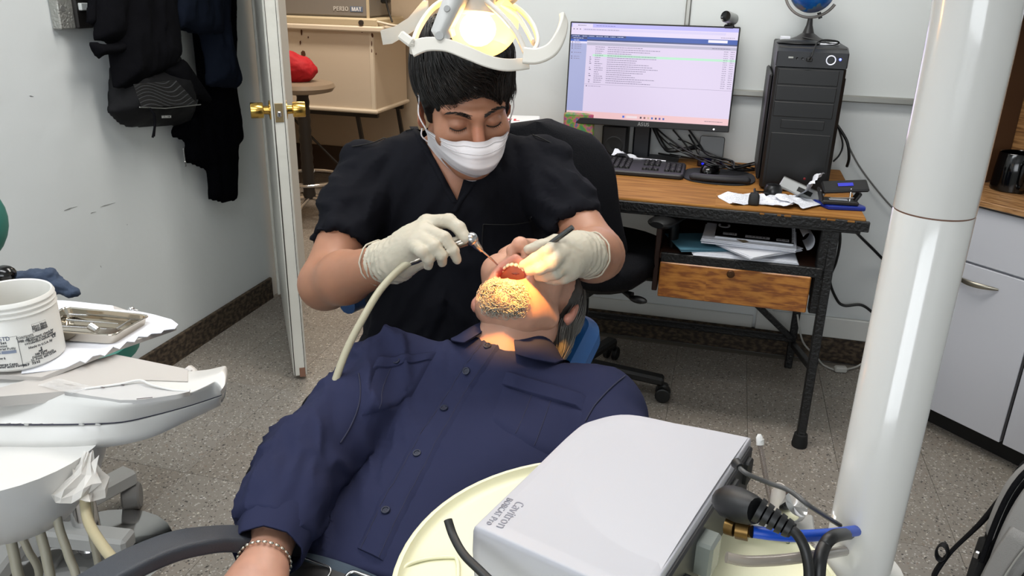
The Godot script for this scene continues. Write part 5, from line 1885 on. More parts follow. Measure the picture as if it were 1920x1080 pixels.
# ================================================================ dental delivery unit on the left
func make_delivery_unit() -> void:
	var wh := M("unit_white", Color(0.82, 0.815, 0.80), 0.28, 0.0, {"clearcoat_enabled": true, "clearcoat": 0.3})
	var gr := M("unit_grey", Color(0.62, 0.62, 0.61), 0.4)
	var t := thing("delivery_unit", "white rounded dental delivery unit with hanging hoses at the left edge", "dental unit", Vector3(-0.75, 0.0, -0.72))
	var ht := 0.835
	# main body: boat-shaped loft, stations from the hidden left end to the nose
	var top := [[-160, 692], [-80, 692], [0, 697], [80, 722], [160, 743], [230, 754], [290, 748], [350, 738], [385, 724], [403, 715], [412, 721], [416, 729]]
	var seam := [[-160, 797], [-80, 797], [0, 796], [80, 796], [160, 795], [230, 791], [290, 778], [350, 762], [385, 751], [403, 745], [412, 742], [416, 740]]
	var bot := [[-160, 850], [-80, 850], [0, 846], [80, 846], [160, 842], [230, 834], [290, 818], [350, 790], [385, 774], [403, 765], [411, 759], [415, 751]]
	var back := 0.10
	var up_rings := []
	var lo_rings := []
	var seam_pts := []
	for i in top.size():
		var u := i / float(top.size() - 1)
		var a := PY(top[i][0], top[i][1], ht)
		var s := PY(seam[i][0], seam[i][1], ht - 0.034)
		var c := PY(bot[i][0], bot[i][1], ht - 0.066)
		var dep := back * (1.0 - pow(u, 2.0) * 0.86)
		var bk := Vector3(-0.25, 0, -0.97).normalized() * dep
		seam_pts.append(s + (s - (a + bk * 0.5)).normalized() * 0.0006 * Vector3(1, 0, 1))
		var m1 := a.lerp(s, 0.35) + Vector3(0.001, 0.002, 0.004)
		var m2 := a.lerp(s, 0.75) + Vector3(0.0, 0.0, 0.002)
		up_rings.append(PackedVector3Array([s, s.lerp(m2, 0.12), m2, m1, a + Vector3(0, -0.0015, 0.001), a + bk * 0.04 + Vector3(0, 0.0005, 0), a + bk * 0.12 + Vector3(0, -0.001, 0), a + bk * 0.5 + Vector3(0, -0.0005, 0), a + bk, s + bk * 0.97, s + bk * 0.5]))
		var k := s.lerp(c, 0.5) + Vector3(0, -0.002, 0.002)
		lo_rings.append(PackedVector3Array([s + Vector3(0, -0.0012, -0.0008), s.lerp(k, 0.15) + Vector3(0, -0.0008, 0), k, c, c + bk * 0.25 + Vector3(0, -0.004, 0), c + bk * 0.8, s + bk * 0.96, s + bk * 0.5 + Vector3(0, -0.001, 0)]))
	var dense := func(rings: Array) -> Array:
		var o := []
		for i in rings.size() - 1:
			for q in 4:
				var r := PackedVector3Array()
				for j in rings[0].size():
					var p0: Vector3 = rings[maxi(i - 1, 0)][j]
					r.append(rings[i][j].cubic_interpolate(rings[i + 1][j], p0, rings[mini(i + 2, rings.size() - 1)][j], q / 4.0))
				o.append(r)
		o.append(rings[rings.size() - 1])
		return o
	var b := MB.new()
	b.loft(dense.call(up_rings))
	wobj("upper_shell", b, wh, t)
	b = MB.new()
	b.loft(dense.call(lo_rings))
	wobj("lower_shell", b, wh, t)
	b = MB.new()
	b.tube(curve(seam_pts, 4), 0.0009, 6)
	wobj("seam_line", b, M("seam_blue", Color(0.12, 0.12, 0.2), 0.5), t)
	for q in [40, 144, 175]:
		b = MB.new()
		var p := PY(q + 10.0, 795.5, ht - 0.034)
		b.box(p + Vector3(0, 0, 0.001), Vector3(0.008, 0.0026, 0.003), 0.001)
		wobj("seam_clip", b, gr, t)
	# recessed instrument plate with its raised lip
	b = MB.new()
	var pl := [[120, 733], [175, 727], [225, 719], [262, 713], [290, 724], [330, 732], [356, 734], [330, 740], [262, 750], [225, 750], [170, 742]]
	var ring := PackedVector3Array()
	var ring2 := PackedVector3Array()
	for q in pl:
		var p := PY(q[0], q[1], ht + 0.003)
		ring.append(p); ring2.append(p - Vector3(0, 0.006, 0))
	b.loft([ring2, ring])
	wobj("instrument_plate", b, M("plate_grey_white", Color(0.74, 0.735, 0.73), 0.35), t)
	b = MB.new()
	b.tube(curve([PY(160, 729, ht + 0.004), PY(225, 720, ht + 0.005), PY(262, 713, ht + 0.007), PY(285, 722, ht + 0.006), PY(325, 731, ht + 0.004), PY(356, 733, ht + 0.003)], 5), 0.0016, 7)
	wobj("plate_lip", b, wh, t)
	for q in [[256, 748, 286, 745], [189, 725.5, 196, 727], [227, 721, 233, 722]]:
		b = MB.new()
		b.tube([PY(q[0], q[1], ht + 0.0045), PY(q[2], q[3], ht + 0.0045)], 0.0008, 6, true, 0.5)
		wobj("slot", b, M("slot_dark", Color(0.33, 0.29, 0.3), 0.6), t)
	# crumpled clear film over the body's corner
	b = MB.new()
	var g := []
	for i in 7:
		var r := PackedVector3Array()
		for j in 9:
			var q := Vector2(70, 722).lerp(Vector2(135, 738), i / 6.0) + Vector2(j * 5.0, -j * 1.6)
			r.append(PY(q.x, q.y, ht + 0.003 + 0.006 * absf(nz.get_noise_2d(i * 40.0, j * 37.0))))
		g.append(r)
	b.grid(g)
	var film := M("clear_film", Color(0.9, 0.9, 0.9, 0.25), 0.15, 0.0, {"transparency": BaseMaterial3D.TRANSPARENCY_ALPHA})
	wobj("plastic_film", b, film, t)
	# tray table behind: slab with sloping top sheet
	var th := 0.832
	b = MB.new()
	var slab := [[-80, 750], [215, 664], [352, 692], [352, 715], [262, 712], [190, 728]]
	ring = PackedVector3Array(); ring2 = PackedVector3Array()
	for q in slab:
		var p := PY(q[0], q[1], th + 0.004)
		ring.append(p); ring2.append(p - Vector3(0, 0.014, 0))
	b.loft([ring2, ring])
	b.tube(curve([PY(352, 694, th), PY(362, 703, th - 0.004), PY(350, 712, th - 0.006)], 4), 0.008, 8)
	wobj("rear_shelf", b, M("unit_shade", Color(0.72, 0.70, 0.68), 0.4), t)
	# round hull underneath
	b = MB.new()
	var hull := []
	for q in [[848.0, 250.0, 0.0], [868.0, 232.0, 0.0], [895.0, 195.0, 0.0], [920.0, 130.0, 0.0], [944.0, 20.0, 0.0]]:
		pass
	var hc := PY(-20, 850, ht - 0.066) + Vector3(-0.005, 0, -0.025)
	b.lathe([Vector2(0.0, -0.128), Vector2(0.03, -0.124), Vector2(0.07, -0.104), Vector2(0.1, -0.066), Vector2(0.118, -0.022), Vector2(0.123, 0.004), Vector2(0, 0.006)], 40, Transform3D(Basis.IDENTITY, hc))
	wobj("lower_hull", b, wh, t)
	# hoses hanging from the hull
	var hs := M("hose_beige", Color(0.62, 0.6, 0.53), 0.5)
	for q in [[[12, 930], [18, 1000], [30, 1060], [34, 1120], 0.86, 9.5], [[66, 935], [72, 985], [88, 1050], [90, 1110], 0.85, 9.0], [[100, 920], [110, 985], [128, 1040], [140, 1100], 0.84, 8.0], [[22, 930], [30, 985], [52, 1030], [72, 1090], 0.9, 7.0], [[168, 940], [172, 1000], [184, 1060], [186, 1110], 0.9, 6.5]]:
		b = MB.new()
		var pts := []
		for k in 4: pts.append(P(q[k][0], q[k][1], q[4] * 1.2))
		pts.push_front(P(q[0][0] - 4, q[0][1] - 50, q[4] * 1.23))
		pts.append(P(q[3][0] - 60, q[3][1] + 120, q[4] * 1.2))
		b.tube(curve(pts, 6), q[5] * q[4] * 1.2 / 1500.0, 10)
		wobj("hose", b, hs, t)
	b = MB.new()
	b.tube(curve([P(158, 925, 0.98), P(165, 975, 0.96), P(190, 1020, 0.92), P(235, 1075, 0.86), P(300, 1140, 0.8)], 6), 0.0062, 10)
	wobj("suction_hose", b, M("hose_cream", Color(0.66, 0.62, 0.5), 0.45), t)
	# wrinkled plastic sleeve gathered round the hose head
	var f: Field
	var wr := RandomNumberGenerator.new()
	wr.seed = 6
	b = MB.new()
	var wrs := []
	for q in [[166, 848, 0.004], [163, 868, 0.007], [160, 884, 0.013], [155, 902, 0.021], [150, 920, 0.0235], [148, 932, 0.024], [150, 936, 0.012]]:
		var r := PackedVector3Array()
		var ce := P(q[0], q[1], 0.98)
		for k in 18:
			var a := TAU * k / 18.0
			var rad: float = q[2] * 1.2 * (1.0 + wr.randf_range(-0.3, 0.25))
			r.append(ce + look.x * cos(a) * rad + look.z * sin(a) * rad + look.y * wr.randf_range(-0.003, 0.003))
		wrs.append(r)
	for i in wrs.size() - 1:
		for k in 18:
			b.face([wrs[i][k], wrs[i + 1][k], wrs[i + 1][(k + 1) % 18]], P(156, 895, 0.98))
			b.face([wrs[i][k], wrs[i + 1][(k + 1) % 18], wrs[i][(k + 1) % 18]], P(156, 895, 0.98))
	for q in [[[178, 890], [186, 853], [170, 868]], [[152, 885], [157, 856], [160, 878]], [[138, 893], [135, 878], [146, 884]]]:
		b.face([P(q[0][0], q[0][1], 0.965), P(q[1][0], q[1][1], 0.97), P(q[2][0], q[2][1], 0.975)], P(156, 895, 1.1))
	wobj("hose_wrap", b, M("wrap_film", Color(0.9, 0.885, 0.86, 0.7), 0.3, 0.0, {"transparency": BaseMaterial3D.TRANSPARENCY_ALPHA}), t)
	# column and wheeled foot
	var cc := PY(45, 985, 0.12)
	b = MB.new()
	b.lathe([Vector2(0, 0.06), Vector2(0.055, 0.06), Vector2(0.05, 0.1), Vector2(0.04, 0.12), Vector2(0.04, 0.78), Vector2(0, 0.78)], 28, Transform3D(Basis.IDENTITY, Vector3(cc.x, 0, cc.z)))
	wobj("column", b, gr, t)
	var ends := [PY(246, 884, 0.1), PY(244, 1012, 0.1), PY(-60, 1130, 0.1), PY(-150, 950, 0.1)]
	for e in ends:
		b = MB.new()
		b.bar(Vector3(cc.x, 0.105, cc.z), Vector3(e.x, 0.092, e.z), 0.055, 0.045, Vector3.UP, 0.008)
		var ft := wobj("foot_bar", b, gr, t)
		b = MB.new()
		var q := Vector3(e.x, 0, e.z) + (Vector3(e.x, 0, e.z) - Vector3(cc.x, 0, cc.z)).normalized() * -0.012
		var ax := Vector3(0.85, 0, -0.52)
		b.lathe([Vector2(0, -0.022), Vector2(0.03, -0.022), Vector2(0.036, -0.017), Vector2(0.036, 0.017), Vector2(0.03, 0.022), Vector2(0, 0.022)], 24, Transform3D(frame(Vector3.UP, ax), q + Vector3(0.008, 0.036, 0.006)))
		var cs := wobj("caster", b, M("caster_grey", Color(0.45, 0.445, 0.44), 0.4), ft)
	# ---- things on the tray
	var pp := 0.843
	# torn white paper sheet
	var f2 := [[40, 700], [100, 693], [120, 690], [128, 687], [150, 676], [160, 680], [172, 668], [188, 664], [196, 667], [212, 650], [224, 654], [238, 640], [252, 641], [260, 630], [276, 631], [288, 622], [302, 624], [312, 614], [328, 616], [334, 608], [322, 599], [290, 590], [262, 584], [214, 580], [212, 573], [130, 564], [60, 560]]
	ring = PackedVector3Array()
	ring2 = PackedVector3Array()
	for q in f2:
		var u := clampf((q[0] - 100.0) / 230.0, 0.0, 1.0)
		var p := PY(q[0], q[1], pp + 0.012 * u)
		ring.append(p); ring2.append(p - Vector3(0, 0.001, 0))
	b = MB.new()
	b.loft([ring2, ring])
	tag(obj("paper_sheet", b, M("tray_paper", Color(0.88, 0.885, 0.91), 0.75)), "torn white paper sheet covering the tray table under the steel tray", "paper")
	# thin board that carries the paper
	ring = PackedVector3Array(); ring2 = PackedVector3Array()
	for q in [[-60, 700], [78, 707], [220, 650], [330, 612], [215, 574], [40, 560], [-80, 600]]:
		var u := clampf((q[0] - 100.0) / 230.0, 0.0, 1.0)
		var p := PY(q[0], q[1], pp - 0.002 + 0.012 * u)
		ring.append(p); ring2.append(p - Vector3(0, 0.006, 0))
	b = MB.new()
	b.loft([ring2, ring])
	tag(obj("tray_board", b, mats["unit_shade"]), "thin greyish board carrying the torn paper above the delivery unit", "board")
	# steel instrument tray
	var st := thing("instrument_tray", "shiny steel instrument tray lying on the torn paper", "tray", PY(185, 600, pp + 0.014))
	var cn := [PY(120, 574, pp + 0.022), PY(282, 590, pp + 0.022), PY(213, 628, pp + 0.022), PY(60, 617, pp + 0.022)]
	var rr := func(k: float, dy: float) -> PackedVector3Array:
		var o := PackedVector3Array()
		var m: Vector3 = (cn[0] + cn[1] + cn[2] + cn[3]) / 4.0
		for i in 4:
			var p0: Vector3 = cn[i]
			var pa: Vector3 = p0.lerp(cn[(i + 3) % 4], 0.13)
			var pb: Vector3 = p0.lerp(cn[(i + 1) % 4], 0.09)
			for s in 5:
				var u := s / 4.0
				var q := pa.lerp(p0, u).lerp(p0.lerp(pb, u), u)
				o.append(m + (q - m) * k + Vector3(0, dy, 0))
		return o
	b = MB.new()
	b.loft([rr.call(0.9, -0.014), rr.call(0.955, -0.002), rr.call(0.975, 0.0), rr.call(1.0, 0.0), rr.call(1.005, -0.002), rr.call(0.99, -0.003), rr.call(0.965, -0.004), rr.call(0.91, -0.0155)], true)
	wobj("dish", b, M("tray_steel", Color(0.8, 0.77, 0.72), 0.09, 1.0), st)
	var tools := ["steel probe lying towards the far side of the instrument tray", "steel tweezers lying in the middle of the instrument tray", "steel carver lying along the near side of the instrument tray", "bent steel mirror handle on the right end of the instrument tray"]
	for k in 4:
		b = MB.new()
		var y := pp + 0.012
		var a: Vector3 = [PY(130, 590, y), PY(125, 600, y), PY(115, 612, y), PY(218, 617, y)][k]
		var c: Vector3 = [PY(235, 593, y), PY(222, 607, y), PY(200, 617, y), PY(250, 596, y)][k]
		b.tube([a, a.lerp(c, 0.4), c], [0.0018, 0.0016, 0.0008], 7)
		tag(obj(["dental_probe", "tweezers", "carver", "mirror_handle"][k], b, mats["steel"]), tools[k], "dental tool")
	b = MB.new()
	var cup := []
	b.lathe([Vector2(0, 0), Vector2(0.0055, 0.0), Vector2(0.006, 0.012), Vector2(0.0052, 0.012), Vector2(0.0047, 0.002), Vector2(0, 0.002)], 14, Transform3D(Basis(Vector3.BACK, 1.1), PY(182, 620, pp + 0.018)))
	tag(obj("metal_band", b, mats["chrome"]), "small shiny metal band lying at the near rim of the steel tray", "dental band")
	b = MB.new()
	b.ball(PY(246, 579, pp + 0.02), Vector3(0.0045, 0.0035, 0.0045))
	b.tube([PY(246, 579, pp + 0.02), PY(258, 583, pp + 0.016)], 0.0015, 6)
	tag(obj("metal_burr", b, mats["chrome"]), "small round metal bur standing behind the far rim of the steel tray", "dental bur")
	# plastic pot with label
	make_pot(pp)
	# teal stool parts seen behind, cloth and spray bottle
	var tl := M("teal_vinyl", Color(0.2, 0.47, 0.42), 0.42)
	var sp := PZ(214, 660, -1.25)
	var o1 := thing("teal_stool", "teal stool whose round seat peeps out below the torn paper, backrest far left", "stool", Vector3(sp.x - 0.165, 0, -1.25))
	b = MB.new()
	b.lathe([Vector2(0, sp.y - 0.05), Vector2(0.15, sp.y - 0.05), Vector2(0.175, sp.y - 0.03), Vector2(0.175, sp.y), Vector2(0.15, sp.y + 0.02), Vector2(0, sp.y + 0.028)], 36)
	obj("seat", b, tl, o1)
	b = MB.new()
	b.lathe([Vector2(0, 0), Vector2(0.18, 0.0), Vector2(0.18, 0.02), Vector2(0.03, 0.05), Vector2(0.025, sp.y - 0.05), Vector2(0, sp.y - 0.05)], 24)
	obj("column", b, mats["chrome"], o1)
	b = MB.new()
	var tb := PX(-68, 422, -1.45)
	b.ball(tb, Vector3(0.06, 0.09, 0.09), Basis.IDENTITY, 24, 14)
	wobj("backrest", b, tl, o1)
	b = MB.new()
	b.tube([tb - Vector3(0.0, 0.06, 0), tb - Vector3(0, 0.3, -0.05), Vector3(o1.position.x, sp.y - 0.02, -1.3)], 0.014, 8)
	wobj("post", b, mats["chrome"], o1)
	# grey blue cloth heap
	f = Field.new(Vector3(-0.09, -0.03, -0.06), Vector3(0.14, 0.07, 0.06), 0.004)
	f.cap(Vector3(-0.08, 0.01, 0), Vector3(0.03, 0.022, 0), 0.018, 0.022, 0.02)
	f.cap(Vector3(0.03, 0.028, 0), Vector3(0.09, -0.01, 0), 0.016, 0.014, 0.015)
	f.cap(Vector3(-0.08, -0.005, 0), Vector3(0.1, -0.012, 0), 0.018, 0.012, 0.02)
	nz.frequency = 22.0
	b = MB.new()
	f.build(b, func(p, _n): return nz.get_noise_3d(p.x * 0.7, p.y * 2.0, p.z) * 0.009)
	var dn := obj("denim_cloth", b, bumpy(M("denim", Color(0.2, 0.25, 0.33), 0.85), 0.3, 2.0, 12.0))
	dn.position = P(78, 532, 1.3); dn.scale = Vector3.ONE * 0.6
	tag(dn, "crumpled grey blue denim cloth behind the white pot", "cloth")
	var sb := thing("spray_bottle", "white bottle with a black cap at the far left behind the white pot", "bottle", P(-6, 512, 1.25) - Vector3(0, 0.05, 0), Basis.IDENTITY)
	sb.scale = Vector3.ONE * 1.25
	b = MB.new()
	b.lathe([Vector2(0, -0.05), Vector2(0.024, -0.05), Vector2(0.025, 0.005), Vector2(0.016, 0.022), Vector2(0.01, 0.028), Vector2(0, 0.028)], 24)
	obj("bottle_body", b, wh, sb)
	b = MB.new()
	b.ball(Vector3(0.012, 0.04, 0.0), Vector3(0.014, 0.011, 0.013))
	obj("cap", b, mats["gloss_black"], sb)

func make_pot(pp: float) -> void:
	var c := PY(43, 668, pp)
	var r := 0.0405
	var t := thing("putty_pot", "open white plastic pot with printed label on the tray table, screw rim without lid", "pot", Vector3(c.x, pp + 0.001, c.z))
	t.scale = Vector3.ONE * 1.28
	var wp := M("pot_white", Color(0.86, 0.855, 0.835), 0.4)
	var hh := 0.072
	var b := MB.new()
	b.lathe([Vector2(0, 0), Vector2(r - 0.003, 0), Vector2(r, 0.003), Vector2(r, hh - 0.018), Vector2(r - 0.001, hh - 0.0165), Vector2(r + 0.0008, hh - 0.0145), Vector2(r - 0.001, hh - 0.012), Vector2(r + 0.0006, hh - 0.009), Vector2(r - 0.0012, hh - 0.0065), Vector2(r + 0.0002, hh - 0.004), Vector2(r - 0.0012, hh - 0.001), Vector2(r - 0.002, hh), Vector2(r - 0.0032, hh - 0.001), Vector2(r - 0.0035, 0.004), Vector2(0, 0.004)], 56)
	obj("jar", b, wp, t)
	var dk := M("label_ink", Color(0.22, 0.23, 0.25), 0.6)
	var fc := atan2(-c.x, -c.z)      # towards the camera
	var R := r + 0.0003
	var put := func(s: String, size: float, px: float, y: float, mm: Material, bold := 400):
		var tm := text(s, size, 0.0003, bold)
		var q := MB.new()
		var w := tm.get_aabb().size.x
		q.add_mesh(tm, Transform3D(Basis(Vector3.UP, fc + px / R), Vector3.ZERO) * Transform3D(Basis.IDENTITY, Vector3(0, y, R)), R)
		obj("lettering", q, mm, t)
	var k := 0.0005
	put.call("s\u2122 STD", 0.0058, -0.017, 0.0372, M("label_blue_ink", Color(0.36, 0.4, 0.5), 0.6))
	put.call("nse Set", 0.0036, -0.0175, 0.033, dk, 700)
	put.call("lon Classe", 0.0026, -0.0185, 0.0297, dk)
	put.call("n Material Putty", 0.0028, -0.016, 0.0265, dk)
	put.call("Use 6", 0.0026, -0.019, 0.0165, dk)
	put.call("Discharge Caps,", 0.0028, -0.017, 0.0095, dk, 700)
	put.call("fully Color with Paste", 0.0028, -0.016, 0.0068, dk, 700)
	put.call("CONTENTS", 0.003, 0.0052, 0.0362, dk)
	put.call("300 ml", 0.0028, 0.0035, 0.0325, dk, 700)
	put.call("REF  7312", 0.0036, 0.006, 0.0062, dk, 700)
	put.call("Made in U.S.A. by", 0.0024, 0.0185, 0.0235, dk)
	put.call("Important: check for", 0.0026, 0.0205, 0.0335, dk)
	put.call("setting is not under", 0.0024, 0.0205, 0.031, dk)
	put.call("circulation before using", 0.0024, 0.0205, 0.0285, dk)
	put.call("3M ESPE", 0.0026, 0.0168, 0.0148, dk, 700)
	put.call("Dental Products", 0.0024, 0.019, 0.0122, dk)
	put.call("St. Paul, MN 55144", 0.0024, 0.0195, 0.0095, dk)
	put.call("CE", 0.0048, 0.0345, 0.0265, dk, 700)
	var arcbox := func(p0: float, p1: float, y0: float, y1: float, mm: Material, nm: String):
		var q := MB.new()
		var rows := []
		for j in 2:
			var rw := PackedVector3Array()
			for i in 13:
				var a := fc + lerpf(p0, p1, i / 12.0) / R
				rw.append(Vector3(sin(a) * R, lerpf(y0, y1, j), cos(a) * R))
			rows.append(rw)
		q.grid(rows)
		obj(nm, q, mm, t)
	arcbox.call(-0.035, -0.0045, 0.0212, 0.0245, M("label_bar", Color(0.5, 0.54, 0.62), 0.6), "label_bar")
	put.call("LIST", 0.0034, -0.0205, 0.0228, wp, 700)
	for q in [[-0.0125, -0.0015, 0.0386, 0.0389], [-0.0018, -0.0014, 0.004, 0.0389], [0.001, 0.0115, 0.0347, 0.0349], [0.001, 0.0115, 0.0308, 0.031], [0.001, 0.0115, 0.0086, 0.0088], [0.013, 0.0275, 0.0472, 0.0474], [0.013, 0.0275, 0.0384, 0.0386], [0.013, 0.0132, 0.0384, 0.0474], [0.0212, 0.0214, 0.0384, 0.0474], [0.0273, 0.0275, 0.0384, 0.0474], [0.0145, 0.0185, 0.0165, 0.018], [0.017, 0.0183, 0.0165, 0.021]]:
		arcbox.call(q[0], q[1], q[2], q[3], dk, "label_line")
	for q in [[0.015, 0.0445], [0.0152, 0.042], [0.017, 0.0398], [0.0232, 0.0445], [0.0235, 0.042], [0.0238, 0.0398]]:
		put.call("Mass", 0.0018, q[0] + 0.0015, q[1], dk)

# ================================================================ dental chair under the patient
func make_dental_chair() -> void:
	var t := thing("dental_chair", "blue upholstered dental chair under the reclining patient with a dark grey swing armrest", "dental chair", Vector3(-0.36, 0, -0.85))
	var blue := M("chair_blue", Color(0.1, 0.36, 0.62), 0.4)
	var hd := head_up()
	var ax := torso_axis()
	var lat := torso_side()
	var nrm := ax.cross(lat).normalized()
	if nrm.y < 0.0: nrm = -nrm
	# backrest: rounded slab along the torso
	var mid := P(820, 850, 1.17) - nrm * 0.19
	var b := MB.new()
	var bs := Basis(lat, ax, lat.cross(ax))
	b.extrude(rrect(0.36, 0.66, 0.12, 8), 0.07, Transform3D(bs, mid + ax * 0.015), 0.02)
	wobj("backrest", b, blue, t)
	b = MB.new()
	b.extrude(rrect(0.205, 0.22, 0.05, 8), 0.06, Transform3D(bs, P(990, 598, 1.39) - nrm * 0.085), 0.018)
	wobj("headrest", b, blue, t)
	b = MB.new()
	var sc := mid - ax * 0.34
	b.extrude(rrect(0.46, 0.5, 0.12, 8), 0.09, Transform3D(Basis(lat, Vector3(-lat.z, 0, lat.x).normalized(), Vector3.UP), Vector3(sc.x, sc.y - 0.02, sc.z + 0.2)), 0.02)
	wobj("seat", b, blue, t)
	b = MB.new()
	b.lathe([Vector2(0, 0), Vector2(0.26, 0), Vector2(0.26, 0.04), Vector2(0.12, 0.07), Vector2(0.1, sc.y - 0.06), Vector2(0, sc.y - 0.06)], 32, Transform3D(Basis.IDENTITY, Vector3(sc.x, 0, sc.z + 0.15)))
	wobj("pedestal", b, mats["unit_white"], t)
	# swing armrest
	var arm := M("armrest_grey", Color(0.19, 0.205, 0.235), 0.45)
	var pts := curve([P(140, 1120, 0.80), P(230, 1066, 0.83), P(310, 1030, 0.87), P(370, 1015, 0.90), P(440, 1010, 0.94), P(560, 1020, 1.0)], 6)
	var rings := []
	for i in pts.size():
		var tn: Vector3 = (pts[mini(i + 1, pts.size() - 1)] - pts[maxi(i - 1, 0)]).normalized()
		var sd := tn.cross(Vector3.UP).normalized()
		var u := sd.cross(tn)
		var r := PackedVector3Array()
		for q in rrect(0.04, 0.019, 0.006, 3): r.append(pts[i] + sd * q.x + u * q.y)
		rings.append(r)
	b = MB.new()
	b.loft(rings)
	wobj("armrest", b, bumpy(arm, 0.3, 2.0, 14.0), t)

# ================================================================ pole, tray and ultrasonic scaler unit
func make_pole_and_tray() -> void:
	var px := 0.199
	var pz := -0.806
	var po := thing("lamp_pole", "thick glossy white pole with a brown joint ring in the right foreground", "pole", Vector3(px, 0, pz))
	var wh := M("pole_white", Color(0.77, 0.765, 0.75), 0.16, 0.0, {"clearcoat_enabled": true, "clearcoat": 0.6, "clearcoat_roughness": 0.05})
	var R := 0.0355
	var jy := 1.135
	var b := MB.new()
	b.lathe([Vector2(0, 0.0), Vector2(R + 0.03, 0.0), Vector2(R + 0.03, 0.02), Vector2(R, 0.03), Vector2(R, jy - 0.0015), Vector2(R - 0.001, jy), Vector2(0, jy)], 56)
	obj("lower_tube", b, wh, po)
	b = MB.new()
	b.lathe([Vector2(R - 0.0012, jy - 0.002), Vector2(R - 0.0007, jy - 0.001), Vector2(R - 0.0005, jy + 0.0014), Vector2(R - 0.0012, jy + 0.003)], 56)
	obj("joint_ring", b, M("joint_brown", Color(0.42, 0.3, 0.24), 0.5), po)
	b = MB.new()
	b.tube(curve([Vector3(0, jy + 0.0012, 0), Vector3(0, jy + 0.06, 0), Vector3(0, jy + 0.12, 0), Vector3(-0.001, jy + 0.17, 0.001), Vector3(-0.006, jy + 0.25, 0.002), Vector3(-0.02, jy + 0.4, 0.0), Vector3(-0.06, jy + 0.6, -0.05), Vector3(-0.2, jy + 0.72, -0.2), Vector3(-0.4, jy + 0.72, -0.36)], 6), R, 48, true, 1.0, Vector3.BACK)
	obj("upper_tube", b, wh, po)
	# tray
	var ty := 0.735
	var tc := PY(1150, 1130, ty)
	var l := PY(735, 1080, ty)
	var rr := PY(1560, 995, ty)
	tc = Vector3((l.x + rr.x) * 0.5 + 0.003, ty, (l.z + rr.z) * 0.5 + 0.055)
	var tr := Vector2(l.x - tc.x, l.z - tc.z).length()
	var tt := thing("round_tray", "cream round plastic tray on the pole holding the white scaler unit", "tray", tc)
	var cr := M("tray_cream", Color(0.88, 0.87, 0.74), 0.4)
	b = MB.new()
	b.lathe([Vector2(0, -0.02), Vector2(tr - 0.02, -0.02), Vector2(tr - 0.004, -0.012), Vector2(tr, 0.0), Vector2(tr - 0.002, 0.0015), Vector2(tr - 0.0055, 0.001), Vector2(tr - 0.008, -0.005), Vector2(tr - 0.013, -0.0085), Vector2(tr - 0.02, -0.0095), Vector2(0, -0.0095)], 72)
	obj("dish", b, cr, tt)
	b = MB.new()
	for q in [[770, 1052, 860, 1042, 858, 1110, 745, 1112]]:
		var pts := curve([PY(q[6], q[7], ty - 0.008), PY(q[0] - 15, q[1] + 16, ty - 0.007), PY(q[0] + 18, q[1] - 2, ty - 0.007), PY(q[2] - 20, q[3] + 2, ty - 0.007), PY(q[2] - 2, q[3] + 10, ty - 0.007), PY(q[4], q[5], ty - 0.008)], 5)
		b.tube(pts, 0.0022, 8)
	wobj("compartment_rim", b, cr, tt)
	b = MB.new()
	b.tube([Vector3(px, ty - 0.03, pz), Vector3(px, ty - 0.015, pz)], 0.05, 28)
	b.bar(Vector3(px, ty - 0.03, pz), Vector3(tc.x, ty - 0.032, tc.z), 0.06, 0.018, Vector3.UP, 0.004)
	wobj("bracket", b, mats["unit_white"], tt)
	# scaler unit
	var by := 0.828
	var c0 := PY(890, 985, by)     # near left
	var c1 := PY(1075, 808, by)    # left far
	var c2 := PY(1180, 776, by)
	var c3 := PY(1408, 820, by)    # far right
	var c4 := PY(1235, 1085, by)   # near right
	var su := thing("scaler_unit", "white rounded ultrasonic scaler unit with a dark rear panel of plugs on the cream tray", "dental device", Vector3((c0.x + c3.x) / 2, ty, (c0.z + c3.z) / 2))
	var sw := M("scaler_white", Color(0.70, 0.70, 0.725), 0.42)
	var top := []
	var outline := curve([c0, c0.lerp(c1, 0.5), c1, PY(1112, 787, by), c2, c2.lerp(c3, 0.5), c3], 5)
	for p in outline: top.append(p)
	# near edge goes on out of the picture
	var ne := c3 + (c4 - c3) * 1.12
	var nl := c0
	var rg := func(dy: float, grow: float) -> PackedVector3Array:
		var o := PackedVector3Array()
		var m := (c0 + c3 + c2 + ne) / 4.0
		for p in top: o.append(m + (p - m) * grow + Vector3(0, dy, 0))
		for k in range(1, 9): o.append(m + (c3.lerp(ne, k / 8.0) - m) * grow + Vector3(0, dy, 0))
		for k in range(1, 9): o.append(m + (ne.lerp(nl, k / 8.5) - m) * grow + Vector3(0, dy, 0))
		return o
	b = MB.new()
	b.loft([rg.call(-0.082, 0.97), rg.call(-0.078, 0.995), rg.call(-0.03, 1.012), rg.call(-0.006, 1.008), rg.call(-0.0015, 1.0), rg.call(0.0, 0.985), rg.call(0.0006, 0.9)])
	wobj("shell", b, sw, su)
	# shallow round dish pressed into the top: a low raised lens
	var dn := (c3 - c4).normalized()
	b = MB.new()
	var dc := PY(1300, 915, by)
	var dr := (PY(1062, 860, by) - dc).length()
	b.lathe([Vector2(0.0, 0.0042), Vector2(dr * 0.3, 0.0039), Vector2(dr * 0.6, 0.0028), Vector2(dr * 0.85, 0.0013), Vector2(dr, 0.0)], 96, Transform3D(Basis.IDENTITY, dc))
	# cut off where the lid ends
	var keep := MB.new()
	var mid := (c0 + c3) * 0.5
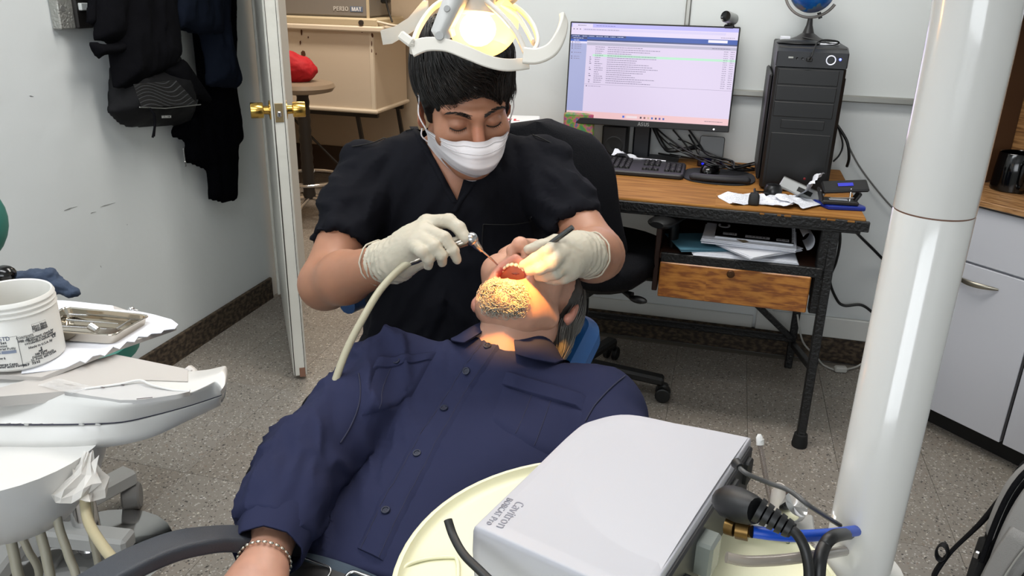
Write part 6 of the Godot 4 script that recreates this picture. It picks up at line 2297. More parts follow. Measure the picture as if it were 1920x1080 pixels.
	for k in range(0, b.ix.size(), 3):
		var poly := []
		for j in 3: poly.append([b.v[b.ix[k + j]], b.n[b.ix[k + j]]])
		for q in [[c3, c4], [c2, c3], [c1, c2]]:
			var pn: Vector3 = (q[1] - q[0]).cross(Vector3.UP).normalized()
			if pn.dot(mid - q[0]) > 0.0: pn = -pn
			poly = split_poly(poly, q[0] - pn * 0.0025, pn)[0]
		emit_poly(keep, poly)
	wobj("lid_swell", keep, sw, su)
	# lettering, reading from the far side
	var ink := M("scaler_ink", Color(0.52, 0.52, 0.56), 0.5)
	var lx := (PY(948, 982, by) - PY(972, 952, by)).normalized()
	var lb := frame(lx, Vector3.UP)
	var flat := Basis(lb.x, lb.x.cross(Vector3.UP) * -1.0, Vector3.UP)
	flat = Basis(lx, Vector3.UP.cross(lx), Vector3.UP)
	b = MB.new()
	b.add_mesh(text("Cavitron", 0.0125, 0.0005, 400), Transform3D(flat, PY(957, 965, by + 0.0009)))
	wobj("lettering", b, ink, su)
	b = MB.new()
	b.add_mesh(text("BOBCAT Pro", 0.0088, 0.0005, 400), Transform3D(flat, PY(937, 958, by + 0.0009)))
	wobj("lettering", b, ink, su)
	b = MB.new()
	for k in 4:
		var q := PY(1308 + k * 1.5, 927 - k * 5, by + 0.0035)
		b.tube([q, PY(1326 + k * 2.0, 921 - k * 5, by + 0.0035)], 0.0004, 5)
	wobj("embossed_lines", b, sw, su)
	# rear panel with connectors (right face)
	var ex := (ne - c3).normalized()
	var out := ex.cross(Vector3.UP).normalized()
	if out.x < 0.0: out = -out
	var L := (ne - c3).length()
	var rp := func(u: float, v: float, o: float) -> Vector3: return c3 + ex * (u * L) + Vector3(0, -v, 0) + out * o
	var pb := Basis(-ex, Vector3.UP, (-ex).cross(Vector3.UP))
	var dkp := M("rear_panel", Color(0.13, 0.135, 0.145), 0.45)
	var dk2 := M("rear_rubber", Color(0.055, 0.058, 0.066), 0.5)
	b = MB.new()
	b.box(rp.call(0.5, 0.044, 0.002), Vector3(L * 0.98, 0.07, 0.006), 0.002, pb)
	wobj("rear_panel", b, dkp, su)
	b = MB.new()
	for q in [[0.08, 0.03, 0.018, 0.03], [0.26, 0.03, 0.03, 0.03], [0.2, 0.062, 0.02, 0.016]]:
		b.box(rp.call(q[0], q[1], 0.007), Vector3(q[2], q[3], 0.008), 0.002, pb)
	wobj("panel_module", b, dk2, su)
	b = MB.new()
	b.box(rp.call(0.56, 0.04, 0.012), Vector3(0.03, 0.04, 0.02), 0.003, pb)
	wobj("clear_cover", b, M("cover_clear", Color(0.45, 0.47, 0.45), 0.2), su)
	b = MB.new()
	for q in [[0.7, 0.05], [0.85, 0.06]]:
		b.lathe([Vector2(0, 0.012), Vector2(0.008, 0.012), Vector2(0.011, 0.006), Vector2(0.011, 0)], 16, Transform3D(frame(ex, out), rp.call(q[0], q[1], 0.003)))
	wobj("knob", b, dk2, su)
	# grey signal cable
	b = MB.new()
	var a0: Vector3 = rp.call(0.1, 0.03, 0.006)
	b.tube(curve([P(1384, 874, 0.845), P(1400, 888, 0.83), P(1440, 905, 0.83), P(1480, 920, 0.82), P(1520, 950, 0.80), P(1575, 985, 0.86)], 6), 0.0026, 9)
	tag(obj("signal_cable", b, M("cable_grey", Color(0.3, 0.3, 0.3), 0.45)), "thin grey cable leaving the top of the scaler unit's rear panel", "cable")
	b = MB.new()
	b.tube([P(1380, 868, 0.85), P(1388, 876, 0.84)], [0.006, 0.004], 10)
	wobj("cable_boot", b, dk2, su)
	# mains plug with ribbed strain relief and black cable
	var mp := thing("mains_plug", "black ribbed mains plug with its cable in the scaler unit's rear panel", "plug", P(1390, 955, 0.755))
	b = MB.new()
	b.tube([P(1358, 938, 0.775), P(1366, 940, 0.765), P(1385, 947, 0.755), P(1408, 955, 0.745), P(1418, 958, 0.74)], [0.013, 0.0165, 0.0175, 0.0155, 0.013], 14, true, 0.95)
	wobj("plug_body", b, dk2, mp)
	b = MB.new()
	for k in 5:
		var a := P(1420 + k * 13, 955 + k * 8, 0.735 - k * 0.003)
		var c := P(1430 + k * 13, 961 + k * 8, 0.733 - k * 0.003)
		b.tube([a, c], [0.0122 - k * 0.0008, 0.0115 - k * 0.0008], 14)
		b.tube([c, P(1433 + k * 13, 963 + k * 8, 0.732 - k * 0.003)], 0.0075, 10)
	wobj("strain_relief", b, dk2, mp)
	b = MB.new()
	b.tube(curve([P(1476, 988, 0.722), P(1497, 1005, 0.715), P(1512, 1040, 0.71), P(1516, 1090, 0.71), P(1500, 1160, 0.71)], 6), 0.0048, 10)
	wobj("cable", b, mats["black_plastic"], mp)
	b = MB.new()
	b.tube(curve([P(1534, 1120, 0.72), P(1536, 1060, 0.72), P(1545, 1025, 0.73), P(1565, 1005, 0.75), P(1600, 1000, 0.9)], 6), 0.0062, 10)
	tag(obj("black_hose", b, mats["black_plastic"]), "thick black hose coming up beside the pole at the tray's right edge", "hose")
	# blue water hose and brass fitting
	var bh := thing("water_hose", "bright blue water hose with a brass hex fitting running behind the pole", "hose", P(1420, 998, 0.75))
	b = MB.new()
	b.tube(curve([P(1412, 997, 0.752), P(1450, 1002, 0.75), P(1500, 1005, 0.76), P(1560, 1001, 0.80), P(1640, 990, 0.90)], 6), 0.0058, 12)
	wobj("hose", b, M("hose_blue", Color(0.03, 0.28, 0.72), 0.4), bh)
	b = MB.new()
	b.tube([P(1362, 985, 0.765), P(1378, 990, 0.76)], 0.0085, 12)
	b.tube([P(1380, 991, 0.76), P(1404, 996, 0.755)], 0.0095, 6)
	b.tube([P(1404, 996, 0.755), P(1411, 997, 0.752)], 0.006, 12)
	wobj("brass_fitting", b, M("fitting_brass", Color(0.45, 0.35, 0.2), 0.35, 0.9), bh)
	# clear tube across the tray
	b = MB.new()
	b.tube(curve([P(1362, 1045, 0.77), P(1400, 1052, 0.77), P(1460, 1050, 0.77), P(1525, 1042, 0.78), P(1600, 1030, 0.9)], 6), 0.0055, 10)
	tag(obj("clear_tube", b, M("tube_clear", Color(0.55, 0.52, 0.48), 0.15)), "greyish clear tube lying across the tray below the blue hose", "tube")
	b = MB.new()
	var te := text("ac", 0.012, 0.0004)
	b.add_mesh(te, Transform3D(Basis(Vector3.LEFT, Vector3.BACK * 1.0, Vector3.UP) if false else Basis(Vector3.UP, PI) * Basis(Vector3.RIGHT, -PI / 2), PY(1483, 1018, ty - 0.0085)))
	wobj("lettering", b, M("tray_ink", Color(0.4, 0.45, 0.38), 0.6), tt)
	# dark lead across the left of the tray
	b = MB.new()
	b.tube(curve([P(840, 975, 0.79), P(850, 1005, 0.78), P(870, 1040, 0.76), P(905, 1075, 0.74), P(960, 1130, 0.72)], 6), 0.0045, 10, true, 0.8)
	tag(obj("handpiece_lead", b, M("lead_grey", Color(0.075, 0.08, 0.08), 0.5)), "dark grey lead arching over the cream tray's left rim", "cable")
	# glass drip tube, little bottle and steel cup standing beyond the tray
	var gt := thing("drip_tube", "slim clear glass tube with a ribbed tip standing beyond the tray's right rim", "tube", P(1446, 935, 0.93))
	var glass := M("glass_tube", Color(0.8, 0.78, 0.76, 0.35), 0.08, 0.0, {"transparency": BaseMaterial3D.TRANSPARENCY_ALPHA})
	b = MB.new()
	b.tube([P(1449, 960, 0.93), P(1436, 895, 0.93), P(1425, 832, 0.93)], 0.0031, 12)
	wobj("tube_body", b, M("tube_taupe", Color(0.5, 0.45, 0.42, 0.6), 0.15, 0.0, {"transparency": BaseMaterial3D.TRANSPARENCY_ALPHA}), gt)
	b = MB.new()
	b.tube([P(1425.5, 834, 0.93), P(1424, 820, 0.93), P(1424, 814, 0.93)], [0.0042, 0.004, 0.002], 12)
	for k in 4: b.tube([P(1425.4, 833 - k * 2.6, 0.93), P(1425.2, 832 - k * 2.6, 0.93)], 0.0047, 12)
	wobj("tip", b, M("tip_clear", Color(0.86, 0.86, 0.85), 0.1), gt)
	b = MB.new()
	b.lathe([Vector2(0, 0), Vector2(0.0075, 0), Vector2(0.008, 0.002), Vector2(0.008, 0.022), Vector2(0.0055, 0.026), Vector2(0.0055, 0.031), Vector2(0.0045, 0.031), Vector2(0.0045, 0.02), Vector2(0, 0.02)], 18)
	var vb := thing("small_vial", "small white vial with faint print beyond the tray's right rim", "vial", P(1455, 952, 0.93))
	obj("glass_body", b, M("vial_white", Color(0.8, 0.77, 0.74), 0.3), vb)
	b = MB.new()
	b.lathe([Vector2(0, 0), Vector2(0.016, 0), Vector2(0.018, 0.008), Vector2(0.015, 0.016), Vector2(0.012, 0.014), Vector2(0, 0.01)], 22, Transform3D(Basis(Vector3.BACK, -0.5) * Basis(Vector3.RIGHT, 0.4), P(1478, 955, 0.93)))
	tag(obj("steel_cup", b, mats["chrome"]), "small chrome cup lying tilted beyond the tray's right rim", "cup")
	# bracket that carries them behind the tray
	b = MB.new()
	b.box(P(1462, 962, 0.935) - Vector3(0, 0.012, 0), Vector3(0.08, 0.008, 0.04), 0.002)
	b.bar(P(1462, 962, 0.935) - Vector3(0, 0.014, 0), Vector3(px, 0.74, pz), 0.016, 0.008, Vector3.UP, 0.002)
	tag(obj("tool_bracket", b, mats["unit_grey"]), "small grey bracket behind the cream tray carrying the vial and the cup", "bracket")

# ================================================================ people
func skin_mat() -> StandardMaterial3D:
	return M("skin", Color.WHITE, 0.48, 0.0, {"vertex_color_use_as_albedo": true, "subsurf_scatter_enabled": true, "subsurf_scatter_strength": 0.08})

# a head in its own axes: x to the figure's left, y to the crown, z out of the face; origin between the ears at eye height
func head_field(open_mouth: bool) -> Field:
	var f := Field.new(Vector3(-0.1, -0.155, -0.125), Vector3(0.1, 0.15, 0.14), 0.0036)
	f.ell(Vector3(0, 0.045, -0.018), Vector3(0.075, 0.086, 0.097), 0.01)
	f.ell(Vector3(0, -0.018, 0.03), Vector3(0.064, 0.085, 0.062), 0.03)
	var jd := -0.015 if open_mouth else 0.0
	var jz := -0.01 if open_mouth else 0.0
	f.ell(Vector3(0, -0.075 + jd, 0.036 + jz), Vector3(0.05, 0.042, 0.05), 0.03)
	f.cap(Vector3(-0.052, -0.055 + jd * 0.5, 0.0), Vector3(-0.02, -0.103 + jd, 0.06 + jz), 0.017, 0.015, 0.025)
	f.cap(Vector3(0.052, -0.055 + jd * 0.5, 0.0), Vector3(0.02, -0.103 + jd, 0.06 + jz), 0.017, 0.015, 0.025)
	f.ell(Vector3(0, -0.107 + jd, 0.07 + jz), Vector3(0.022, 0.016, 0.016), 0.02)
	for s in [-1.0, 1.0]:
		f.ell(Vector3(s * 0.041, -0.032, 0.062), Vector3(0.024, 0.02, 0.02), 0.03)
		f.cap(Vector3(s * 0.012, 0.016, 0.093), Vector3(s * 0.05, 0.02, 0.07), 0.007, 0.006, 0.018)
		f.ell(Vector3(s * 0.032, -0.004, 0.1), Vector3(0.017, 0.013, 0.016), 0.014, Basis.IDENTITY, true)
		f.ell(Vector3(s * 0.031, -0.003, 0.079), Vector3(0.0155, 0.0115, 0.0125), 0.004)
	f.cap(Vector3(0, 0.012, 0.09), Vector3(0, -0.036, 0.11), 0.0085, 0.012, 0.012)
	f.ell(Vector3(0, -0.04, 0.112), Vector3(0.0125, 0.0105, 0.011), 0.006)
	for s in [-1.0, 1.0]:
		f.ell(Vector3(s * 0.0135, -0.043, 0.1), Vector3(0.0085, 0.008, 0.011), 0.006)
		f.ell(Vector3(s * 0.0068, -0.0535, 0.105), Vector3(0.004, 0.006, 0.0058), 0.002, Basis(Vector3.BACK, s * 0.3), true)
	if open_mouth:
		f.ell(Vector3(0, -0.07, 0.066), Vector3(0.036, 0.035, 0.028), 0.014)
		f.ell(Vector3(0, -0.085, 0.088), Vector3(0.026, 0.0215, 0.05), 0.005, Basis(Vector3.RIGHT, 0.45), true)
		for k in 20:      # lips round the opening, the lower one further back
			var pq := []
			for j in [k, k + 1]:
				var a: float = TAU * j / 20.0
				pq.append(Vector3(cos(a) * 0.028, -0.085 + sin(a) * 0.0225, 0.085 + 0.0125 * sin(a) - 0.016 * absf(cos(a))))
			f.cap(pq[0], pq[1], 0.005, 0.005, 0.006)
	else:
		f.cap(Vector3(-0.02, -0.068, 0.09), Vector3(0.02, -0.068, 0.09), 0.006, 0.006, 0.008)
		f.cap(Vector3(-0.017, -0.077, 0.088), Vector3(0.017, -0.077, 0.088), 0.006, 0.006, 0.008)
	for s in [-1.0, 1.0]:
		var eb := Basis(Vector3.UP, s * 0.45) * Basis(Vector3.RIGHT, -0.15)
		f.ell(Vector3(s * 0.08, -0.014, -0.012), Vector3(0.0065, 0.031, 0.018), 0.006, eb)
		f.ell(Vector3(s * 0.078, -0.04, -0.006), Vector3(0.006, 0.009, 0.008), 0.006, eb)
		f.ell(Vector3(s * 0.0885, -0.012, -0.006), Vector3(0.0055, 0.019, 0.009), 0.004, eb, true)
	return f

func strand(mb: MB, pts: Array, r: float) -> void:      # three-sided tapering hair
	var n := pts.size()
	var b := mb.v.size()
	for i in n:
		var t: Vector3 = (pts[mini(i + 1, n - 1)] - pts[maxi(i - 1, 0)]).normalized()
		var x := t.cross(Vector3(0.3, 0.9, 0.2)).normalized()
		var y := t.cross(x)
		var rr := r * (1.0 - 0.85 * i / float(n - 1))
		for s in 3:
			var a := TAU * s / 3.0
			var d := x * cos(a) + y * sin(a)
			mb.pv(pts[i] + d * rr, d)
	for i in n - 1:
		for s in 3:
			var a := b + i * 3 + s
			var c := b + i * 3 + (s + 1) % 3
			mb.tri(a, a + 3, c); mb.tri(c, a + 3, c + 3)

# walk along a surface, keeping a height above it
func hair_path(f: Field, p: Vector3, dir: Callable, steps: int, step: float, lift: float) -> Array:
	var o := []
	for i in steps:
		var n := f.grad(p)
		p -= n * (f.at(p) - lift)
		o.append(p)
		var d: Vector3 = dir.call(p)
		d = d - n * d.dot(n)
		if d.length() < 1e-4: break
		p += d.normalized() * step
	return o

# ribbon lying on a field along pixels; w half width in metres
func on_field(f: Field, q: Vector2) -> Vector3:
	return f.hit(EYE + ray(q.x, q.y) * 0.55, ray(q.x, q.y), 1.8)
func patch_on(f: Field, corners: Array, nu: int, nv: int, off: float, thick := 0.002) -> MB:
	var top := []
	for i in nv + 1:
		var r := PackedVector3Array()
		for j in nu + 1:
			var u := j / float(nu)
			var v := i / float(nv)
			var q: Vector2 = corners[0].lerp(corners[1], u).lerp(corners[3].lerp(corners[2], u), v)
			var p := on_field(f, q)
			var edge := i == 0 or j == 0 or i == nv or j == nu
			r.append(p + f.grad(p) * (off - (thick * 1.6 if edge else 0.0)))
		top.append(r)
	var b := MB.new()
	b.grid(top)
	return b
func line_on(f: Field, qs: Array, r: float, off: float, per := 5, flat := 1.0) -> MB:
	var pts := []
	var cq := []
	for i in qs.size() - 1:
		for k in per: cq.append(qs[i].cubic_interpolate(qs[i + 1], qs[maxi(i - 1, 0)], qs[mini(i + 2, qs.size() - 1)], float(k) / per))
	cq.append(qs[qs.size() - 1])
	for q in cq:
		var p := on_field(f, q)
		pts.append(p + f.grad(p) * off)
	var b := MB.new()
	b.tube(pts, r, 6, true, flat)
	return b

func torso_axis() -> Vector3: return (P(940, 640, 1.26) - P(700, 1030, 1.0)).normalized()
func torso_side() -> Vector3:
	var a := torso_axis()
	var s := Vector3(0.965, -0.03, 0.25)
	return (s - a * s.dot(a)).normalized()
func head_up() -> Vector3: return Vector3(0.05, 0.05, -1.0).normalized()

func patient_head() -> Transform3D:
	var up := head_up()
	var fw := Vector3(-0.03, 1.0, 0.08)
	fw = (fw - up * fw.dot(up)).normalized()
	return Transform3D(Basis(up.cross(fw), up, fw), P(990, 561, 1.335))

func neck_ring(nr: Vector3) -> Vector3: return P(958, 632, 1.285) - nr * 0.03

# ---------------------------------------------------------------- the patient
func make_patient() -> void:
	var ax := torso_axis()
	var lat := torso_side()
	var nr := lat.cross(ax).normalized()       # out of the chest
	if nr.y < 0.0: nr = -nr
	var tb := Basis(lat, ax, lat.cross(ax))
	var who := thing("person", "reclining patient in a dark blue button shirt, grey bearded chin up, mouth open", "person", P(800, 900, 1.1) - nr * 0.1)
	# ---- body
	var ht := patient_head()
	var hf := head_field(true)
	var skin := Color(0.50, 0.27, 0.185)
	nz.frequency = 60.0
	var b := MB.new()
	b.xf = ht
	var pore := func(_p, _n): return 0.0
	hf.build(b, null, func(p: Vector3) -> Color:
		var c := skin
		var m := Vector2(p.x / 0.032, (p.y + 0.085) / 0.027).length()
		if p.z > 0.055: c = c.lerp(Color(0.45, 0.16, 0.12), 0.55 * (1.0 - smoothstep(0.75, 1.25, m)))
		if m < 0.72 and p.z < 0.085 and p.z > 0.02: c = Color(0.33, 0.06, 0.045)
		var beard := smoothstep(-0.112, -0.122, p.y) * smoothstep(0.02, 0.05, p.z) * (1.0 - smoothstep(0.03, 0.05, absf(p.x)))
		c = c.lerp(Color(0.3, 0.24, 0.19), 0.22 * beard)
		if absf(p.x) > 0.07 and p.y < 0.02: c = c.lerp(Color(0.55, 0.22, 0.17), 0.6)
		return c * (1.0 + 0.12 * nz.get_noise_3dv(p)))
	b.xf = Transform3D.IDENTITY
	var nb := P(925, 672, 1.25) - nr * 0.055
	var bf := Field.new(P(420, 1250, 0.9) * 0.0 + Vector3(-0.75, 0.3, -1.4), Vector3(0.08, 0.95, -0.25), 0.011)
	var hb := ht * Vector3(0, -0.045, -0.03)
	bf.cap(ht * Vector3(0, -0.02, -0.03), hb, 0.056, 0.058, 0.01)
	bf.cap(hb, nb, 0.057, 0.064, 0.02)
	# throat under the chin
	bf.cap(ht * Vector3(0, -0.088, 0.022), nb + nr * 0.008, 0.04, 0.04, 0.025)
	var ch := P(880, 800, 1.14) - nr * 0.115
	var be := P(745, 960, 1.04) - nr * 0.125
	var hp := P(650, 1085, 0.99) - nr * 0.12
	bf.ell(ch, Vector3(0.165, 0.17, 0.09), 0.03, tb)
	bf.ell(be, Vector3(0.15, 0.18, 0.1), 0.03, tb)
	var sl := P(735, 690, 1.285) - nr * 0.012
	var sr := P(1118, 752, 1.2) - nr * 0.03
	bf.cap(nb, sl, 0.045, 0.045, 0.03)
	bf.cap(nb, sr, 0.045, 0.045, 0.03)
	var el := P(562, 868, 1.1)
	var wl := P(494, 1058, 0.93)
	var er := P(1190, 930, 1.02)
	var wr := P(1080, 1090, 0.9)
	bf.chain([sl, el, wl], [0.046, 0.04, 0.026], 0.015)
	bf.chain([sr, er, wr], [0.046, 0.04, 0.028], 0.015)
	bf.build(b, null, func(_p): return skin)
	# right hand, seen up to the frame's edge: palm and five fingers
	var hd := (wl - el).normalized()
	var sd := hd.cross(Vector3.UP).normalized()
	var dn := sd.cross(hd).normalized()
	if dn.y > 0.0: dn = -dn
	var hnd := Field.new(wl - Vector3.ONE * 0.12 + hd * 0.08, wl + Vector3.ONE * 0.12 + hd * 0.08, 0.0035)
	hnd.chain([wl - hd * 0.03, wl + hd * 0.02], [0.0275, 0.027], 0.01)
	for k in 4:
		var s := (k - 1.5) * 0.02
		var kn := wl + hd * (0.09 - 0.006 * absf(k - 1.2)) + sd * s
		hnd.cap(wl + hd * 0.015 + sd * s * 0.5, kn, 0.016, 0.0125, 0.014)
		var l: float = [0.04, 0.046, 0.043, 0.034][k]
		var p1 := kn + hd * l * 0.9 + dn * 0.012
		var p2 := p1 + hd * l * 0.5 + dn * 0.022
		hnd.chain([kn, p1, p2, p2 + dn * 0.018 + hd * 0.004], [0.0098, 0.009, 0.0082, 0.0072], 0.004)
	hnd.chain([wl + hd * 0.025 + sd * 0.02, wl + hd * 0.06 + sd * 0.047 + dn * 0.01, wl + hd * 0.09 + sd * 0.05 + dn * 0.018], [0.016, 0.0115, 0.0088], 0.008)
	hnd.build(b, null, func(p): return Color(0.46, 0.235, 0.16) * (1.0 + 0.1 * nz.get_noise_3dv(p)))
	wobj("body", b, skin_mat(), who)
	# ---- mouth: teeth and tongue
	var tm := M("teeth", Color(0.86, 0.80, 0.66), 0.25)
	for row in [[-0.0685, 1.0, 0.02, 0.072], [-0.1015, -1.0, 0.018, 0.052]]:
		for k in 8:
			var a := deg_to_rad(-70.0 + 20.0 * k)
			var tbx := MB.new()
			tbx.xf = ht
			tbx.ball(Vector3(sin(a) * row[2], row[0] - row[1] * 0.002, row[3] + cos(a) * 0.0175), Vector3(0.0042, 0.0058, 0.003), Basis(Vector3.UP, a), 8, 6)
			wobj("tooth", tbx, tm, who)
	b = MB.new()
	b.xf = ht
	b.ball(Vector3(0.004, -0.092, 0.052), Vector3(0.018, 0.009, 0.022))
	wobj("tongue", b, M("tongue_red", Color(0.74, 0.38, 0.34), 0.3), who)
	# ---- grey hair at the sides and back
	var hairf := Field.new(Vector3(-0.11, -0.13, -0.14), Vector3(0.11, 0.16, 0.1), 0.006)
	hairf.ell(Vector3(0, 0.045, -0.03), Vector3(0.083, 0.094, 0.1), 0.01)
	hairf.cap(Vector3(0.05, -0.02, -0.06), Vector3(0.055, -0.085, -0.075), 0.03, 0.022, 0.02)
	hairf.cap(Vector3(-0.05, -0.02, -0.06), Vector3(-0.05, -0.06, -0.07), 0.03, 0.02, 0.02)
	hairf.ell(Vector3(0, 0.0, 0.09), Vector3(0.11, 0.11, 0.105), 0.006, Basis.IDENTITY, true)
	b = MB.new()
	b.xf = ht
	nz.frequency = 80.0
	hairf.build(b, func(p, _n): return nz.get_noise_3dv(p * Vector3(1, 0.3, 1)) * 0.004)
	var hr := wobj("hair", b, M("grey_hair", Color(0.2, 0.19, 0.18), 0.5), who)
	var r2 := RandomNumberGenerator.new()
	r2.seed = 5
	b = MB.new()
	b.xf = ht
	for k in 420:
		var a := r2.randf_range(-1.0, 1.0)
		var p := Vector3(0.09 * (1.0 if a > -0.3 else -1.0), r2.randf_range(-0.05, 0.1), r2.randf_range(-0.08, 0.0))
		strand(b, hair_path(hairf, p, func(q): return Vector3(0.1, -1.0, -0.35 + 0.5 * sin(q.z * 60.0)), 7, 0.011, r2.randf_range(0.0008, 0.004)), r2.randf_range(0.0005, 0.001))
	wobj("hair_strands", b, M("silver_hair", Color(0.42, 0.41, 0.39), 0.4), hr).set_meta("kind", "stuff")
	# ---- beard on the chin: many curled hairs
	b = MB.new()
	b.xf = ht
	for k in 620:
		var u := r2.randf_range(-1.0, 1.0)
		var v := r2.randf()
		if absf(u) < 0.22 and r2.randf() < 0.65: continue
		if absf(u) > 0.8 and (v < 0.25 or v > 0.75): continue
		var p := Vector3(u * 0.031, -0.124 - 0.012 * v + 0.006 * u * u, 0.078 - 0.042 * v)
		var n := hf.grad(p)
		p -= n * hf.at(p)
		var t := Vector3(r2.randf_range(-1, 1), r2.randf_range(-1.0, 0.3), r2.randf_range(-0.8, 0.5))
		t = (t - n * t.dot(n)).normalized()
		var pts := []
		var w := r2.randf_range(2.0, 4.5) * (1.0 if r2.randf() < 0.5 else -1.0)
		var q := p
		for i in 9:
			pts.append(q)
			q += (t * 0.8 + n * (0.95 - 0.24 * i)).normalized() * 0.0029
			t = t.rotated(n, w * 0.17)
		strand(b, pts, r2.randf_range(0.0006, 0.001))
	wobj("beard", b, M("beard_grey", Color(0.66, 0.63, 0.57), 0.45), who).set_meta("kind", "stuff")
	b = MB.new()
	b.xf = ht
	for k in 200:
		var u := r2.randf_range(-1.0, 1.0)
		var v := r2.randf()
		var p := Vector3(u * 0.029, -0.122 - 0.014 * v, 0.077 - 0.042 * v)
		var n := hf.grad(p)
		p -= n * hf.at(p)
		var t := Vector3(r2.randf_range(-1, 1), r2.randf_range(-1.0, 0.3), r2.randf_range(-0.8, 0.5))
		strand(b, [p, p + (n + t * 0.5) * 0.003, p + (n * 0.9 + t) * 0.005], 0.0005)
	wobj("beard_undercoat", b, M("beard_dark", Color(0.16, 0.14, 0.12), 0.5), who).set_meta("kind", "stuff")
	make_shirt(who, ht, nr, ax, lat, tb, ch, be, hp, nb, sl, sr, el, wl, er, wr)

func make_shirt(who: Node3D, ht: Transform3D, nr: Vector3, ax: Vector3, lat: Vector3, tb: Basis, ch: Vector3, be: Vector3, hp: Vector3, nb: Vector3, sl: Vector3, sr: Vector3, el: Vector3, wl: Vector3, er: Vector3, wr: Vector3) -> void:
	var f := Field.new(Vector3(-0.76, 0.32, -1.36), Vector3(0.1, 0.95, -0.4), 0.0065)
	f.ell(ch, Vector3(0.19, 0.19, 0.112), 0.03, tb)
	f.ell(be, Vector3(0.175, 0.2, 0.122), 0.05, tb)
	f.ell(hp + ax * 0.03, Vector3(0.168, 0.13, 0.118), 0.05, tb)
	f.cap(nb, sl, 0.056, 0.058, 0.03)
	f.cap(nb, sr, 0.056, 0.062, 0.03)
	f.cap(sl, ch - lat * 0.09, 0.06, 0.09, 0.05)
	f.cap(sr, ch + lat * 0.09, 0.062, 0.09, 0.05)
	var cuff := el.lerp(wl, 0.9)
	f.chain([sl, sl.lerp(el, 0.5), el, el.lerp(wl, 0.45), cuff], [0.06, 0.062, 0.056, 0.05, 0.043], 0.02)
	f.chain([sr, er, er.lerp(wr, 0.8)], [0.062, 0.056, 0.045], 0.02)
	# neck opening and cuff opening
	var nk := neck_ring(nr)
	f.cap(nk - ax * 0.055 - nr * 0.01, nk - ax * 0.012, 0.072, 0.06, 0.03)
	f.ell(nk + ax * 0.035, Vector3(0.062, 0.05, 0.062), 0.008, tb, true)
	var wst := P(650, 1062, 0.985)
	var wc := wst - nr * 0.118
	f.cut(wst, (-ax + lat * 0.12).normalized(), wst - Vector3.ONE * 0.3, wst + Vector3.ONE * 0.3)
	var cd := (wl - el).normalized()
	f.cut(cuff, cd, cuff - Vector3.ONE * 0.07, cuff + Vector3.ONE * 0.09)
	f.cap(cuff, cuff, 0.0, 0.0, 0.001)
	f.ell(cuff + cd * 0.012, Vector3(0.036, 0.036, 0.036), 0.004, Basis.IDENTITY, true)
	# wrinkles: folds along the arms, soft drapes over the body
	var n1 := FastNoiseLite.new()
	n1.seed = 4; n1.frequency = 1.0; n1.fractal_octaves = 2; n1.fractal_gain = 0.35
	var n2 := FastNoiseLite.new()
	n2.seed = 9; n2.frequency = 1.0; n2.fractal_octaves = 3
	var ad := (el - sl).normalized()
	var push := func(p: Vector3, n: Vector3) -> float:
		var arm := clampf(((p - sl).dot(-lat) + 0.01) / 0.05, 0.0, 1.0)
		var low := smoothstep(0.0, 0.12, (p - sl).dot(-ax))
		arm *= low
		var q := p - sl
		var a := n1.get_noise_3d(q.dot(ad) * 15.0 + q.dot(nr) * 9.0 + q.dot(lat) * 4.0, q.dot(lat) * 5.0, q.dot(nr) * 5.0)
		var fold_a := (pow(1.0 - minf(absf(a) * 2.6, 1.0), 1.6) * 1.3 - 0.5) * 0.007 + n2.get_noise_3d(q.dot(ad) * 34.0 - q.dot(nr) * 20.0, q.dot(lat) * 12.0, q.dot(nr) * 12.0) * 0.0012
		var u := p - be
		var c := n2.get_noise_3d(u.dot(lat) * 9.0 + u.dot(ax) * 5.0, u.dot(ax) * 2.6 - u.dot(lat) * 2.0, u.dot(nr) * 3.0)
		var side := clampf(-u.dot(lat) / 0.16 + 0.25, 0.1, 1.0)
		var fold_b := (pow(1.0 - minf(absf(c) * 2.4, 1.0), 1.6) * 1.5 - 0.4) * 0.0085 * side + n1.get_noise_3d(u.dot(lat) * 22.0, u.dot(ax) * 22.0, 3.0) * 0.0014
		return lerpf(maxf(fold_b, -0.006), maxf(fold_a, -0.007), arm)
	var b := MB.new()
	f.build(b, push)
	var cloth := bumpy(M("shirt_blue", Color(0.16, 0.173, 0.268), 0.88, 0.0, {"metallic_specular": 0.2}), 0.35, 1.2, 22.0)
	var sh := wobj("shirt", b, cloth, who)
	# front placket and its seams, following the cloth
	var pk := [Vector2(945, 622), Vector2(919, 650), Vector2(884, 698), Vector2(838, 768), Vector2(789, 853), Vector2(731, 963), Vector2(690, 1046)]
	var wd := [17.0, 19.0, 22.0, 25.0, 28.0, 31.0, 34.0]
	var rows := []
	var seam_l := []
	var seam_r := []
	var off := func(p: Vector3) -> float:
		return push.call(p, f.grad(p))
	for i in pk.size() - 1:
		for k in 7:
			var u := k / 7.0
			var q: Vector2 = pk[i].cubic_interpolate(pk[i + 1], pk[maxi(i - 1, 0)], pk[mini(i + 2, pk.size() - 1)], u)
			var w: float = lerpf(wd[i], wd[i + 1], u)
			var d: Vector2 = (pk[i + 1] - pk[i]).normalized()
			var s := Vector2(-d.y, d.x)
			if s.x < 0.0: s = -s
			var r := PackedVector3Array()
			for j in 7:
				var p := on_field(f, q + s * w * (j / 3.0 - 1.0))
				var lift := 0.0032 if j > 0 and j < 6 else -0.003
				lift += 0.0007 * sin(i * 9.0 + k * 2.6 + j)
				r.append(p + f.grad(p) * (lift + off.call(p)))
			rows.append(r)
			seam_l.append(r[1] * 0.75 + r[2] * 0.25); seam_r.append(r[5] * 0.75 + r[4] * 0.25)
	b = MB.new()
	b.grid(rows)
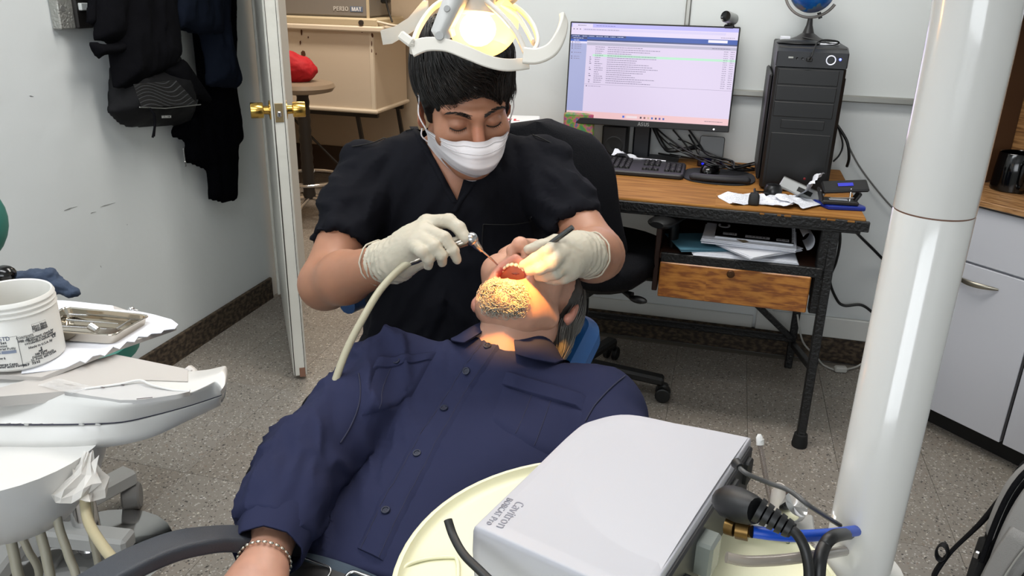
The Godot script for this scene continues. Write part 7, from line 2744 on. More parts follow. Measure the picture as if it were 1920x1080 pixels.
	var plk := wobj("placket", b, cloth, who)
	var thread := M("shirt_thread", Color(0.12, 0.13, 0.22), 0.85)
	b = MB.new()
	b.tube(seam_l, 0.0006, 5)
	wobj("stitch_line", b, thread, plk)
	b = MB.new()
	b.tube(seam_r, 0.0006, 5)
	wobj("stitch_line", b, thread, plk)
	# buttons
	var bm := M("button_navy", Color(0.11, 0.13, 0.2), 0.35)
	for q in [Vector2(940, 627), Vector2(915, 653), Vector2(879, 698), Vector2(833, 768), Vector2(783, 853), Vector2(725, 963), Vector2(743, 678)]:
		var p := on_field(f, q)
		var n := f.grad(p)
		var t := Transform3D(frame(lat, n), p + n * (0.0035 + off.call(p)))
		b = MB.new()
		b.lathe([Vector2(0, 0.0014), Vector2(0.0035, 0.0014), Vector2(0.0042, 0.0026), Vector2(0.0056, 0.0026), Vector2(0.0062, 0.0012), Vector2(0.0058, -0.001), Vector2(0, -0.001)], 22, t)
		var bt := wobj("button", b, bm, who)
		b = MB.new()
		for k in 4:
			b.ball(t * Vector3(cos(PI / 4 + k * PI / 2) * 0.0016, 0.0014, sin(PI / 4 + k * PI / 2) * 0.0016), Vector3.ONE * 0.0006, Basis.IDENTITY, 6, 4)
		wobj("thread_holes", b, thread, bt)
	# pockets
	var put := func(nm: String, corners: Array, lift: float, nu := 12, nv := 10):
		var g := []
		for i in nv + 1:
			var r := PackedVector3Array()
			for j in nu + 1:
				var q: Vector2 = corners[0].lerp(corners[1], j / float(nu)).lerp(corners[3].lerp(corners[2], j / float(nu)), i / float(nv))
				var cu := j / float(nu)
				if corners.size() > 4: q += corners[4] * (4.0 * cu * (1.0 - cu)) * (i / float(nv))
				var p := on_field(f, q)
				var e := i == 0 or j == 0 or i == nv or j == nu
				r.append(p + f.grad(p) * (off.call(p) + (-0.003 if e else lift)))
			g.append(r)
		var mb := MB.new()
		mb.grid(g)
		return wobj(nm, mb, cloth, who)
	put.call("pocket", [Vector2(940, 716), Vector2(1100, 764), Vector2(1072, 875), Vector2(913, 788), Vector2(4, 10)], 0.0026)
	put.call("pocket_flap", [Vector2(946, 694), Vector2(1103, 741), Vector2(1094, 770), Vector2(936, 723), Vector2(0, 3)], 0.0062)
	put.call("pocket", [Vector2(706, 676), Vector2(818, 664), Vector2(772, 748), Vector2(672, 786), Vector2(-2, 6)], 0.0026)
	put.call("pocket_flap", [Vector2(704, 671), Vector2(822, 658), Vector2(812, 674), Vector2(694, 696), Vector2(0, 2)], 0.0048)
	for q in [[Vector2(999, 738), Vector2(975, 800), Vector2(967, 815)], [Vector2(1034, 752), Vector2(1010, 818), Vector2(1002, 836)], [Vector2(733, 690), Vector2(712, 740), Vector2(706, 768)]]:
		var pts := []
		for k in 9:
			var p := on_field(f, q[0].lerp(q[1], minf(1.0, k / 6.0)).lerp(q[2], maxf(0.0, k / 4.0 - 1.0)))
			pts.append(p + f.grad(p) * (off.call(p) + 0.0026))
		b = MB.new()
		b.tube(pts, 0.0007, 5)
		wobj("pleat_line", b, thread, who)
	# yoke and sleeve seams
	for q in [[Vector2(1172, 705), Vector2(1120, 745), Vector2(1098, 790)], [Vector2(672, 700), Vector2(690, 760), Vector2(640, 830)]]:
		var pts := []
		for k in 13:
			var u := k / 12.0
			var c: Vector2 = q[0].lerp(q[1], u).lerp(q[1].lerp(q[2], u), u)
			var p := on_field(f, c)
			pts.append(p + f.grad(p) * (off.call(p) + 0.0006))
		b = MB.new()
		b.tube(pts, 0.0012, 5)
		wobj("shoulder_seam", b, thread, who)
	# cuff band
	b = MB.new()
	var cx := cd.cross(Vector3.UP).normalized()
	var cy := cx.cross(cd)
	var rings := []
	for q in [[-0.045, 0.047], [-0.03, 0.0455], [-0.01, 0.0435], [0.0, 0.042], [0.002, 0.04], [-0.01, 0.038]]:
		var r := PackedVector3Array()
		for s in 28:
			var a := TAU * s / 28.0
			r.append(cuff + cd * q[0] + (cx * cos(a) + cy * sin(a)) * (q[1] + 0.0012 * sin(a * 9.0)))
		rings.append(r)
	b.loft(rings, false)
	wobj("cuff", b, cloth, who)
	# collar: stand round the neck and two turned-down leaves
	var ca := (ax * 0.94 + nr * 0.34).normalized()          # axis of the neck
	var cf := (nr - ca * nr.dot(ca)).normalized()
	var cl := ca.cross(cf).normalized()
	if cl.dot(lat) < 0.0: cl = -cl
	var nc := neck_ring(nr)
	var around := func(a: float, r: float, h: float) -> Vector3:
		return nc + (cf * cos(a) * 0.94 + cl * sin(a)) * r + ca * h
	var g := []
	b = MB.new()
	for i in 4:
		var r := PackedVector3Array()
		for k in 37: r.append(around.call(lerpf(-PI, PI, k / 36.0), 0.067 - 0.0012 * i, -0.012 + 0.011 * i))
		g.append(r)
	b.grid(g)
	wobj("collar_stand", b, cloth, who)
	for sg in [-1.0, 1.0]:
		var top := []
		var bot := []
		for i in 7:
			var v := i / 6.0
			var r := PackedVector3Array()
			var r3 := PackedVector3Array()
			for k in 21:
				var u := k / 20.0
				var a: float = sg * lerpf(0.10 + 0.34 * v, PI, u)
				var l := lerpf(0.062, 0.042, smoothstep(0.0, 0.35, u))
				var pos: Vector3 = around.call(a, 0.066 + 0.024 * v + 0.012 * v * v, 0.022 - l * v + 0.006 * sin(v * PI))
				# rest on the shirt
				var d: float = f.at(pos) - off.call(pos) * 0.5
				if v > 0.3 and d < 0.004: pos += f.grad(pos) * (0.004 - d)
				r.append(pos + f.grad(pos) * 0.001)
				r3.append(pos - f.grad(pos) * 0.001)
			top.append(r); bot.append(r3)
		b = MB.new()
		b.grid(top); b.grid(bot)
		wobj("collar", b, cloth, who)
	# ---- belt, buckle and jeans
	hp = wc
	var jean := bumpy(M("jeans", Color(0.24, 0.29, 0.34), 0.85), 0.4, 3.0, 16.0)
	var tf := Field.new(Vector3(-0.75, 0.2, -0.95), Vector3(0.0, 0.85, 0.2), 0.012)
	tf.ell(wc - ax * 0.05, Vector3(0.164, 0.12, 0.112), 0.03, tb)
	tf.cut(wc + ax * 0.0, ax, wc - Vector3.ONE * 0.25, wc + Vector3.ONE * 0.25)
	var down := Vector3(-0.12, -0.02, 0.99).normalized()
	for s in [-1.0, 1.0]:
		var h0: Vector3 = wc - ax * 0.12 + lat * s * 0.085
		tf.chain([h0, h0 + down * 0.25, h0 + down * 0.42 + Vector3(0, 0.01, 0), h0 + down * 0.52 + Vector3(0, -0.2, 0)], [0.09, 0.078, 0.065, 0.055], 0.03)
	b = MB.new()
	tf.build(b)
	wobj("trousers", b, jean, who)
	var leather := M("belt_leather", Color(0.17, 0.165, 0.165), 0.45)
	var ring := func(d: float, w: float) -> PackedVector3Array:
		var r := PackedVector3Array()
		for s in 48:
			var a := TAU * s / 48.0
			r.append(wc + ax * d + lat * cos(a) * (0.165 + w) + nr * sin(a) * (0.113 + w))
		return r
	b = MB.new()
	b.loft([ring.call(-0.010, -0.002), ring.call(-0.009, 0.004), ring.call(-0.043, 0.005), ring.call(-0.044, -0.002)], false)
	wobj("belt", b, leather, who)
	b = MB.new()
	b.loft([ring.call(0.004, -0.004), ring.call(0.005, 0.001), ring.call(-0.05, 0.002), ring.call(-0.055, -0.004)], false)
	wobj("waistband", b, jean, who)
	var bq := Basis(lat, ax, lat.cross(ax))
	for q in [[0.035, 0.055, 0.046, 0.0026, "belt_buckle"], [-0.04, 0.05, 0.036, 0.0015, "belt_keeper"]]:
		b = MB.new()
		var fr := []
		var c0: Vector3 = wc - ax * 0.026 + lat * q[0] + nr * (0.1205 * sqrt(1.0 - pow(q[0] / 0.18, 2.0)))
		for p in rrect(q[1], q[2], 0.008, 4): fr.append(c0 + bq * Vector3(p.x, p.y, 0))
		fr.append(fr[0])
		b.tube(fr, q[3], 8, false)
		if q[3] > 0.002: b.tube([c0 + bq * Vector3(-0.026, 0, 0.003), c0 + bq * Vector3(0.03, 0, 0.002)], 0.002, 7)
		wobj(q[4], b, mats["steel"], who)
	# bracelet of small links on the wrist
	b = MB.new()
	var cw := wl - cd * 0.004
	for s in 26:
		var a := TAU * s / 26.0
		var p := cw + (cx * cos(a) + cy * sin(a)) * 0.0305
		b.ball(p, Vector3(0.0034, 0.0018, 0.0022), frame(-cx * sin(a) + cy * cos(a), cd), 8, 5)
	var br := wobj("bracelet", b, M("silver", Color(0.75, 0.73, 0.68), 0.25, 1.0), who)
	br.set_meta("label", "silver link bracelet on the right wrist")
	br.set_meta("kind", "stuff")

# ---------------------------------------------------------------- the dentist
func make_dentist() -> void:
	var who := thing("person", "dentist in black scrubs with a white face mask and cream gloves leaning over the patient", "person", P(835, 700, 1.75))
	var hb := look * Basis(Vector3.UP, 0.36) * Basis(Vector3.RIGHT, 0.66) * Basis(Vector3.BACK, 0.2)
	var ht := Transform3D(hb.scaled(Vector3.ONE * 1.05), P(871, 188, 1.53))
	var hf := head_field(false)
	var skin := Color(0.35, 0.165, 0.098)
	nz.frequency = 55.0
	var b := MB.new()
	b.xf = ht
	hf.build(b, null, func(p: Vector3) -> Color:
		var c := skin
		if absf(p.x) > 0.07: c = c.lerp(Color(0.42, 0.15, 0.09), 0.5)
		if p.z > 0.1 and p.y < 0.0: c = c.lerp(Color(0.45, 0.17, 0.1), 0.5)
		var e := Vector2((absf(p.x) - 0.031) / 0.02, (p.y + 0.002) / 0.013).length()
		c = c.lerp(Color(0.27, 0.125, 0.08), 0.5 * (1.0 - smoothstep(0.6, 1.3, e)))
		return c * (1.0 + 0.08 * nz.get_noise_3dv(p)))
	b.xf = Transform3D.IDENTITY
	var sl := P(688, 328, 1.62)
	var sr := P(1018, 318, 1.62)
	var nbase := P(856, 312, 1.64)
	var pel := P(835, 690, 1.78)
	var up := (nbase - pel).normalized()
	var tx := (sr - sl).normalized()
	tx = (tx - up * tx.dot(up)).normalized()
	var tb := Basis(tx, up, tx.cross(up))
	var fz := tb.z
	var el := P(609, 533, 1.47)
	var wl := P(728, 492, 1.265)
	var er := P(1122, 478, 1.48)
	var wr := P(1092, 478, 1.275)
	var bf := Field.new(Vector3(-1.05, 0.35, -1.95), Vector3(0.1, 1.2, -0.9), 0.0095)
	bf.cap(ht * Vector3(0, -0.05, -0.035), nbase + fz * 0.02, 0.056, 0.058, 0.02)
	bf.cap(nbase, sl, 0.055, 0.045, 0.03)
	bf.cap(nbase, sr, 0.055, 0.045, 0.03)
	bf.ell(P(850, 400, 1.68), Vector3(0.165, 0.16, 0.1), 0.03, tb)
	bf.cap(P(828, 330, 1.665), P(885, 330, 1.665), 0.035, 0.035, 0.04)
	bf.ell(P(838, 570, 1.72), Vector3(0.145, 0.17, 0.1), 0.03, tb)
	bf.chain([sl, el, el.lerp(wl, 0.35), wl], [0.047, 0.045, 0.045, 0.029], 0.02)
	bf.chain([sr, er, er.lerp(wr, 0.35), wr], [0.047, 0.045, 0.046, 0.03], 0.02)
	var hl := P(742, 700, 1.72)
	var kl := P(545, 925, 1.26)
	var hr := P(925, 700, 1.74)
	var kr := P(1040, 800, 1.45)
	bf.cap(hl, pel, 0.07, 0.09, 0.03)
	bf.cap(hr, pel, 0.07, 0.09, 0.03)
	bf.build(b, null, func(p: Vector3) -> Color: return skin * (1.0 + 0.08 * nz.get_noise_3dv(p)))
	wobj("body", b, skin_mat(), who)
	# ---- scrub top
	var f := Field.new(Vector3(-1.1, 0.45, -2.0), Vector3(0.15, 1.25, -1.1), 0.0095)
	f.ell(P(850, 400, 1.68), Vector3(0.19, 0.175, 0.118), 0.03, tb)
	f.cap(P(846, 318, 1.66), sl, 0.07, 0.056, 0.05)
	f.cap(P(858, 318, 1.66), sr, 0.07, 0.056, 0.05)
	f.ell(P(838, 560, 1.72), Vector3(0.17, 0.185, 0.118), 0.06, tb)
	f.ell(P(835, 665, 1.77), Vector3(0.185, 0.14, 0.135), 0.05, tb)
	var hl_l := P(637, 462, 1.52)
	var hl_r := P(1082, 428, 1.53)
	f.chain([sl, sl.lerp(hl_l, 0.5), hl_l + (hl_l - sl).normalized() * 0.03], [0.06, 0.058, 0.057], 0.03)
	f.chain([sr, sr.lerp(hl_r, 0.5), hl_r + (hl_r - sr).normalized() * 0.03], [0.058, 0.058, 0.058], 0.03)
	for q in [[sl, hl_l, el], [sr, hl_r, er]]:
		var d: Vector3 = (q[1] - q[0]).normalized()
		f.cut(q[1], d, q[1] - Vector3.ONE * 0.1, q[1] + Vector3.ONE * 0.13)
		f.ell(q[1] + d * 0.012, Vector3.ONE * 0.048, 0.003, Basis.IDENTITY, true)
	var n1 := FastNoiseLite.new()
	n1.seed = 14; n1.frequency = 1.0; n1.fractal_octaves = 3
	var push := func(p: Vector3, n: Vector3) -> float:
		var u := p - nbase
		var x := u.dot(tx)
		var y := u.dot(up)
		var a := n1.get_noise_3d(x * 12.0 + y * signf(x) * 5.0, y * 4.0, u.dot(fz) * 4.0)
		var arm := smoothstep(0.15, 0.2, absf(x))
		var c := n1.get_noise_3d(x * 8.0 * signf(x) + y * 16.0, x * 7.0, 7.0)
		return lerpf(maxf((1.0 - absf(a) * 3.2) * 0.007, -0.004), maxf((1.0 - absf(c) * 3.2) * 0.009, -0.004), arm)
	var raw := MB.new()
	f.build(raw, push)
	# cut the V neck: what lies within both sides of the V and faces forward is removed, along clean edges
	var tip := P(857, 378, 1.55)
	var na := P(778, 226, 1.6)
	var nc := P(952, 226, 1.6)
	tip = on_field(f, Vector2(857, 378)); na = on_field(f, Vector2(781, 236)); nc = on_field(f, Vector2(948, 240))
	var pa := look.z.cross(na - tip).normalized()
	if pa.dot(nc - tip) < 0.0: pa = -pa
	var pc := look.z.cross(nc - tip).normalized()
	if pc.dot(na - tip) < 0.0: pc = -pc
	b = MB.new()
	for k in range(0, raw.ix.size(), 3):
		var poly := []
		for j in 3:
			var i := raw.ix[k + j]
			poly.append([raw.v[i], raw.n[i]])
		var m: Vector3 = (poly[0][0] + poly[1][0] + poly[2][0]) / 3.0
		if (m - nbase).dot(look.z) < -0.01 or (m - nbase).length() > 0.3:
			emit_poly(b, poly)
			continue
		var parts := split_poly(poly, tip, pa)
		emit_poly(b, parts[0])
		emit_poly(b, split_poly(parts[1], tip, pc)[0])
	var cloth := bumpy(M("scrub_black", Color(0.082, 0.085, 0.105), 0.82, 0.0, {"metallic_specular": 0.18}), 0.35, 1.2, 20.0)
	var top := wobj("scrub_top", b, cloth, who)
	# neck band
	for e in [[Vector2(857, 379), Vector2(819, 308), Vector2(781, 237), -1.0], [Vector2(846, 396), Vector2(897, 318), Vector2(948, 241), 1.0]]:
		var g := []
		for i in 15:
			var u := i / 14.0
			var q: Vector2 = e[0].lerp(e[1], u).lerp(e[1].lerp(e[2], u), u)
			var r := PackedVector3Array()
			for j in 5:
				var p := on_field(f, q + Vector2(e[3] * (j * 4.0 - 2.0), 0.0))
				r.append(p + f.grad(p) * (push.call(p, Vector3.ZERO) + (0.0022 if j > 0 and j < 4 else -0.003)))
			g.append(r)
		b = MB.new()
		b.grid(g)
		wobj("neck_band", b, cloth, who)
	# seams and chest pocket
	var dk := M("scrub_seam", Color(0.012, 0.012, 0.014), 0.8)
	for q in [[Vector2(662, 279), Vector2(700, 272), Vector2(735, 258), Vector2(778, 246)], [Vector2(946, 252), Vector2(975, 258), Vector2(1000, 258), Vector2(1032, 272)]]:
		wobj("yoke_seam", line_on(f, q, 0.0012, 0.0055, 5), dk, who)
	for q in [[Vector2(905, 420), Vector2(960, 420), Vector2(990, 414), Vector2(1000, 405)], [Vector2(905, 420), Vector2(903, 450), Vector2(904, 470)]]:
		wobj("pocket_seam", line_on(f, q, 0.0011, 0.0045, 5), dk, who)
	# ---- trousers
	var tf := Field.new(Vector3(-1.05, -0.02, -2.1), Vector3(0.2, 0.8, -0.7), 0.013)
	tf.ell(pel, Vector3(0.175, 0.13, 0.13), 0.03, tb)
	tf.chain([hl, hl.lerp(kl, 0.5), kl], [0.1, 0.085, 0.068], 0.03)
	tf.chain([kl, Vector3(kl.x - 0.02, 0.1, kl.z - 0.06)], [0.066, 0.05], 0.02)
	tf.chain([hr, hr.lerp(kr, 0.5), kr], [0.1, 0.085, 0.068], 0.03)
	tf.chain([kr, Vector3(kr.x + 0.04, 0.1, kr.z - 0.1)], [0.066, 0.05], 0.02)
	b = MB.new()
	tf.build(b, func(p, _n): return (1.0 - absf(n1.get_noise_3d(p.x * 9.0, p.y * 9.0, p.z * 5.0)) * 3.0) * 0.006)
	wobj("scrub_trousers", b, cloth, who)
	for s in [[kl, -0.02, -0.06], [kr, 0.04, -0.1]]:
		var sf := Field.new(Vector3(s[0].x - 0.12, -0.02, s[0].z - 0.25), Vector3(s[0].x + 0.15, 0.14, s[0].z + 0.16), 0.008)
		var a := Vector3(s[0].x + s[1], 0.045, s[0].z + s[2])
		sf.cap(a + Vector3(0, 0.0, -0.03), a + Vector3(-0.02, -0.005, 0.13), 0.04, 0.034, 0.03)
		sf.cut(Vector3(0, 0.004, 0), Vector3.DOWN, Vector3(-9, -1, -9), Vector3(9, 0.1, 9))
		b = MB.new()
		sf.build(b)
		wobj("shoe", b, mats["gloss_black"], who)
	# ---- hair
	var rf := Field.new(Vector3(-0.11, -0.1, -0.15), Vector3(0.11, 0.175, 0.13), 0.0055)
	rf.ell(Vector3(0, 0.05, -0.018), Vector3(0.088, 0.1, 0.112), 0.01)
	rf.ell(Vector3(0.012, 0.105, 0.045), Vector3(0.06, 0.036, 0.05), 0.02)
	rf.ell(Vector3(0, -0.033, 0.12), Vector3(0.072, 0.09, 0.1), 0.006, Basis.IDENTITY, true)
	rf.ell(Vector3(0, -0.11, 0.02), Vector3(0.12, 0.1, 0.1), 0.008, Basis.IDENTITY, true)
	for s in [-1.0, 1.0]: rf.cap(Vector3(s * 0.074, 0.02, 0.022), Vector3(s * 0.07, -0.022, 0.025), 0.011, 0.005, 0.01)
	b = MB.new()
	b.xf = ht
	nz.frequency = 70.0
	rf.build(b, func(p, _n): return nz.get_noise_3d(p.x * 1.3, p.y * 0.5, p.z * 0.35) * 0.005)
	var hairm := M("dark_hair", Color(0.03, 0.024, 0.02), 0.42)
	var hr2 := wobj("hair", b, hairm, who)
	var r2 := RandomNumberGenerator.new()
	r2.seed = 21
	var sets := [[MB.new(), hairm], [MB.new(), M("brown_hair", Color(0.085, 0.06, 0.045), 0.38)]]
	for k in 2600:
		var a := r2.randf_range(-PI, PI)
		var v := r2.randf_range(0.0, 1.0)
		var d := Vector3(sin(a) * sqrt(1 - v * v), v, cos(a) * sqrt(1 - v * v))
		var p := Vector3(0, 0.05, -0.018) + d * Vector3(0.09, 0.1, 0.113)
		var m: MB = sets[0 if r2.randf() < 0.55 else 1][0]
		m.xf = ht
		var wv := r2.randf_range(-0.35, 0.35)
		strand(m, hair_path(rf, p, func(q): return Vector3(0.45 + wv + q.x * 5.0, -0.25 - absf(q.x) * 12.0, 0.9), 7, r2.randf_range(0.006, 0.012), r2.randf_range(0.001, 0.007)), r2.randf_range(0.0006, 0.0013))
	for s in sets: wobj("hair_strands", s[0], s[1], hr2).set_meta("kind", "stuff")
	# ---- brows and lashes
	for s in [-1.0, 1.0]:
		b = MB.new()
		b.xf = ht
		for k in 110:
			var u := r2.randf()
			var p := Vector3(s * lerpf(0.012, 0.055, u), 0.0165 + 0.006 * sin(u * PI * 0.8) + r2.randf_range(-0.0032, 0.0032) * (1.0 - 0.6 * u), 0.115)
			p = hf.hit(p, Vector3(s * -0.15, 0, -1), 0.08)
			var n := hf.grad(p)
			var t := Vector3(s * 1.0, 0.5 - 0.9 * u, 0.0).normalized() * 0.008
			strand(b, [p, p + t * 0.5 + n * 0.0014, p + t - n * 0.0002], 0.00055)
		wobj("eyebrow", b, hairm, who).set_meta("kind", "stuff")
		b = MB.new()
		b.xf = ht
		var pts := []
		for k in 9:
			var u := k / 8.0
			var p := hf.hit(Vector3(s * lerpf(0.018, 0.046, u), -0.0075 - 0.004 * sin(u * PI), 0.115), Vector3(0, 0, -1), 0.08)
			pts.append(p + hf.grad(p) * 0.0006)
		b.tube(pts, 0.0009, 6)
		for k in 14:
			var u := k / 13.0
			var p: Vector3 = pts[int(u * 8)]
			strand(b, [p, p + Vector3(s * 0.001, -0.002, 0.003), p + Vector3(s * 0.002, -0.003, 0.0065)], 0.0004)
		wobj("eyelashes", b, hairm, who).set_meta("kind", "stuff")
	# ---- mask
	make_mask(who, ht)
	# ---- gloves
	make_gloves(who, wl, wr, el, er)
	make_stool(pel)

func split_poly(poly: Array, pt: Vector3, nn: Vector3) -> Array:    # [outside, inside]
	var o := []
	var i := []
	for k in poly.size():
		var a = poly[k]
		var b = poly[(k + 1) % poly.size()]
		var da: float = (a[0] - pt).dot(nn)
		var db: float = (b[0] - pt).dot(nn)
		if da <= 0.0: o.append(a)
		else: i.append(a)
		if (da <= 0.0) != (db <= 0.0):
			var t := da / (da - db)
			var c := [a[0].lerp(b[0], t), a[1].lerp(b[1], t)]
			o.append(c); i.append(c)
	return [o, i]
func emit_poly(mb: MB, poly: Array) -> void:
	if poly.size() < 3: return
	var b := mb.v.size()
	for q in poly: mb.pv(q[0], q[1])
	for k in range(1, poly.size() - 1): mb.tri(b, b + k, b + k + 1)

func make_mask(who: Node3D, ht: Transform3D) -> void:
	var front := []
	var back := []
	var nu := 28
	var nv := 26
	for i in nv + 1:
		var v := i / float(nv)
		var rf := PackedVector3Array()
		var rb := PackedVector3Array()
		for j in nu + 1:
			var x := (j / float(nu)) * 2.0 - 1.0
			var ax := absf(x)
			var w := lerpf(0.081, 0.072, v) * (1.0 - 0.03 * sin(v * PI))
			var y := lerpf(-0.020, -0.126, v) - lerpf(0.012, -0.045, v) * pow(ax, 1.6)
			var zc := lerpf(0.123, 0.127, smoothstep(0.0, 0.35, v)) - 0.052 * pow(smoothstep(0.35, 1.0, v), 1.5)
			var zs := lerpf(0.03, 0.0, v)
			var z := lerpf(zc, zs, pow(ax, 2.7)) + 0.006 * sin(v * PI) * (1.0 - ax)
			# nose bridge pinch at the top, pleats across the middle
			z -= 0.010 * exp(-pow((ax - 0.33) / 0.16, 2.0)) * (1.0 - smoothstep(0.0, 0.3, v))
			var pl := 0.0
			for q in [0.16, 0.24, 0.46, 0.68]: pl += 0.0028 * smoothstep(q - 0.09, q - 0.005, v) * (1.0 - smoothstep(q - 0.005, q + 0.02, v))
			z += pl * (1.0 - pow(ax, 3.0))
			z += 0.0022 * sin(x * 7.0 + v * 9.0) * (1.0 - ax) * v
			var p := Vector3(x * w, y, z)
			rf.append(p)
			rb.append(p - Vector3(x * 0.0008, 0, 0.0016))
		front.append(rf); back.append(rb)
	var b := MB.new()
	b.xf = ht
	b.grid(front); b.grid(back)
	var mm := M("mask_white", Color(0.86, 0.85, 0.86), 0.75)
	var mk := wobj("face_mask", b, mm, who)
	b = MB.new()
	b.xf = ht
	for i in [2, 5]:
		var pts := []
		for p in front[i]: pts.append(p + Vector3(0, 0, 0.0006))
		b.tube(pts, 0.0007, 5)
	wobj("mask_seam", b, M("mask_shade", Color(0.74, 0.73, 0.74), 0.8), mk)
	for s in [0, nu]:
		var sg := -1.0 if s == 0 else 1.0
		for e in [[front[1][s], Vector3(sg * 0.083, 0.016, 0.0)], [front[nv - 3][s], Vector3(sg * 0.079, -0.045, -0.006)]]:
			b = MB.new()
			b.xf = ht
			b.tube(curve([e[0] - Vector3(sg * 0.002, 0, 0), (e[0] as Vector3).lerp(e[1], 0.5) + Vector3(sg * 0.007, 0, 0.004), e[1], e[1] + Vector3(sg * 0.002, -0.006 if e[1].y > 0 else 0.008, -0.015)], 5), 0.0014, 7)
			wobj("ear_loop", b, mm, mk)

func make_gloves(who: Node3D, wl: Vector3, wr: Vector3, el: Vector3, er: Vector3) -> void:
	var gm := M("glove_latex", Color(0.70, 0.675, 0.61), 0.5, 0.0, {"subsurf_scatter_enabled": true, "subsurf_scatter_strength": 0.06})
	# right hand (left in the picture), pen grip on the handpiece
	var D := 1.235
	var wx := P(738, 490, 1.262)
	var f := Field.new(P(795, 455, D) - Vector3(0.1, 0.08, 0.11), P(795, 455, D) + Vector3(0.1, 0.08, 0.11), 0.003)
	var ck := P(718, 492, 1.285)
	f.chain([ck, wx], [0.034, 0.031], 0.01)
	# back of the hand: metacarpals fanning from the wrist to the knuckles
	var kn := [P(800, 418, 1.245), P(797, 432, 1.225), P(788, 447, 1.215), P(776, 460, 1.212)]
	for k in 4: f.cap(wx + (kn[k] - wx) * 0.12, kn[k], 0.0235, 0.0135, 0.016)
	f.cap(wx, P(775, 470, 1.24), 0.028, 0.022, 0.02)
	f.cap(P(770, 455, 1.25), P(780, 478, 1.245), 0.022, 0.018, 0.02)
	# index: along the top and down on to the handpiece
	f.chain([kn[0], P(842, 414, 1.222), P(861, 428, 1.215), P(873, 447, 1.21)], [0.0125, 0.0108, 0.0098, 0.0088], 0.005)
	# middle finger, tip lowest
	f.chain([kn[1], P(833, 446, 1.2), P(850, 470, 1.2), P(857, 487, 1.207)], [0.0125, 0.0102, 0.0086, 0.0072], 0.003)
	# ring and little fingers curled
	f.chain([kn[2], P(814, 462, 1.19), P(828, 479, 1.192), P(829, 492, 1.205)], [0.0122, 0.01, 0.0086, 0.0074], 0.003)
	f.chain([kn[3], P(791, 472, 1.185), P(803, 486, 1.19), P(803, 498, 1.202)], [0.0115, 0.0095, 0.0084, 0.0074], 0.003)
	# thumb under the handpiece
	f.chain([P(760, 488, 1.25), P(795, 482, 1.238), P(832, 463, 1.232), P(858, 455, 1.226)], [0.017, 0.0135, 0.0115, 0.0095], 0.008)
	var nn := FastNoiseLite.new()
	nn.seed = 3; nn.frequency = 1.0; nn.fractal_octaves = 2
	var axl := (wx - ck).normalized()
	var wrinkle := func(p: Vector3, _n: Vector3) -> float:
		var d := (p - wx).dot(axl)
		var w := 1.0 - smoothstep(-0.005, 0.05, d)
		return 0.0016 * w * sin(d * 520.0 + 3.0 * nn.get_noise_3dv(p * 40.0)) + 0.0006 * nn.get_noise_3dv(p * 120.0)
	f.cut(ck - axl * 0.012, -axl, ck - Vector3.ONE * 0.06, ck + Vector3.ONE * 0.05)
	var b := MB.new()
	f.build(b, wrinkle)
	var g1 := wobj("glove", b, gm, who)
	b = MB.new()
	var cx := axl.cross(Vector3.UP).normalized()
	var cy := cx.cross(axl)
	var pts := []
	for k in 29: pts.append(ck - axl * 0.012 + (cx * cos(TAU * k / 28.0) + cy * sin(TAU * k / 28.0)) * (0.0355 + 0.001 * sin(k * 1.7)))
	b.tube(pts, 0.0016, 7, false)
	wobj("rolled_cuff", b, gm, g1)
	# left hand (right in the picture), holding the mirror and the cheek
	var wy := P(1083, 476, 1.265)
	f = Field.new(P(1040, 480, 1.23) - Vector3(0.1, 0.08, 0.11), P(1040, 480, 1.23) + Vector3(0.1, 0.08, 0.11), 0.003)
	var cl := P(1100, 478, 1.285)
	f.chain([cl, wy], [0.036, 0.033], 0.01)
	var kk := [P(1047, 458, 1.215), P(1052, 476, 1.205), P(1060, 496, 1.21), P(1070, 510, 1.22)]
	for k in 4: f.cap(wy + (kk[k] - wy) * 0.1, kk[k], 0.0225, 0.0135, 0.012)
	f.cap(wy, P(1066, 486, 1.235), 0.03, 0.024, 0.02)
	# index and middle reaching left to the mouth
	f.chain([kk[0], P(1024, 474, 1.193), P(1001, 487, 1.2), P(981, 497, 1.213)], [0.0125, 0.0104, 0.009, 0.0072], 0.003)
	f.chain([kk[1], P(1034, 495, 1.183), P(1012, 505, 1.193), P(992, 508, 1.207)], [0.0125, 0.0104, 0.009, 0.0072], 0.003)
	# ring and little folded beneath, along the cheek
	f.chain([kk[2], P(1042, 512, 1.2), P(1024, 517, 1.21), P(1010, 518, 1.222)], [0.012, 0.0102, 0.0092, 0.008], 0.003)
	f.chain([kk[3], P(1058, 521, 1.22), P(1042, 524, 1.23), P(1028, 524, 1.238)], [0.0112, 0.0096, 0.0086, 0.0076], 0.003)
	# thumb behind the mirror handle, its tip in the light
	f.chain([P(1072, 462, 1.26), P(1042, 455, 1.25), P(1012, 463, 1.245), P(991, 468, 1.243)], [0.017, 0.0125, 0.0102, 0.0082], 0.006)
	var axr := (wy - cl).normalized()
	f.cut(cl - axr * 0.01, -axr, cl - Vector3.ONE * 0.06, cl + Vector3.ONE * 0.06)
	b = MB.new()
	f.build(b, func(p: Vector3, _n: Vector3) -> float:
		var d := (p - wy).dot(axr)
		var w := 1.0 - smoothstep(-0.01, 0.03, d)
		return 0.0012 * w * sin(d * 480.0 + 3.0 * nn.get_noise_3dv(p * 40.0)) + 0.0006 * nn.get_noise_3dv(p * 120.0))
	var g2 := wobj("glove", b, gm, who)
	b = MB.new()
	cx = axr.cross(Vector3.UP).normalized()
	cy = cx.cross(axr)
	pts = []
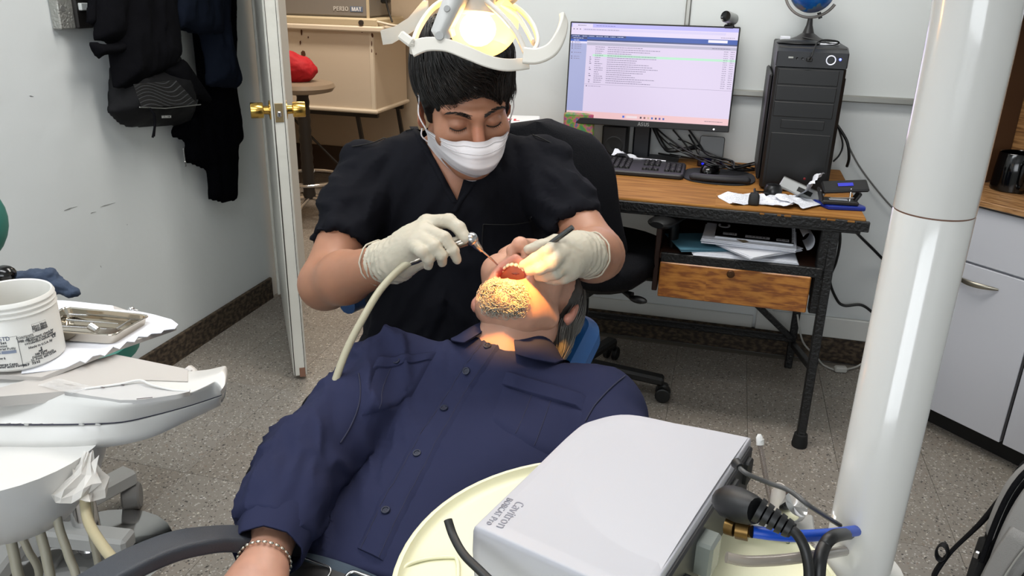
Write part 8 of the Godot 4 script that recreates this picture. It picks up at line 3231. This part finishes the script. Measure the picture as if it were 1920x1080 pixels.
	for k in 29: pts.append(cl - axr * 0.01 + (cx * cos(TAU * k / 28.0) + cy * sin(TAU * k / 28.0)) * (0.0375 + 0.001 * sin(k * 1.9)))
	b.tube(pts, 0.0016, 7, false)
	wobj("rolled_cuff", b, gm, g2)
	# ---- instruments in the hands
	var sc := thing("scaler_handpiece", "metal ultrasonic scaler handpiece with a cream hose held over the patient's mouth", "dental tool", P(830, 470, 1.225))
	var st: Material = mats["steel"]
	b = MB.new()
	var hA := P(770, 491, 1.222)
	var hB := P(880, 450, 1.213)
	b.tube([hA, hA.lerp(hB, 0.12), hA.lerp(hB, 0.14), hA.lerp(hB, 0.7), hA.lerp(hB, 0.95)], [0.0062, 0.0066, 0.0058, 0.0066, 0.0075], 14)
	wobj("handle", b, M("satin_steel", Color(0.6, 0.57, 0.53), 0.3, 1.0), sc)
	b = MB.new()
	b.ball(P(884, 448, 1.212), Vector3(0.0105, 0.0105, 0.0105), Basis.IDENTITY, 20, 12)
	b.tube([P(884, 448, 1.212), P(893, 460, 1.215), P(903, 470, 1.222)], [0.0085, 0.0068, 0.0034], 14)
	wobj("head", b, st, sc)
	b = MB.new()
	b.tube(curve([P(902, 469, 1.222), P(922, 486, 1.236), P(936, 500, 1.247), P(943, 509, 1.25)], 4), [0.0019, 0.0018, 0.0017, 0.0016, 0.0015, 0.0014, 0.0013, 0.0012, 0.0011, 0.001, 0.0009, 0.0007, 0.0005], 8)
	wobj("tip", b, st, sc)
	b = MB.new()
	b.tube(curve([hA, P(748, 506, 1.215), P(712, 545, 1.2), P(680, 598, 1.185), P(652, 652, 1.175), P(630, 710, 1.165), P(610, 780, 1.16), P(560, 900, 1.14)], 6), 0.0056, 12)
	wobj("hose", b, M("hose_ivory", Color(0.66, 0.64, 0.55), 0.45), sc)
	var mi := thing("mouth_mirror", "slim steel mouth mirror held in the right-hand glove of the picture", "dental tool", P(1040, 450, 1.2))
	b = MB.new()
	b.tube([P(1074, 426, 1.185), P(1040, 451, 1.2), P(1014, 470, 1.215)], [0.0042, 0.0042, 0.0036], 12)
	wobj("handle", b, M("dark_steel", Color(0.38, 0.38, 0.38), 0.25, 1.0), mi)
	b = MB.new()
	b.tube([P(1014, 470, 1.215), P(992, 490, 1.235), P(973, 505, 1.255)], [0.0022, 0.0013, 0.0012], 8)
	b.lathe([Vector2(0, 0.001), Vector2(0.0095, 0.001), Vector2(0.0105, 0), Vector2(0.0095, -0.0015), Vector2(0, -0.002)], 20, Transform3D(frame(Vector3.RIGHT, Vector3(0.2, 0.7, 0.6).normalized()), P(968, 505, 1.262)))
	wobj("mirror_head", b, mats["chrome"], mi)

func make_stool(pel: Vector3) -> void:
	var t := thing("dentist_stool", "blue upholstered stool under the seated dentist, seen beside his elbow", "stool", Vector3(pel.x, 0, pel.z - 0.02))
	var blue := M("stool_blue", Color(0.05, 0.2, 0.36), 0.45)
	var sy := pel.y - 0.13
	var b := MB.new()
	b.lathe([Vector2(0, sy - 0.08), Vector2(0.17, sy - 0.08), Vector2(0.2, sy - 0.06), Vector2(0.2, sy - 0.02), Vector2(0.18, sy), Vector2(0, sy + 0.01)], 36)
	obj("seat", b, blue, t)
	b = MB.new()
	var rings := []
	for k in 17:
		var a := lerpf(-1.45, 1.45, k / 16.0)
		var c := Vector3(sin(a) * 0.255, pel.y + 0.13, -cos(a) * 0.2)
		var r := PackedVector3Array()
		for q in rrect(0.04, 0.1, 0.018, 3): r.append(c + Vector3(sin(a), 0, -cos(a)) * q.x + Vector3.UP * q.y)
		rings.append(r)
	b.loft(rings)
	obj("backrest", b, blue, t)
	b = MB.new()
	b.lathe([Vector2(0, 0.1), Vector2(0.03, 0.1), Vector2(0.026, sy - 0.08), Vector2(0, sy - 0.08)], 18)
	obj("column", b, mats["chrome"], t)
	b = MB.new()
	b.bar(Vector3(0, sy - 0.06, -0.1), Vector3(0, sy - 0.05, -0.23), 0.04, 0.012)
	b.bar(Vector3(0, sy - 0.055, -0.23), Vector3(0, pel.y + 0.08, -0.225), 0.04, 0.012, Vector3.BACK)
	obj("back_bracket", b, mats["chrome"], t)
	for k in 5:
		var a := TAU * k / 5.0 + 0.3
		var q := Vector3(cos(a), 0, sin(a))
		b = MB.new()
		b.bar(Vector3(0, 0.11, 0), q * 0.25 + Vector3(0, 0.07, 0), 0.035, 0.025)
		b.ball(q * 0.25 + Vector3(0, 0.027, 0), Vector3(0.02, 0.027, 0.027))
		obj("leg", b, mats["chair_plastic"], t)

# ================================================================ dental lamp over the patient
const LAMP_NEAR := 0.69
func L(x: float, y: float, d: float) -> Vector3: return P(x, y, d * LAMP_NEAR)
func make_lamp() -> void:
	var t := thing("dental_lamp", "white dental lamp with two curved handles glowing warm above the dentist's forehead", "lamp", L(890, 60, 1.3))
	var wh := M("lamp_white", Color(0.84, 0.82, 0.78), 0.32)
	var strip := func(nm: String, pts: Array, hs: Array, th: float, up: Vector3, per := 6):    # a flat band swept along points
		var c := curve(pts, per)
		var rings := []
		for i in c.size():
			var u := float(i) / per
			var k := mini(int(u), hs.size() - 2)
			var h: float = lerpf(hs[k], hs[k + 1], u - k) * LAMP_NEAR
			var tn: Vector3 = (c[mini(i + 1, c.size() - 1)] - c[maxi(i - 1, 0)]).normalized()
			var sd := up.cross(tn).normalized()
			var uu := tn.cross(sd).normalized()
			var r := PackedVector3Array()
			for q in rrect(th * LAMP_NEAR, h, minf(th * LAMP_NEAR, h) * 0.4, 3): r.append(c[i] + sd * q.x + uu * q.y)
			rings.append(r)
		var b := MB.new()
		b.loft(rings)
		return wobj(nm, b, wh, t)
	var U := look.y
	# front wave band and the ring behind it
	strip.call("front_band", [L(772, 92, 1.245), L(800, 83, 1.24), L(838, 85, 1.235), L(878, 100, 1.23), L(915, 115, 1.23), L(950, 122, 1.235), L(990, 119, 1.25)], [0.026, 0.022, 0.02, 0.02, 0.019, 0.0195, 0.018], 0.006, U)
	strip.call("ring", [L(992, 112, 1.25), L(1008, 80, 1.3), L(998, 45, 1.35), L(970, 15, 1.38), L(935, 0, 1.39)], [0.018, 0.014, 0.013, 0.013, 0.013], 0.007, look.z)
	strip.call("ring", [L(772, 92, 1.245), L(786, 52, 1.28), L(812, 15, 1.32), L(850, -8, 1.36)], [0.02, 0.016, 0.014, 0.013], 0.007, look.z)
	# rib from the hub to the right end of the band
	strip.call("rib", [L(912, 3, 1.26), L(940, 28, 1.25), L(968, 62, 1.245), L(985, 98, 1.245)], [0.014, 0.014, 0.015, 0.015], 0.008, look.z)
	strip.call("rib", [L(1000, 80, 1.29), L(970, 30, 1.33), L(925, 2, 1.34)], [0.012, 0.014, 0.014], 0.006, look.z)
	# right handle curling up
	strip.call("handle", [L(982, 104, 1.235), L(1008, 105, 1.23), L(1034, 93, 1.225), L(1050, 68, 1.225), L(1057, 42, 1.23), L(1054, 27, 1.235)], [0.025, 0.024, 0.022, 0.018, 0.014, 0.01], 0.009, U.lerp(look.x * -1.0, 0.3).normalized())
	# left handle: a broad paddle
	var b := MB.new()
	var pp := []
	for q in [Vector2(713, 58), Vector2(730, 56), Vector2(765, 34), Vector2(792, 2), Vector2(800, 3), Vector2(801, 36), Vector2(770, 62), Vector2(735, 82), Vector2(718, 84)]: pp.append(q)
	var fr := PackedVector3Array()
	var bk := PackedVector3Array()
	for q in pp:
		var d: float = 1.235 + (q.x - 713.0) * 0.0008
		fr.append(L(q.x, q.y, d)); bk.append(L(q.x + 3, q.y - 2, d + 0.01))
	b.loft([fr, bk])
	wobj("handle", b, wh, t)
	b = MB.new()
	b.bar(L(752, 66, 1.25), L(776, 84, 1.245), 0.013, 0.01, U, 0.002)
	wobj("handle_peg", b, wh, t)
	# yoke block and arm
	b = MB.new()
	var yb := [[Vector2(808, 56), Vector2(838, 58), Vector2(846, 70), Vector2(822, 72)], 0]
	var r1 := PackedVector3Array([L(808, 57, 1.232), L(836, 59, 1.228), L(852, 52, 1.262), L(822, 48, 1.265)])
	var r0 := PackedVector3Array([L(816, 71, 1.236), L(842, 73, 1.232), L(855, 66, 1.262), L(826, 64, 1.265)])
	var r2 := PackedVector3Array([L(832, -6, 1.225), L(866, -6, 1.22), L(884, -10, 1.255), L(850, -12, 1.262)])
	var r3 := PackedVector3Array([L(862, -90, 1.23), L(900, -90, 1.225), L(915, -92, 1.26), L(880, -92, 1.268)])
	b.loft([r0, r1, r2, r3])
	wobj("yoke", b, M("lamp_grey_white", Color(0.78, 0.775, 0.76), 0.38), t)
	b = MB.new()
	b.lathe([Vector2(0, 0.0008), Vector2(0.0045, 0.0008), Vector2(0.005, 0)], 18, Transform3D(frame(look.x, look.z), L(824, 67, 1.231)))
	b.lathe([Vector2(0, 0.0008), Vector2(0.0032, 0.0008), Vector2(0.0036, -0.001)], 14, Transform3D(frame(look.x, look.z), L(838, 16, 1.223)))
	wobj("screw", b, mats["unit_grey"], t)
	# bulb housing
	b = MB.new()
	b.tube([L(888, 24, 1.30), L(890, -30, 1.29)], 0.024, 24)
	b.tube([L(946, 6, 1.33), L(930, -30, 1.33)], [0.019, 0.021], 20)
	wobj("bulb_housing", b, wh, t)
	# reflector: shallow glowing bowl facing down to the patient
	var mouth := P(958, 556, 1.24)
	var rc := L(909, 58, 1.325)
	var ax := (mouth - rc).normalized()
	var rb := frame(look.x, ax)
	b = MB.new()
	var face := (look.z * 0.66 - look.y * 0.75).normalized()
	var pr := []
	for k in 12:
		var a := k / 11.0
		pr.append(Vector2(0.058 * sin(a * 1.35) / sin(1.35), -0.03 * cos(a * 1.5)) * LAMP_NEAR)
	b.lathe(pr, 40, Transform3D(frame(look.x + look.y * 0.3, face), rc - face * 0.008))
	var em := M("reflector_glow", Color(0.9, 0.82, 0.6), 0.3, 0.0, {"emission_enabled": true, "emission": Color(1.0, 0.76, 0.3), "emission_energy_multiplier": 0.7})
	wobj("reflector", b, em, t)
	b = MB.new()
	b.ball(rc + face * 0.002 - look.x * 0.008 - face * 0.006, Vector3(0.021, 0.01, 0.022), frame(look.x, face), 18, 10)
	wobj("bulb", b, M("bulb_glow", Color(1, 0.95, 0.8), 0.3, 0.0, {"emission_enabled": true, "emission": Color(1.0, 0.86, 0.55), "emission_energy_multiplier": 5.0}), t)
	# two overlapping beams make the lamp's wide, short patch of light
	for q in [Vector3(940, 562, 1.2), Vector3(992, 548, 1.21)]:
		var sp := SpotLight3D.new()
		sp.name = "lamp_beam"
		sp.light_color = Color(1.0, 0.7, 0.32); sp.light_energy = 1.1; sp.light_size = 0.02; sp.shadow_enabled = true
		sp.spot_range = 8.0; sp.spot_attenuation = 2.0; sp.spot_angle = 7.0; sp.spot_angle_attenuation = 0.25
		var from := rc + ax * 0.05
		sp.transform = t.transform.affine_inverse() * Transform3D(Basis.looking_at(P(q.x, q.y, q.z) - from, Vector3.RIGHT), from)
		t.add_child(sp, true)
	var om := OmniLight3D.new()
	om.name = "bulb_light"
	om.light_color = Color(1.0, 0.74, 0.38); om.light_energy = 0.012; om.light_size = 0.012; om.shadow_enabled = true
	om.omni_range = 6.0; om.omni_attenuation = 2.0
	om.position = t.transform.affine_inverse() * (rc + face * 0.004)
	t.add_child(om)
	# arm that carries the lamp up out of the picture to the pole
	b = MB.new()
	b.tube(curve([L(888, -85, 1.245), L(900, -200, 1.25), Vector3(-0.25, 1.62, -1.0), Vector3(-0.2, 1.85, -1.0)], 6), 0.015, 16)
	wobj("arm", b, wh, t)
